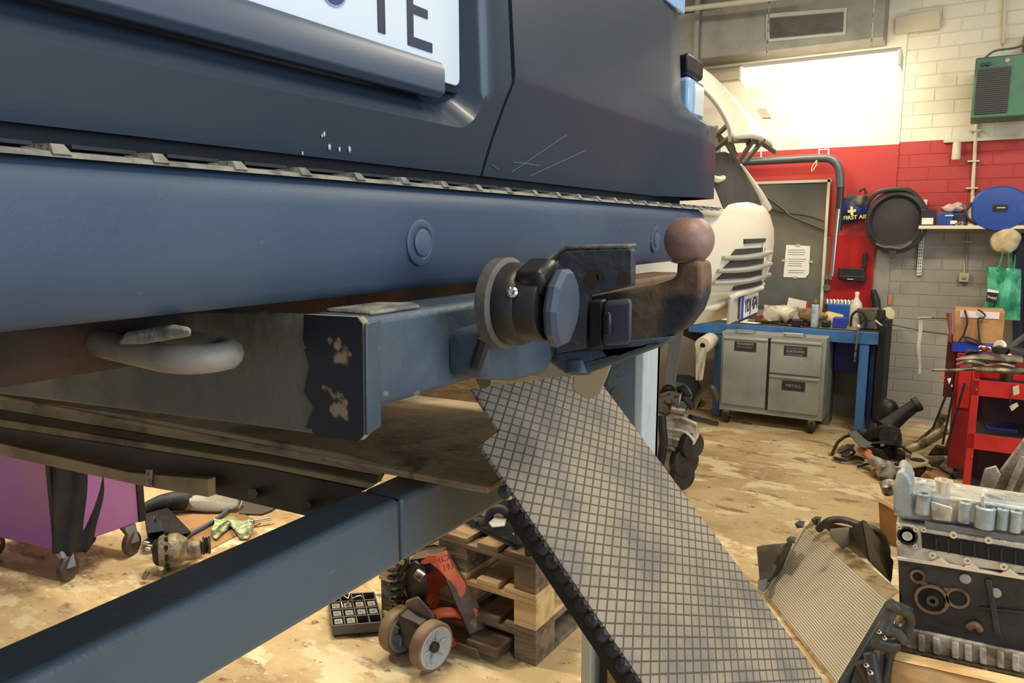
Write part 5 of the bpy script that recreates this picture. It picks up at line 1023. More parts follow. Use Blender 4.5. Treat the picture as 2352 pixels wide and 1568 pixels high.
for j, row in enumerate(((1, 1, 0, 0), (1, 1, 1, 1), (1, 1, 1, 1))):
    for i, on in enumerate(row):
        if not on: continue
        u, v = .03+i*.245, .03+j*.245
        s_ = thing('part_box', 'small grey box, %s from the left in the %s row of the tray' % (NTH[i], NTH[j]), 'box', tp_(u+.1, v+.1, -.04), group='small boxes in the black tray')
        out(MB().prism([tp_(u+.03, v+.04, -.039), tp_(u+.19, v+.04, -.039), tp_(u+.19, v+.19, -.039), tp_(u+.03, v+.19, -.039)], (0, 0, .036)), 'carton', sm, s_, bev=.001)
        out(MB().prism([tp_(u+.06, v+.09, -.0028), tp_(u+.14, v+.09, -.0028), tp_(u+.14, v+.14, -.0028), tp_(u+.06, v+.14, -.0028)], (0, 0, .0006)), 'printed_mark', mat('mark_grey', (112, 110, 104), .6), s_)
for i, (u0, v0, u1, v1) in enumerate(((.32, .93, .40, .80), (.46, .98, .40, .80), (.25, .70, .26, .52))):
    tag(out(MB().prism([tp_(u0, v0, .002), tp_(u0+.02, v0, .002), tp_(u1+.02, v1, .002), tp_(u1, v1, .002)], (0, 0, .002)), 'cable_tie', mat('white_strap', (226, 226, 206), .4)), ('white strip forming the left arm of a V on the tray', 'white strip forming the right arm of a V on the tray', 'short white strip between boxes in the tray')[i], 'strip')
tag(out(MB().curve([tp_(.36, .52, .012), tp_(.42, .66, .012), tp_(.55, .76, .012), tp_(.68, .80, .012), tp_(.70, .74, .012)], .004, 8), 'bent_lever', steel), 'small bent steel lever lying across the black tray', 'lever')
# ---------------------------------------------------------------- lower left: tool cart and floor things
vio = mat('violet_metallic', (166, 104, 184), .35, .1, [((172, 112, 166), 2.2, .48, .62)], coat=.2)
k = thing('tool_cart', 'violet tool cart on castors with black corner, under the lift', 'tool cart', (-3.8, 2.0, 0))
cA = V((-3.62, 1.775, 0)); cB = V((-3.56, 2.19, 0)); dz0, dz1 = .155, .95
d1 = (cB-cA).normalized(); d2 = V((-d1.y, d1.x, 0))          # along the end, along the long side
Lg = .75
base = [cA, cB, cB+d2*Lg, cA+d2*Lg]
pa = P(130, 1258, Z=.17); cA = V((pa.x, pa.y, 0))
lf = P(0, 1228, Z=.17); d2 = V((lf.x-pa.x, lf.y-pa.y, 0)).normalized(); rgt = P(320, 1192, Z=.17); d1 = V((rgt.x-pa.x, rgt.y-pa.y, 0)); wd = d1.length; d1.normalize()
out(MB().quadbox([p+V((0, 0, z)) for z in (dz0, dz1) for p in (cA+d1*.0, cA+d1*wd, cA+d1*wd+d2*Lg, cA+d2*Lg)]), 'cart_body', vio, k, bev=.006)
out(MB().quadbox([p+V((0, 0, z)) for z in (dz0-.005, dz1) for p in (cA-d2*.012-d1*.005, cA-d2*.012+d1*.03, cA+d2*.02+d1*.03, cA+d2*.02-d1*.005)]), 'corner_post', black, k, bev=.004)
out(MB().quadbox([p+V((0, 0, z)) for z in (dz0, dz1) for p in (cA+d1*(wd-.005)-d2*.01, cA+d1*(wd+.03)-d2*.01, cA+d1*(wd+.03)+d2*.03, cA+d1*(wd-.005)+d2*.03)]), 'corner_post', black, k, bev=.004)
for px, py, Z_ in ((155, 1300, .07), (302, 1245, .065), (-15, 1250, .07)):
    c = P(px, py, Z=Z_)
    wo = out(MB().lathe([(.02, -.018), (.055, -.018), (.062, -.010), (.062, .010), (.055, .018), (.02, .018)], V((c.x, c.y, .063)), (.9, .4, 0), 26), 'castor', mat('castor_brown', (84, 66, 56), .5, 0, [((60, 48, 42), 9, .5, .6)]), k)
    out(MB().hull([V((c.x, c.y, 0))+d1*a+d2*b+V((0, 0, z)) for a, b, z in ((-.02, -.03, .07), (.02, -.03, .07), (-.03, .0, .155), (.03, .0, .155), (-.03, .05, .155), (.03, .05, .155))]), 'castor_fork', chrome, wo)
# perforation slots on the violet end
sl_ = MB(); f0 = cA-d2*.0008
for x in (258, 276, 306):
    for a, b_ in ((1098, 1162),):
        d = ray(x, a); nn_ = d2; s = (f0-EYE).dot(nn_)/d.dot(nn_); p = EYE+d*s; d = ray(x, b_); q = EYE+d*((f0-EYE).dot(nn_)/d.dot(nn_))
        sl_.prism([p, p+d1*.004, q+d1*.004, q], -d2*.001)
out(sl_, 'vent_slots', mat('slot_light', (170, 120, 190), .4), k)
# black rag hanging over the cart edge
rows = []
for j in range(14):
    v = j/13; row = []
    for i in range(15):
        u = i/14; x = 122+u*(122+10*math.sin(v*5)-12*v); y = 1060+v*(205+24*math.sin(u*3.0+.5)-14*abs(math.sin(u*8)))
        d = ray(x, y); s = (cA-d2*(.030+.012*math.sin(u*15+v*2)) - EYE).dot(d2)/d.dot(d2); row.append(EYE+d*s)
    rows.append(row)
tag(out(MB().grid(rows, tuple(d2*.012)), 'work_jacket', mat('black_cloth_rag', (24, 24, 25), .85, 0, [((36, 34, 34), 6, .5, .6)]), sub=1), 'black cloth hanging over the end of the violet tool cart', 'cloth')
# alternator / starter
al = thing('alternator', 'dirty alternator lying on the floor beyond the lift beam', 'alternator', P(385, 1300, Z=0))
ac = P(362, 1268, Z=.10); ax2 = (P(455, 1255, Z=.10)-ac); ax2.z = 0; ax2.normalize()
am2 = mat('alternator_alu', (150, 138, 110), .5, .4, [((96, 88, 72), 14, .5, .62)], (50, .6))
out(MB().lathe([(.05, -.0), (.075, .01), (.082, .03), (.082, .09), (.075, .10), (.05, .135), (.03, .14)], ac, ax2, 28), 'housing', am2, al, ang=30)
out(MB().lathe([(.001, -.02), (.045, -.02), (.062, -.008), (.066, .005), (.06, .012)], ac, ax2, 26), 'rear_cap', black, al)
u_a, v_a = MB().frame(ax2)
for i in range(12):
    t = i*math.pi/6; d_ = u_a*math.cos(t)+v_a*math.sin(t)
    out(MB().box(ac+d_*.081+ax2*.045, (.012, .012, .03), ), 'vent', blackhole, al)
out(MB().lathe([(.012, 0), (.042, .002), (.045, .01), (.036, .015), (.045, .02), (.036, .025), (.045, .03), (.040, .04), (.012, .04)], ac+ax2*.20, ax2, 26), 'pulley', dcast, al)
out(MB().lathe([(.045, 0), (.05, .01), (.046, .09), (.03, .1)], ac+ax2*.10+V((0, 0, -.012)), ax2, 22), 'nose', am2, al)
for a, b_, r_ in (((340, 1310), (330, 1328), .012), ((370, 1305), (368, 1318), .012), ((335, 1245), (345, 1235), .012), ((430, 1270), (460, 1268), .014)):
    out(MB().cyl(P(*a, Z=.06), P(*b_, Z=.02), r_, n=8), 'mounting_ear', am2, al)
for a in ((343, 1248), (352, 1256), (347, 1262)):
    out(MB().lathe([(.008, 0), (.008, .02), (.004, .03)], P(*a, Z=.12), (-.4, -.8, .4), 8), 'terminal', chrome, al)
k = thing('drill_box', 'dark open case with a small blue box behind the alternator', 'case', P(380, 1215, Z=0))
out(MB().quadbox([P(x, y, Z=z) for z in (0.002, .07) for x, y in ((340, 1245), (440, 1222), (385, 1165), (330, 1180))]), 'case', black, k, bev=.006)
out(MB().quadbox([P(x, y, Z=z) for z in (.072, .11) for x, y in ((340, 1225), (378, 1218), (370, 1195), (338, 1200))]), 'blue_insert', mat('teal_dark', (38, 56, 66), .5), k, bev=.004)
out(MB().cyl(P(356, 1200, Z=.075), P(357, 1185, Z=.15), .008, n=8), 'steel_pin', chrome, k)
# cardboard, bumper cover, pad, cable, rag, ratchet
def flatp(px, z, th, nm, m_, label, cat, bev=0): return tag(out(MB().prism([P(x, y, Z=z) for x, y in px], (0, 0, -th)), nm, m_, bev=bev), label, cat)
flatp([(330, 1165), (480, 1172), (560, 1180), (600, 1200), (480, 1262), (420, 1250), (372, 1215)], .0055, .005, 'cardboard_sheet', mat('flat_cardboard', (160, 122, 78), .85, 0, [((138, 102, 64), 4, .45, .6)]), 'large sheet of brown cardboard on the floor under the striped rag', 'cardboard')
flatp([(560, 1140), (640, 1160), (622, 1172), (600, 1180), (548, 1178)], .0115, .005, 'rubber_pad', mat('grey_pad', (84, 78, 66), .8), 'dark grey pad on the floor behind the ratchet', 'pad')
k = tag(out(MB().grid([[P(x, y, Z=z) for x, y, z in r_] for r_ in (((380, 1152, .10), (420, 1130, .14), (470, 1128, .10), (560, 1135, .06)), ((385, 1158, .07), (430, 1148, .09), (480, 1150, .08), (560, 1160, .05)), ((400, 1165, .03), (450, 1172, .03), (500, 1176, .02), (525, 1172, .02)))], (0, 0, -.012)), 'bumper_cover', mat('grey_white_cover', (164, 160, 146), .5, 0, [((140, 136, 122), 6, .45, .6)]), sub=1), 'grey-white plastic cover on the floor under the runway', 'cover')
tag(out(MB().curve([P(330, 1168, Z=.05), P(370, 1155, Z=.07), P(415, 1148, Z=.08), P(455, 1143, Z=.07)], [.03, .05, .06, .05], 12), 'tyre_part', rubber), 'black curved rubber part beside the violet tool cart', 'rubber part')
tag(out(MB().curve([P(538, 1158, Z=.03), P(500, 1190, Z=.02), P(470, 1208, Z=.02), P(435, 1228, Z=.02), P(415, 1250, Z=.03)], .011, 8), 'blue_hose', mat('grey_blue_hose', (84, 96, 110), .4)), 'grey-blue cable running across the cardboard sheet', 'cable')
rgm = mat('rag_pale_green', (176, 186, 148), .85, 0, [((120, 132, 100), 22, .5, .56), ((70, 64, 60), 12, .64, .72)])
rows = []
for j in range(12):
    v = j/11; row = []
    for i in range(16):
        u = i/15; x = 487+u*92; x += 5*math.sin(v*6+u*3); y = 1186+v*46*(.72+.22*math.sin(u*9+1)+.08*math.sin(u*23))+u*6+5*math.sin(u*11)
        row.append(P(x, y, Z=.02+.028*math.sin(math.pi*v)*(1+.5*math.sin(u*14))+.008*math.sin(v*13+u*7)))
    rows.append(row)
tag(out(MB().grid(rows, (0, 0, -.012)), 'cleaning_rag', rgm, sub=1), 'pale green striped rag crumpled on the cardboard sheet', 'rag')
k = thing('ratchet_wrench', 'chrome ratchet wrench sticking out of the striped rag', 'wrench', P(600, 1195, Z=.02))
out(MB().tube([P(566, 1199, Z=.035), P(600, 1194, Z=.035), P(622, 1190, Z=.035)], [.012, .010, .013], 12), 'handle', chrome, k)
out(MB().lathe([(.0125, -.003), (.014, 0), (.0125, .003)], P(583, 1197, Z=.035), P(622, 1190, Z=.035)-P(566, 1199, Z=.035), 14), 'knurled_ring', steel, k)
# ---------------------------------------------------------------- radiator pack
def pgram(px, p0):
    ds = [ray(*p) for p in px]; A = Matrix((ds[1], ds[2], ds[3])).transposed()     # p0 + p2 = p1 + p3
    v = p0-EYE; A = Matrix((ds[1], -ds[2], ds[3])).transposed(); s = A.inverted() @ v
    return [p0, EYE+ds[1]*s[0], EYE+ds[2]*s[1], EYE+ds[3]*s[2]]
rB = P(1921, 1570, Z=.03); q4 = pgram([(1921, 1570), (1758, 1364), (1850, 1212), (2036, 1377)], rB)
rB, rL, rT, rR = q4; rn = (rL-rB).cross(rR-rB).normalized()
if rn.dot(fw) < 0: rn = -rn
RMt = frameM(rB, rL-rB, rR-rB)
k = thing('radiator', 'dusty car radiator leaning on the floor beside the engine', 'radiator', M=RMt)
cmn = bpy.data.materials.new('radiator_fins'); cmn.use_nodes = True; nt = cmn.node_tree; N = nt.nodes; L = nt.links; b = N['Principled BSDF']
tc = N.new('ShaderNodeTexCoord'); sp = N.new('ShaderNodeSeparateXYZ'); L.new(tc.outputs['Object'], sp.inputs[0])
def mth2(op, a, b_=None):
    m = N.new('ShaderNodeMath'); m.operation = op
    for i, v in enumerate((a, b_)):
        if v is None: continue
        if isinstance(v, (int, float)): m.inputs[i].default_value = v
        else: L.new(v, m.inputs[i])
    return m.outputs[0]
hR = (rR-rB).length
fr_ = mth2('ABSOLUTE', mth2('SUBTRACT', mth2('FRACT', mth2('MULTIPLY', sp.outputs[1], 36/hR)), .5))
lr = N.new('ShaderNodeMapRange'); lr.inputs['From Min'].default_value = .28; lr.inputs['From Max'].default_value = .42; L.new(fr_, lr.inputs['Value'])
nz = N.new('ShaderNodeTexNoise'); nz.inputs['Scale'].default_value = 9; nz.inputs['Detail'].default_value = 5; L.new(tc.outputs['Object'], nz.inputs['Vector'])
x0_ = N.new('ShaderNodeMix'); x0_.data_type = 'RGBA'; x0_.inputs[6].default_value = C(140, 130, 110); x0_.inputs[7].default_value = C(164, 154, 134); L.new(nz.outputs[0], x0_.inputs[0])
x2_ = N.new('ShaderNodeMix'); x2_.data_type = 'RGBA'; x2_.inputs[7].default_value = C(222, 216, 200); L.new(x0_.outputs[2], x2_.inputs[6]); L.new(lr.outputs[0], x2_.inputs[0]); L.new(x2_.outputs[2], b.inputs['Base Color'])
b.inputs['Roughness'].default_value = .5; b.inputs['Metallic'].default_value = .3
ub = N.new('ShaderNodeBump'); ub.inputs['Distance'].default_value = .002; ub.inputs['Strength'].default_value = .6; L.new(lr.outputs[0], ub.inputs['Height']); L.new(ub.outputs[0], b.inputs['Normal'])
th = rn*.035
out(MB().prism([rB, rL, rT, rR], th), 'core', cmn, k)
eL = (rL-rB).normalized(); eR = (rR-rB).normalized()
dust = mat('radiator_dust_brown', (150, 132, 98), .75, .1, [((98, 84, 58), 14, .5, .62)], (30, .3))
sT, sR = (rT-EYE).dot(fw), (rR-EYE).dot(fw)
bT, bR = P(1867, 1188, S=sT+.05), P(2065, 1357, S=sR+.05)
out(MB().prism([rT, rR, bR, bT], (0, 0, -.006)), 'top_side_bar', dust, k, bev=.001)
out(MB().tube([rL-rn*.004, rT-rn*.004+eR*.01], .0085, 10), 'left_tank', mat('tank_pale', (170, 164, 144), .4, .4), k)
tk = mat('tank_black_plastic', (44, 46, 48), .45, 0, [((68, 66, 62), 16, .5, .62)])
out(MB().prism([rB-rn*.002, rR-rn*.002, rR-eL*.035-rn*.002, rB-eL*.035-rn*.002], th*1.1), 'right_tank', tk, k, bev=.006)
cr = MB()
for i in range(46): cr.sph(rB.lerp(rR, (i+.5)/46)-rn*.004-eL*.004, .0042, u=8, v=6)
out(cr, 'crimp_teeth', mat('crimp_pale', (190, 186, 170), .4, .5), k, kind='stuff')
out(MB().prism([rB-eR*.004, rL-eR*.004, rL+eR*.003, rB+eR*.003], -rn*.004), 'lower_edge', dust, k)
# black shrouds, fan and brackets around it
sb = thing('fan_shroud', 'dark broken fan shroud and ducts behind the radiator', 'shroud', P(1930, 1300, Z=0))
out(MB().curve([P(1880, 1215, Z=.34), P(1905, 1196, Z=.40), P(1940, 1194, Z=.42), P(1985, 1210, Z=.42), P(2020, 1225, Z=.40), P(2036, 1262, Z=.34), P(2032, 1300, Z=.28)], .016, 10), 'shroud_rim', mat('shroud_black', (40, 38, 34), .45, 0, [((60, 56, 48), 8, .5, .62)]), sb)
SK = MATS['shroud_black']; og = mat('shroud_olive', (82, 74, 56), .6, 0, [((54, 48, 38), 9, .48, .6)])
out(MB().hull([P(x, y, Z=z) for x, y, z in ((1890, 1215, .30), (1910, 1200, .36), (1985, 1215, .36), (2026, 1235, .34), (2030, 1290, .20), (1960, 1280, .14), (1900, 1240, .14))]), 'shroud_body', SK, sb, bev=.01)
out(MB().prism([P(1905, 1222, Z=.40), P(1950, 1218, Z=.41), P(1952, 1252, Z=.36), P(1935, 1262, Z=.34), P(1908, 1232, Z=.38)], (0, .02, .01)), 'duct_plate', og, sb, bev=.002)
def tri(a, b_, c_): return [P(*p[:2], Z=p[2]) for p in (a, b_, c_)]
out(MB().hull(tri((1978, 1196, .50), (1996, 1290, .34), (1950, 1215, .42))+[p+V((.01, .02, 0)) for p in tri((1978, 1196, .50), (1996, 1290, .34), (1950, 1215, .42))]), 'broken_panel', SK, sb)
out(MB().hull(tri((1981, 1198, .50), (2046, 1338, .30), (1998, 1292, .34))+[p+V((.012, .016, 0)) for p in tri((1981, 1198, .50), (2044, 1290, .34), (2040, 1330, .30))]), 'bent_panel', og, sb)
dk = thing('air_duct', 'dusty olive air duct standing left of the radiator', 'duct', P(1770, 1330, Z=0))
a4 = [P(1737, 1255, Z=.20), P(1790, 1250, Z=.24), P(1800, 1262, Z=.24), P(1775, 1325, Z=.10), P(1745, 1345, Z=.06)]
out(MB().prism(a4, (.02, .06, -.01)), 'duct_shell', og, dk, bev=.004)
out(MB().hull([P(x, y, Z=z) for x, y, z in ((1740, 1330, .08), (1762, 1325, .10), (1768, 1348, .07), (1755, 1360, .05), (1740, 1352, .05))]), 'duct_foot', SK, dk, bev=.004)
out(MB().hull([P(x, y, Z=z) for x, y, z in ((1790, 1262, .22), (1812, 1240, .28), (1822, 1250, .28), (1792, 1300, .18), (1778, 1296, .16))]), 'duct_clip', SK, dk, bev=.004)
for i, (x, y) in enumerate(((1816, 1238), (1836, 1202), (1874, 1192))):
    out(MB().hull([P(x+a, y+b_, Z=.36+c_) for a, b_, c_ in ((-12, 0, 0), (0, -8, .02), (14, -6, .02), (10, 10, 0), (-6, 12, -.02))]), 'clip', SK, dk, bev=.003)
out(MB().cyl(P(1874, 1205, Z=.38), P(1876, 1190, Z=.41), .007, n=8), 'pin', SK, dk)
rt_ = thing('hose_bracket_pack', 'tangle of black brackets and hoses along the right side of the radiator', 'bracket', P(2020, 1480, Z=0))
for i, (pts, r_) in enumerate((([(2044, 1385, .44), (2062, 1398, .42), (2080, 1405, .40), (2090, 1425, .36), (2080, 1450, .32)], .018), ([(2030, 1440, .34), (2060, 1450, .32), (2078, 1470, .28)], .020), ([(2010, 1470, .28), (2040, 1480, .26), (2060, 1478, .26)], .022), ([(1998, 1500, .2), (2004, 1530, .16), (2012, 1575, .10)], .022), ([(1975, 1520, .14), (1990, 1550, .10), (2000, 1580, .06)], .02), ([(2050, 1395, .42), (2040, 1420, .38), (2030, 1450, .34)], .02), ([(2052, 1480, .2), (2040, 1515, .14), (2030, 1568, .06)], .018))):
    out(MB().curve([P(x, y, Z=z) for x, y, z in pts], r_, 10), 'hose', (SK, tk)[i % 2], rt_)
for i, pts in enumerate((((2045, 1378, .44), (2085, 1395, .42), (2080, 1412, .40), (2050, 1405, .42)), ((2010, 1450, .30), (2060, 1462, .28), (2050, 1500, .22), (2000, 1490, .22)), ((1965, 1530, .12), (2020, 1500, .18), (2016, 1580, .06), (1950, 1580, .04)))):
    p4 = [P(x, y, Z=z) for x, y, z in pts]; out(MB().hull(p4+[p+V((.02, .05, -.02)) for p in p4]), 'bracket', tk, rt_, bev=.006)
out(MB().hull([P(x, y, Z=z) for x, y, z in ((2068, 1380, .42), (2088, 1400, .42), (2092, 1425, .36), (2076, 1432, .34), (2066, 1410, .38))]), 'worn_lug', mat('worn_lug_brown', (110, 98, 78), .5), rt_, bev=.01)
for x, y in ((2022, 1452), (2034, 1466), (2002, 1545), (1992, 1528)): out(MB().lathe([(.006, 0), (.007, .012), (.004, .016)], P(x, y, Z=.36), (-.2, -.8, .5), 8), 'bolt', chrome, rt_)
# ---------------------------------------------------------------- engine on a wooden crate
EY = 2.95
en = thing('engine', 'bare engine block with silver cylinder head standing on a wooden crate', 'engine', (.25, 3.1, .2))
def epl(px, y0, dy, nm, m_, par=None, bev=.004, **k_): return out(MB().prism(PP(px, Y=y0), (0, dy, 0)), nm, m_, par or en, bev=bev, **k_)
hs = mat('head_aluminium', (196, 192, 180), .4, .4, [((150, 146, 134), 12, .5, .62)], (60, .5)); vs = mat('cover_bluish_alu', (150, 160, 162), .45, .3, [((190, 186, 172), 8, .46, .6), ((108, 114, 116), 14, .58, .68)], (40, .6))
bk = mat('block_black', (36, 37, 38), .5, .1, [((52, 52, 52), 7, .48, .62), ((74, 58, 50), 12, .66, .74)], (30, .4))
epl([(2062, 1278), (2352, 1322), (2460, 1338), (2460, 1520), (2352, 1500), (2100, 1460), (2078, 1440), (2066, 1400)], EY, .36, 'block', bk, bev=.01)
epl([(2058, 1200), (2352, 1248), (2460, 1266), (2460, 1340), (2352, 1318), (2060, 1280)], EY-.01, .34, 'cylinder_head', hs, bev=.006)
epl([(2116, 1222), (2352, 1262), (2460, 1282), (2460, 1320), (2352, 1300), (2118, 1258)], EY-.013, .004, 'manifold_opening', blackhole, bev=.0)
for x in (2148, 2176, 2205, 2236, 2268, 2298, 2330):
    yy = 1228+(x-2116)*.172; epl([(x, yy), (x+5, yy+1), (x+5, yy+32), (x, yy+31)], EY-.016, .004, 'manifold_divider', mat('divider_dark', (30, 30, 32), .5), bev=.0)
epl([(2124, 1197), (2352, 1232), (2460, 1250), (2460, 1262), (2352, 1246), (2124, 1212)], EY-.014, .006, 'head_groove', mat('groove_grey', (104, 106, 108), .5), bev=.001)
epl([(2060, 1279), (2140, 1290), (2160, 1280), (2180, 1296), (2216, 1302), (2232, 1292), (2250, 1308), (2300, 1318), (2318, 1306), (2340, 1322), (2460, 1342), (2460, 1350), (2340, 1330), (2140, 1298), (2060, 1286)], EY-.02, .02, 'head_flange', mat('bright_machined', (222, 214, 198), .3, .5), bev=.002)
bm_ = MATS['bright_machined']
for x, y, r_ in ((2122, 1214, .009), (2190, 1226, .012), (2270, 1238, .012), (2142, 1272, .012), (2222, 1284, .012), (2305, 1298, .012), (2066, 1208, .008), (2104, 1213, .009), (2064, 1244, .007), (2102, 1252, .007)):
    o_ = out(MB().lathe([(r_, 0), (r_, .014), (r_*.45, .014), (r_*.45, .004), (.0005, .004)], P(x, y, Y=EY-.012), (0, -1, 0), 16), 'bolt_boss', bm_, en)
po = P(2084, 1230, Y=EY-.012)
pp_ = out(MB().lathe([(.034, 0), (.034, .004), (.027, .004), (.026, -.0), (.001, 0)], po, (0, -1, 0), 28), 'round_port', mat('port_dark', (40, 40, 42), .4, .3), en)
out(MB().lathe([(.017, 0), (.017, .006), (.010, .006), (.009, .002), (.001, .002)], po, (0, -1, 0), 24), 'port_hub', hs, pp_)
# cover with posts and filler ring
cy_ = EY+.02
epl([(2060, 1124), (2090, 1128), (2352, 1166), (2460, 1182), (2460, 1232), (2352, 1222), (2062, 1192)], cy_, .13, 'valve_cover', vs, bev=.01)
epl([(2052, 1120), (2060, 1084), (2072, 1078), (2086, 1092), (2096, 1112), (2096, 1190), (2052, 1186)], cy_-.03, .16, 'end_housing', vs, bev=.010)
out(MB().cyl(P(2064, 1088, Y=cy_), P(2063, 1072, Y=cy_), .010, n=8), 'stud', steel, en)
for x, y, w_ in ((2118, 1150, 17), (2214, 1170, 15), (2260, 1182, 24), (2300, 1186, 14), (2330, 1192, 14)):
    out(MB().lathe([(w_*.0013, 0), (w_*.0013, .07), (w_*.0009, .075), (w_*.0008, .06), (.0005, .06)], P(x, y+28, Y=cy_-.03), (0, 0, 1), 16), 'cover_post', vs, en)
out(MB().hull(PP([(2136, 1150), (2165, 1160), (2190, 1165), (2186, 1200), (2140, 1195)], Y=cy_-.035)+PP([(2140, 1150), (2186, 1166)], Y=cy_+.03)), 'cover_bulge', hs, en, bev=.006)
out(MB().hull(PP([(2222, 1175), (2250, 1165), (2262, 1170), (2262, 1205), (2222, 1200)], Y=cy_-.035)+PP([(2230, 1172), (2260, 1172)], Y=cy_+.03)), 'cover_bulge', vs, en, bev=.006)
fc = P(2166, 1122, Y=cy_+.03); fc.z = P(2166, 1138, Y=cy_).z+.045
out(MB().lathe([(.022, -.06), (.024, -.01), (.029, .0), (.030, .004), (.024, .004), (.02, -.02), (.001, -.02)], fc, (0, 0, 1), 26), 'oil_filler_neck', bm_, en)
epl([(2252, 1140), (2262, 1138), (2264, 1215), (2254, 1214)], cy_-.04, .04, 'cover_rib', hs, bev=.003)
epl([(2090, 1106), (2352, 1146), (2460, 1162), (2460, 1200), (2090, 1140)], cy_+.15, .08, 'rear_rail', hs, bev=.006)
for x in (2120, 2200, 2262): out(MB().lathe([(.012, 0), (.012, .03), (.006, .034)], P(x, 1118+(x-2120)*.15, Y=cy_+.19)+V((0, 0, -.005)), (0, 0, 1), 14), 'rail_boss', bm_, en)
# sprocket
sp_c = P(2312, 1172, Y=cy_+.08); sg = MB(); sg.lathe([(.02, -.012), (.045, -.012), (.045, .012), (.02, .012)], sp_c, (0, -.86, .5), 30)
out(sg, 'cam_sprocket', mat('sprocket_tan', (150, 124, 84), .4, .5), en)
sgt = MB(); axn = V((0, -.86, .5)).normalized(); ua, va = sgt.frame(axn)
for i in range(26):
    t = i*2*math.pi/26; d_ = ua*math.cos(t)+va*math.sin(t); t_ = axn.cross(d_)
    sgt.hull([sp_c+d_*.044+t_*.004+axn*.012, sp_c+d_*.044-t_*.004+axn*.012, sp_c+d_*.052+axn*.01, sp_c+d_*.044+t_*.004-axn*.012, sp_c+d_*.044-t_*.004-axn*.012, sp_c+d_*.052-axn*.01])
out(sgt, 'sprocket_teeth', MATS['sprocket_tan'], en, kind='stuff')
# ports on the block
ru = mat('gasket_rust', (118, 96, 74), .6, .2, [((92, 62, 48), 12, .5, .6)])
def ring(x, y, ro_, ri, nm, m_, dy=.010, par=None):
    return out(MB().lathe([(ri, 0), (ro_, 0), (ro_, dy), (ri, dy), (ri, -.0)], P(x, y, Y=EY-.002), (0, -1, 0), 32), nm, m_, par or en)
def disc(x, y, r_, nm, m_, par=None, dy=.003): return out(MB().lathe([(r_, 0), (r_, dy), (.001, dy)], P(x, y, Y=EY-.002), (0, -1, 0), 28), nm, m_, par or en)
ring(2108, 1322, .025, .017, 'oil_port', ru); disc(2108, 1322, .017, 'port_hole', blackhole)
ring(2140, 1375, .055, .045, 'oil_port', ru); disc(2140, 1375, .045, 'port_hole', blackhole)
ring(2142, 1377, .020, .009, 'port_thread', mat('thread_dark', (72, 70, 68), .4, .5), .014)
ring(2200, 1372, .037, .029, 'oil_port', ru); disc(2200, 1372, .029, 'port_hole', mat('hole_dark2', (20, 20, 22), .7))
epl([(2110, 1336), (2122, 1334), (2134, 1346), (2122, 1350)], EY-.006, .006, 'gasket_web', ru, bev=.001)
epl([(2166, 1350), (2190, 1352), (2188, 1358), (2174, 1362)], EY-.006, .006, 'gasket_web', ru, bev=.001)
epl([(2170, 1386), (2186, 1388), (2184, 1394), (2168, 1392)], EY-.006, .006, 'gasket_web', ru, bev=.001)
for x, y in ((2217, 1328), (2286, 1360)): out(MB().lathe([(.018, 0), (.018, .006), (.012, .009), (.001, .009)], P(x, y, Y=EY-.002), (0, -1, 0), 22), 'core_plug', mat('plug_grey', (150, 154, 150), .4, .4), en)
for a in ([(2262, 1330), (2278, 1332), (2300, 1460), (2284, 1458)], [(2250, 1395), (2352, 1405), (2352, 1409), (2250, 1399)]): epl(a, EY-.012, .014, 'block_rib', bk)
out(MB().curve([P(2225, 1440, Y=EY-.01), P(2240, 1434, Y=EY-.02), P(2252, 1446, Y=EY-.01)], .012, 8), 'cast_lug', ru, en)
# sump / ladder frame
sm_ = mat('sump_cast', (196, 188, 170), .5, .15, [((138, 124, 102), 10, .48, .6), ((176, 172, 162), 16, .62, .7)], (40, .6))
epl([(2062, 1438), (2150, 1456), (2352, 1500), (2460, 1520), (2460, 1575), (2352, 1556), (2110, 1502), (2064, 1478)], EY-.01, .3, 'ladder_frame', sm_, bev=.006)
epl([(2062, 1438), (2086, 1442), (2086, 1478), (2070, 1476)], EY-.03, .03, 'frame_web', mat('web_blue_grey', (170, 180, 184), .45, .15), bev=.004)
for x in (2108, 2142, 2186, 2216, 2250, 2290, 2325): 
    yy = 1447+(x-2062)*.21; epl([(x, yy), (x+16, yy+4), (x+16, yy+42), (x, yy+38)], EY-.03, .03, 'frame_web', sm_, bev=.004)
epl([(2070, 1490), (2352, 1552), (2460, 1576), (2460, 1584), (2352, 1562), (2070, 1500)], EY-.035, .05, 'sump_rail', mat('rail_brown', (88, 76, 58), .5, .3), bev=.003)
for x in (2108, 2184, 2263, 2340):
    yy = 1492+(x-2062)*.215; out(MB().cyl(P(x, yy, Y=EY-.05), P(x, yy+24, Y=EY-.05), .008, n=10), 'sump_bolt', steel, en)
epl([(2072, 1478), (2330, 1535), (2330, 1545), (2072, 1490)], EY+.0, .28, 'sump_bottom', bk, bev=.003)
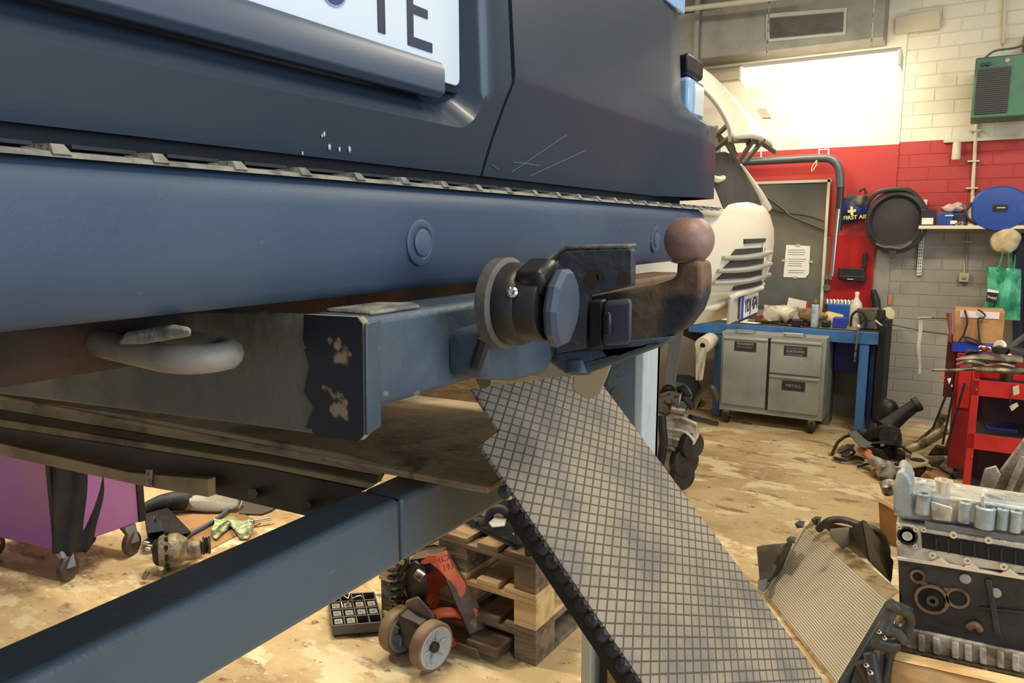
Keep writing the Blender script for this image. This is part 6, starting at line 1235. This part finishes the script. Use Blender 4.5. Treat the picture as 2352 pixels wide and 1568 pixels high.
# wooden crate under the engine
wc = thing('wooden_crate', 'pale wooden crate carrying the bare engine', 'crate', (.15, 2.9, 0))
c0 = P(2046, 1504, Y=2.72); zt5 = .13
out(MB().prism([P(2047, 1506, Y=2.80), P(2352, 1574, Y=2.72), P(2480, 1604, Y=2.69), P(2480, 1612, Y=2.68), P(2352, 1582, Y=2.70), P(2047, 1514, Y=2.78)], (0, .05, -.002)), 'top_board', wood2, wc, bev=.002)
out(MB().prism([P(2047, 1515, Y=2.79), P(2352, 1583, Y=2.71), P(2480, 1614, Y=2.68), P(2480, 1760, Y=2.68), P(2352, 1690, Y=2.71), P(2047, 1610, Y=2.79)], (0, .022, 0)), 'side_board', wood2, wc, bev=.002)
out(MB().prism([P(2022, 1487, Y=2.86), P(2046, 1492, Y=2.83), P(2046, 1610, Y=2.83), P(2020, 1600, Y=2.86)], (0, .05, 0)), 'corner_block', wood2, wc, bev=.002)
out(MB().prism([P(2046, 1484, Y=2.95), P(2080, 1490, Y=2.95), P(2080, 1600, Y=2.95), P(2046, 1600, Y=2.95)], (0, .4, 0)), 'bearer', wood2, wc, bev=.002)
# open carton behind the engine
k = thing('open_carton', 'open cardboard carton with flaps up behind the silver cylinder head', 'carton', P(2060, 1205, Z=0))
out(MB().prism([P(2018, 1150, Y=4.3), P(2065, 1180, Y=4.2), P(2067, 1262, Y=4.2), P(2022, 1240, Y=4.3)], (.25, .22, 0)), 'carton_body', card, k)
out(MB().prism([P(1998, 1112, Y=4.35), P(2048, 1112, Y=4.5), P(2060, 1140, Y=4.5), P(2022, 1140, Y=4.3)], (0, .004, .003)), 'flap', mat('flap_pale', (214, 178, 128), .85), k)
out(MB().prism([P(1996, 1133, Y=4.28), P(2018, 1142, Y=4.28), P(2062, 1166, Y=4.2), P(2062, 1172, Y=4.2), P(2018, 1152, Y=4.26)], (.004, .004, .0)), 'flap', mat('flap_pale', (214, 178, 128), .85), k)
tag(out(MB().lathe([(.02, 0), (.035, .005), (.032, .05), (.02, .055)], P(2046, 1130, Y=3.6), (-.3, -.3, .8), 18), 'metal_cup', steel), 'small crooked metal cup beside the cover end of the engine', 'cup')
# big dirty casting at the right edge
k = thing('engine_casting', 'large dirty grey aluminium casting leaning at the right edge', 'casting', (.4, 3.9, 0))
cg = mat('dirty_casting', (156, 148, 132), .55, .25, [((118, 108, 90), 9, .46, .6), ((190, 186, 176), 18, .62, .7)], (30, .8))
out(MB().hull([P(x, y, Y=Y_) for Y_ in (3.7, 3.95) for x, y in ((2352, 1004), (2400, 980), (2460, 1010), (2440, 1180), (2352, 1180), (2275, 1165), (2288, 1090))]), 'casting_body', cg, k, bev=.01)
out(MB().hull([P(x, y, Y=Y_) for Y_ in (3.66, 3.9) for x, y in ((2262, 1075), (2288, 1068), (2300, 1090), (2278, 1140), (2250, 1116))]), 'casting_lug', cg, k, bev=.008)
for a, b_ in (((2300, 1165), (2352, 1050)), ((2330, 1175), (2380, 1060))): out(MB().cyl(P(*a, Y=3.68), P(*b_, Y=3.68), .014, n=8), 'casting_rib', cg, k)
# ---------------------------------------------------------------- red trolleys
def trolley(M, w_, d_, hts, label, mt, nm='tool_trolley'):
    o = thing(nm, label, 'trolley', M=M); t_ = .034
    for x, y in ((0, 0), (w_-t_, 0), (0, d_-t_), (w_-t_, d_-t_)):
        out(MB().ab((x, y, .08), (x+t_, y+t_, hts[-1])), 'upright', mt, o, world=False, bev=.002)
        wo = out(MB().cyl((x+t_/2-.012, y+t_/2, .04), (x+t_/2+.012, y+t_/2, .04), .038, n=18), 'castor', rubber, o, world=False)
        out(MB().ab((x+.004, y+.006, .05), (x+t_-.004, y+t_-.006, .082)), 'castor_plate', steel, wo, world=False)
    for i, z in enumerate(hts):
        out(MB().ab((.001, .001, z-.085), (w_-.001, d_-.001, z-.078)), 'shelf', mt, o, world=False)
        for a, b_ in (((0, 0), (w_, .006)), ((0, d_-.006), (w_, d_)), ((0, 0), (.006, d_)), ((w_-.006, 0), (w_, d_))):
            out(MB().ab((a[0], a[1], z-.085), (b_[0], b_[1], z)), 'shelf_edge', mt, o, world=False, bev=.001)
    out(MB().ab((.02, d_-.012, .16), (w_-.02, d_-.006, hts[-1]-.05)), 'back_shade_panel', mat('dark_maroon', (60, 26, 28), .7), o, world=False)  # dark back added so the open interior looks shaded
    for i, z in enumerate(hts[:-1]): out(MB().ab((.03, .012, z-.078), (w_-.03, d_-.012, z-.005)), 'shelf_shade_fill', mat('shelf_dark_mat', (44, 30, 32), .8), o, world=False)  # dark filler standing for the shade inside the lower shelves
    for x, z in ((.012, .81), (.02, .44)):
        out(MB().cyl((x+.01, -.004, z), (x+.01, .0, z), .005, n=10), 'screw', chrome, o, world=False)
    return o
TM = Matrix.Translation((.128, 4.62, 0)) @ Matrix.Rotation(-.02, 4, 'Z')
trolley(TM, .62, .42, (.23, .565, .86), 'bright red open tool trolley loaded with tools, right of the floor parts', red)
TM2 = Matrix.Translation((.055, 5.60, 0))
k = thing('tool_cabinet', 'darker red tool cabinet standing behind the bright red trolley', 'cabinet', M=TM2)
dr = mat('dark_red_steel', (128, 22, 20), .45, 0, [((96, 18, 16), 6, .5, .64)])
out(MB().ab((0, 0, .08), (.62, .45, .86)), 'cabinet_body', dr, k, world=False, bev=.006)
out(MB().ab((.02, -.012, .50), (.09, .0, .84)), 'front_post', red, k, world=False, bev=.003)
out(MB().ab((-.06, .05, .55), (0, .4, .93)), 'side_bin', mat('side_bin_dark_red', (84, 18, 20), .5), k, world=False, bev=.006)
for x, y in ((.05, .05), (.57, .05), (.05, .4), (.57, .4)): out(MB().cyl((x-.012, y, .04), (x+.012, y, .04), .04, n=16), 'castor', rubber, k, world=False)
# box, blue tray, cable, bag
k = thing('cardboard_box', 'cardboard box with a white label strip on top of the darker red cabinet', 'box', P(2245, 790, Y=5.62))
x0, x1 = P(2187, 790, Y=5.62).x, P(2302, 790, Y=5.62).x; z0, z1 = P(2245, 788, Y=5.62).z, P(2245, 714, Y=5.62).z
out(MB().ab((x0, 5.62, z0), (x1, 5.9, z1)), 'carton', card, k, bev=.003)
out(MB().ab((x0+.03, 5.616, z1-.045), (x1-.03, 5.62, z1-.002)), 'label_strip', mat('label_pink_white', (218, 204, 196), .7), k)
out(MB().ab((x0+.14, 5.616, z0+.0), (x0+.155, 5.62, z1-.045)), 'tape_seam', mat('tape_brown', (140, 104, 64), .5), k)
tag(out(MB().ab((x0, 5.61, .862), (x1, 5.92, z0-.001)), 'blue_tray', mat('royal_blue', (30, 54, 156), .4), bev=.006), 'blue plastic tray under the cardboard box', 'tray')
tag(out(MB().curve([P(x, y, Y=5.60) for x, y in ((2216, 712), (2222, 740), (2214, 770), (2225, 775), (2245, 783), (2248, 790), (2222, 782), (2212, 772), (2202, 786))], .006, 8), 'charger_cable', rubber), 'black cable looping down the front of the cardboard box', 'cable')
tag(out(MB().curve([P(x, y, Y=5.6) for x, y in ((2246, 710), (2262, 722), (2258, 730), (2247, 732), (2248, 760), (2252, 786), (2262, 792))], .005, 8), 'charger_cable', rubber), 'second black cable hanging over the middle of the cardboard box', 'cable')
rows = []
for j in range(8):
    v = j/7; rows.append([P(2172+v*12+u*(14-10*v), 718+v*70, Y=5.6+.02*math.sin(u*6+v*4)) for u in (0, .33, .66, 1)])
tag(out(MB().grid(rows, (0, .02, 0)), 'red_cloth', mat('dull_pink_cloth', (150, 84, 80), .85)), 'dull red cloth hanging left of the cardboard box', 'cloth')
rows = []
for j in range(10):
    v = j/9; rows.append([P(2108+u*(10-4*v)+(2*math.sin(v*9)), 728+v*130, Y=5.9+.01*math.sin(v*9)) for u in (0, .5, 1)])
hk = thing('clear_strip', 'clear plastic strip hanging from a thin rail beside the red trolley', 'strip', P(2110, 860, Y=5.9))
out(MB().grid(rows, (0, .002, 0)), 'strip', clear, hk)
out(MB().curve([P(2110, 732, Y=5.9), P(2118, 730, Y=5.9), P(2150, 730, Y=5.85), P(2180, 732, Y=5.7)], .006, 8), 'rail', steel, hk)
# tools lying on the bright trolley
def tool(nm, pts, r_, m_, label, cat='tool', z=None, n=8):
    return tag(out(MB().curve([P(x, y, Y=Y_) for x, y, Y_ in pts], r_, n), nm, m_), label, cat)
grs = mat('greasy_steel', (138, 130, 108), .32, .7, [((86, 80, 66), 14, .48, .6)])
tool('open_wrench', [(2140, 850, 4.7), (2190, 850, 4.68), (2250, 845, 4.7)], [.006, .008, .012], grs, 'long thin wrench sticking out left over the bright red trolley', 'wrench')
tool('pliers', [(2196, 826, 4.7), (2240, 822, 4.72), (2290, 826, 4.75), (2345, 830, 4.78)], [.006, .022, .032, .030], grs, 'thick greasy puller lying on the bright red trolley', 'puller')
tool('pliers', [(2196, 838, 4.68), (2228, 830, 4.69), (2262, 838, 4.7)], [.006, .014, .01], grs, 'pointed greasy plier arm below the puller', 'pliers')
tool('torque_bar', [(2240, 848, 4.66), (2300, 850, 4.66), (2360, 854, 4.68)], [.014, .018, .018], grs, 'greasy bar along the front edge of the bright red trolley', 'bar')
tool('pry_bar', [(2230, 812, 4.85), (2270, 806, 4.85), (2310, 818, 4.85), (2345, 820, 4.85)], [.006, .010, .008, .008], chrome, 'thin bent chrome tool behind the puller', 'tool')
tool('breaker_bar', [(2298, 822, 4.8), (2325, 795, 4.85), (2362, 766, 4.9)], [.012, .016, .016], rubber, 'long black handle rising to the right over the trolley', 'handle')
tool('small_wrench', [(2262, 840, 4.66), (2300, 836, 4.66), (2330, 842, 4.66)], [.006, .008, .008], grs, 'small greasy wrench between puller and bar', 'wrench')
for i, (px, y_, sc__, m_, l_) in enumerate(((2240, 815, (.05, .03, .03), black, 'black tool lump at the left rear of the trolley'), (2262, 800, (.04, .03, .02), mat('red_white_pack', (170, 70, 60), .5, 0, [((220, 214, 200), 30, .5, .55)]), 'red and white wrapper on the trolley'), (2300, 805, (.05, .03, .03), black, 'black tool lump below the white ring'), (2335, 812, (.05, .04, .045), dcast, 'dark metal block at the right of the trolley'), (2225, 842, (.02, .02, .05), mat('grey_sleeve', (120, 126, 128), .4), 'upright grey sleeve at the trolley corner'))):
    c = P(px, y_, Y=4.82); c.z = max(c.z, .865+sc__[2])
    f = MB().hull([c+V((random.uniform(-1, 1)*sc__[0], random.uniform(-1, 1)*sc__[1], random.uniform(-1, 1)*sc__[2])) for _ in range(14)])
    tag(out(f, 'tool_lump', m_, bev=.004), l_, 'tool')
tag(out(MB().lathe([(.024, 0), (.04, .002), (.04, .018), (.024, .02)], P(2300, 798, Y=4.85), (-.8, -.6, .1), 22), 'tape_ring', mat('white_tape', (222, 216, 200), .5)), 'white tape ring standing on the bright red trolley', 'tape')
tag(out(MB().lathe([(.024, 0), (.026, .004), (.024, .012), (.001, .012)], V((P(2264, 800, Y=4.95).x, 4.95, .865)), (0, -.1, 1), 18), 'tin_lid', mat('tin_lid_pale', (170, 162, 130), .4, .4)), 'small pale round lid in front of the cardboard box', 'lid')
k = thing('brake_cleaner', 'spray can with white top and red nozzle right of the cardboard box', 'can', P(2318, 800, Y=4.95))
c = P(2318, 800, Y=4.95); c.z = .785
out(MB().lathe([(.030, 0), (.032, .005), (.032, .12), (.028, .14)], c, n=20), 'can_body', mat('can_dark_green', (58, 70, 44), .35, .3), k)
out(MB().lathe([(.028, 0), (.034, .006), (.028, .03), (.012, .045)], c+V((0, 0, .138)), n=18), 'can_top', white, k)
out(MB().lathe([(.012, 0), (.012, .015), (.006, .02)], c+V((.0, 0, .18)), n=12), 'nozzle', mat('nozzle_red', (206, 50, 34), .4), k)
# things on the trolley's lower shelves
for px, py, w_, h_, m_, l_ in ((2255, 975, .08, .035, mat('cream_pack', (214, 200, 158), .6), 'small cream pack on the middle trolley shelf'), (2262, 958, .07, .06, mat('pink_red_pack', (168, 76, 66), .6), 'pinkish pack on the middle trolley shelf'), (2300, 965, .14, .10, mat('dark_navy_box', (28, 30, 84), .5), 'dark navy box on the middle trolley shelf'), (2345, 975, .10, .06, mat('brown_dark_pack', (70, 56, 44), .6), 'dark brown pack on the middle shelf at the right edge')):
    c = P(px, py, Y=4.8); tag(out(MB().box((c.x, 4.8, .482+h_/2), (w_, .1, h_), RZ(.1)), 'small_pack', m_, bev=.006), l_, 'box')
tg = thing('hang_tag', 'two crumpled paper tags hanging on the front of the bright red trolley', 'tag', P(2330, 900, Y=4.6))
out(MB().prism(PP([(2326, 888), (2340, 884), (2342, 904), (2328, 908)], Y=4.6), (.0, .003, .0)), 'tag', mat('tag_cream', (196, 178, 148), .7), tg)
out(MB().prism(PP([(2318, 932), (2336, 924), (2340, 932), (2324, 944)], Y=4.6), (.0, .003, .0)), 'tag', MATS['tag_cream'], tg)
out(MB().curve([P(2330, 886, Y=4.605), P(2320, 905, Y=4.6), P(2322, 932, Y=4.6)], .003, 6), 'string', rubber, tg)
# ---------------------------------------------------------------- pile of dismantled parts on the floor
def fp_(x, y, z): return P(x, y, Z=z)
def hose(nm, pts, r_, m_, label, cat='hose', n=12):
    return tag(out(MB().curve([fp_(*p) for p in pts], r_, n), nm, m_), label, cat)
k = thing('intake_pipe', 'big black plastic intake pipe leaning on the wall behind the parts pile', 'pipe', fp_(2050, 1000, 0))
out(MB().curve([P(2030, 985, Y=6.0), P(2052, 968, Y=6.05), P(2075, 950, Y=6.1), P(2100, 932, Y=6.15)], [.07, .062, .052, .046], 16), 'pipe', rubber, k)
out(MB().lathe([(.036, .0), (.055, 0), (.055, .035), (.036, .035), (.036, 0)], P(2101, 931, Y=6.15), (.8, .3, .5), 22), 'pipe_mouth', mat('mouth_grey', (64, 58, 50), .5), k)
out(MB().sph(P(2038, 945, Y=6.15), .085, (1, .8, 1.15)), 'resonator', black, k)
out(MB().hull([P(x, y, Y=Y_) for Y_ in (5.8, 6.1) for x, y in ((1995, 985), (2040, 970), (2068, 985), (2070, 1000), (2000, 1012), (1980, 1000))]), 'lower_housing', black, k, bev=.02)
hose('exhaust_tube', [(2110, 1030, .05), (2112, 1012, .09), (2140, 990, .18), (2162, 965, .28), (2172, 945, .36)], [.012, .014, .02, .028, .03], mat('exhaust_steel', (200, 188, 160), .35, .4, [((108, 94, 74), 12, .5, .6)]), 'thin steel exhaust tube rising to the right out of the pile', 'pipe')
hose('exhaust_tube', [(2075, 1032, .06), (2110, 1022, .10), (2140, 1005, .15), (2162, 990, .20), (2172, 985, .22)], [.03, .036, .04, .04, .045], MATS['exhaust_steel'], 'thick dull exhaust pipe lying below the thin steel tube', 'pipe')
k = thing('throttle_housing', 'black housing with a triangular bright flange at the front of the pile', 'housing', fp_(2105, 1100, 0))
out(MB().hull([fp_(x, y, z) for x, y, z in ((2082, 1062, .14), (2128, 1058, .14), (2130, 1080, .06), (2112, 1100, .02), (2090, 1098, .02))]), 'housing', black, k, bev=.01)
tri_ = [fp_(x, y, .17) for x, y in ((2094, 1040), (2106, 1038), (2134, 1056), (2130, 1064), (2094, 1070), (2086, 1066))]
fl2 = out(MB().prism(tri_, (0, 0, -.018)), 'flange', mat('flange_bright', (206, 190, 150), .35, .5), k, bev=.004)
out(MB().lathe([(.045, 0), (.045, .002), (.001, .002)], fp_(2107, 1056, .1702), (0, 0, 1), 24), 'bore', blackhole, fl2)
out(MB().hull([fp_(x, y, .10) for x, y in ((2126, 1070), (2142, 1074), (2140, 1082), (2126, 1080))]+[fp_(x, y, .06) for x, y in ((2126, 1070), (2142, 1074), (2140, 1082), (2126, 1080))]), 'ear', black, k, bev=.004)
k = thing('turbocharger', 'small silver turbocharger with hose joint at the front of the pile', 'turbocharger', fp_(2050, 1100, 0))
out(MB().curve([fp_(2006, 1058, .10), fp_(2020, 1065, .10), fp_(2034, 1078, .08)], [.035, .04, .03], 14), 'joint_pipe', cast, k)
out(MB().lathe([(.03, 0), (.06, .01), (.07, .04), (.06, .07), (.03, .08)], fp_(2044, 1085, .05), (-.5, -.6, .5), 24), 'compressor', cast, k)
out(MB().lathe([(.02, 0), (.055, .006), (.06, .03), (.04, .05)], fp_(2035, 1088, .03), (-.5, -.7, .2), 20), 'wheel_housing', steel, k)
out(MB().hull([fp_(x, y, z) for x, y, z in ((2052, 1060, .14), (2080, 1062, .12), (2084, 1090, .04), (2060, 1104, .02), (2040, 1098, .02))]), 'turbine_body', dcast, k, bev=.01)
k = tag(out(MB().curve([fp_(1975, 1028, .12), fp_(1990, 1038, .12), fp_(2000, 1052, .09), fp_(2012, 1068, .06)], [.012, .035, .03, .02], 12, flat=.6).jit(.012, 30), 'rubber_glove', mat('orange_glove', (206, 128, 76), .7, 0, [((176, 100, 60), 12, .5, .6)])), 'crumpled orange glove lying across the parts pile', 'glove')
tag(out(MB().prism([fp_(x, y, .17) for x, y in ((1948, 992), (1966, 988), (1992, 1012), (2004, 1016), (1990, 1026), (1974, 1022))], (0, 0, -.012)), 'metal_strip', mat('strip_grey', (128, 128, 124), .4, .4), bev=.002), 'grey bent metal strip on the left of the parts pile', 'bracket')
k = thing('ring_housing', 'dark casting with a round mouth in the middle of the pile', 'casting', fp_(2045, 1030, 0))
rc = P(2040, 1000, Y=5.75)
out(MB().lathe([(.045, 0), (.062, 0), (.07, .02), (.07, .09), (.03, .1)], rc, (.15, .9, -.2), 26), 'mouth', dcast, k)
out(MB().lathe([(.045, 0), (.001, .002)], rc+V((0, .01, 0)), (.15, .9, -.2), 22), 'bore', blackhole, k)
out(MB().hull([fp_(x, y, z) for x, y, z in ((2030, 1035, .05), (2070, 1030, .10), (2075, 1005, .16), (2050, 985, .2), (2030, 1005, .16))]), 'casting_body', dcast, k, bev=.01)
hose('wiring_loom', [(1912, 1042, .02), (1925, 1015, .05), (1950, 1000, .10), (1985, 1005, .12), (2010, 1020, .10)], .012, rubber, 'black wiring loom arching over the left end of the pile', 'wiring', 8)
hose('wiring_loom', [(1916, 1052, .02), (1940, 1056, .03), (1965, 1050, .04), (1985, 1056, .03)], .014, rubber, 'black wiring loom lying along the front left of the pile', 'wiring', 8)
hose('wiring_loom', [(1930, 1040, .03), (1950, 1030, .06), (1962, 1038, .05), (1950, 1048, .03), (1932, 1046, .03)], .010, black, 'coiled black wiring at the left tip of the pile', 'wiring', 8)
hose('long_cable', [(1995, 1018, .16), (2030, 1016, .17), (2060, 1020, .15), (2100, 1045, .08), (2150, 1070, .03), (2190, 1092, .01)], .008, rubber, 'thin black cable running from the pile to the red trolley', 'cable', 8)
hose('long_cable', [(2190, 1088, .012), (2180, 1098, .012), (2164, 1112, .012)], .007, rubber, 'short black cable end on the floor by the trolley foot', 'cable', 8)
hose('lever_arm', [(1970, 1072, .02), (1990, 1066, .03), (2012, 1062, .04)], .008, dcast, 'dark thin lever under the orange glove', 'lever', 8)
for i, (x, y, z, s_, m_, l_) in enumerate(((2060, 1045, .05, .06, black, 'black plastic lump in the middle of the pile'), (2020, 1040, .06, .09, black, 'black plastic housing behind the orange glove'), (1995, 1010, .08, .09, dcast, 'dark casting behind the grey strip'), (1938, 1030, .04, .05, mat('olive_connector', (120, 108, 76), .5), 'olive connector block at the left of the pile'), (1952, 1028, .05, .04, mat('olive_connector2', (134, 124, 92), .5), 'pale olive connector next to the wiring coil'), (1990, 1000, .12, .07, black, 'black bracket at the rear of the pile'), (2060, 1010, .12, .05, mat('pale_flange', (190, 178, 152), .4, .4), 'pale broken flange piece in the pile'), (2160, 1035, .08, .08, mat('dull_bracket', (96, 86, 70), .5, .3), 'dull casting leaning by the darker red cabinet'), (2152, 1058, .04, .05, mat('dull_bracket', (96, 86, 70), .5, .3), 'dull bracket behind the triangular flange'), (2030, 1102, .03, .03, dcast, 'small dark part in front of the turbocharger'), (2010, 1085, .03, .04, mat('rust_part', (150, 104, 72), .6), 'small rusty part left of the turbocharger'))):
    c = fp_(x, y, z); f = MB()
    f.hull([V((c.x+random.uniform(-1, 1)*s_, c.y+random.uniform(-1, 1)*s_*.7, max(.003, c.z+random.uniform(-1, 1)*s_*.75))) for _ in range(16)])
    lo = min(v.co.z for v in f.bm.verts)
    tag(out(f, 'engine_part', m_, bev=.005), l_, 'engine part')
for i, (x, y, l_) in enumerate(((1909, 1041, 'bright ring end at the leftmost tip of the wiring'), (1917, 1054, 'small brass fitting in front of the wiring'), (1932, 1056, 'pale plug end in front of the wiring'))):
    tag(out(MB().lathe([(.004, 0), (.011, 0), (.011, .02), (.004, .02)], fp_(x, y, .014), (-.6, -.8, .1), 14), 'plug_fitting', mat('brass_fit', (196, 180, 120), .35, .6)), l_, 'fitting')
tag(out(MB().prism([fp_(x, y, .006) for x, y in ((2110, 1100), (2140, 1072), (2190, 1090), (2180, 1108))], (0, 0, -.005)), 'cardboard_piece', card), 'piece of brown cardboard on the floor under the cable end', 'cardboard')
k = thing('tripod_stand', 'thin black folding legs leaning beside the darker red cabinet', 'stand', fp_(2160, 1000, 0))
for a, b_ in (((2188, 870), (2142, 985)), ((2190, 900), (2165, 1020)), ((2216, 880), (2170, 1040))):
    out(MB().cyl(P(a[0], a[1], Y=5.45), P(b_[0], b_[1], Y=5.45), .007, n=8), 'leg', black, k)
tag(out(MB().hull([P(x, y, Y=Y_) for Y_ in (5.5, 5.53) for x, y in ((2158, 865), (2170, 864), (2170, 870), (2158, 869))]), 'orange_clip', mat('orange_clip', (220, 90, 40), .5)), 'tiny orange clip left of the darker red cabinet', 'clip')
tag(out(MB().prism(PP([(2176, 870), (2184, 868), (2188, 888), (2182, 888)], Y=5.5), (0, .01, 0)), 'paper_tag', paper), 'small white paper beside the darker red cabinet', 'paper')
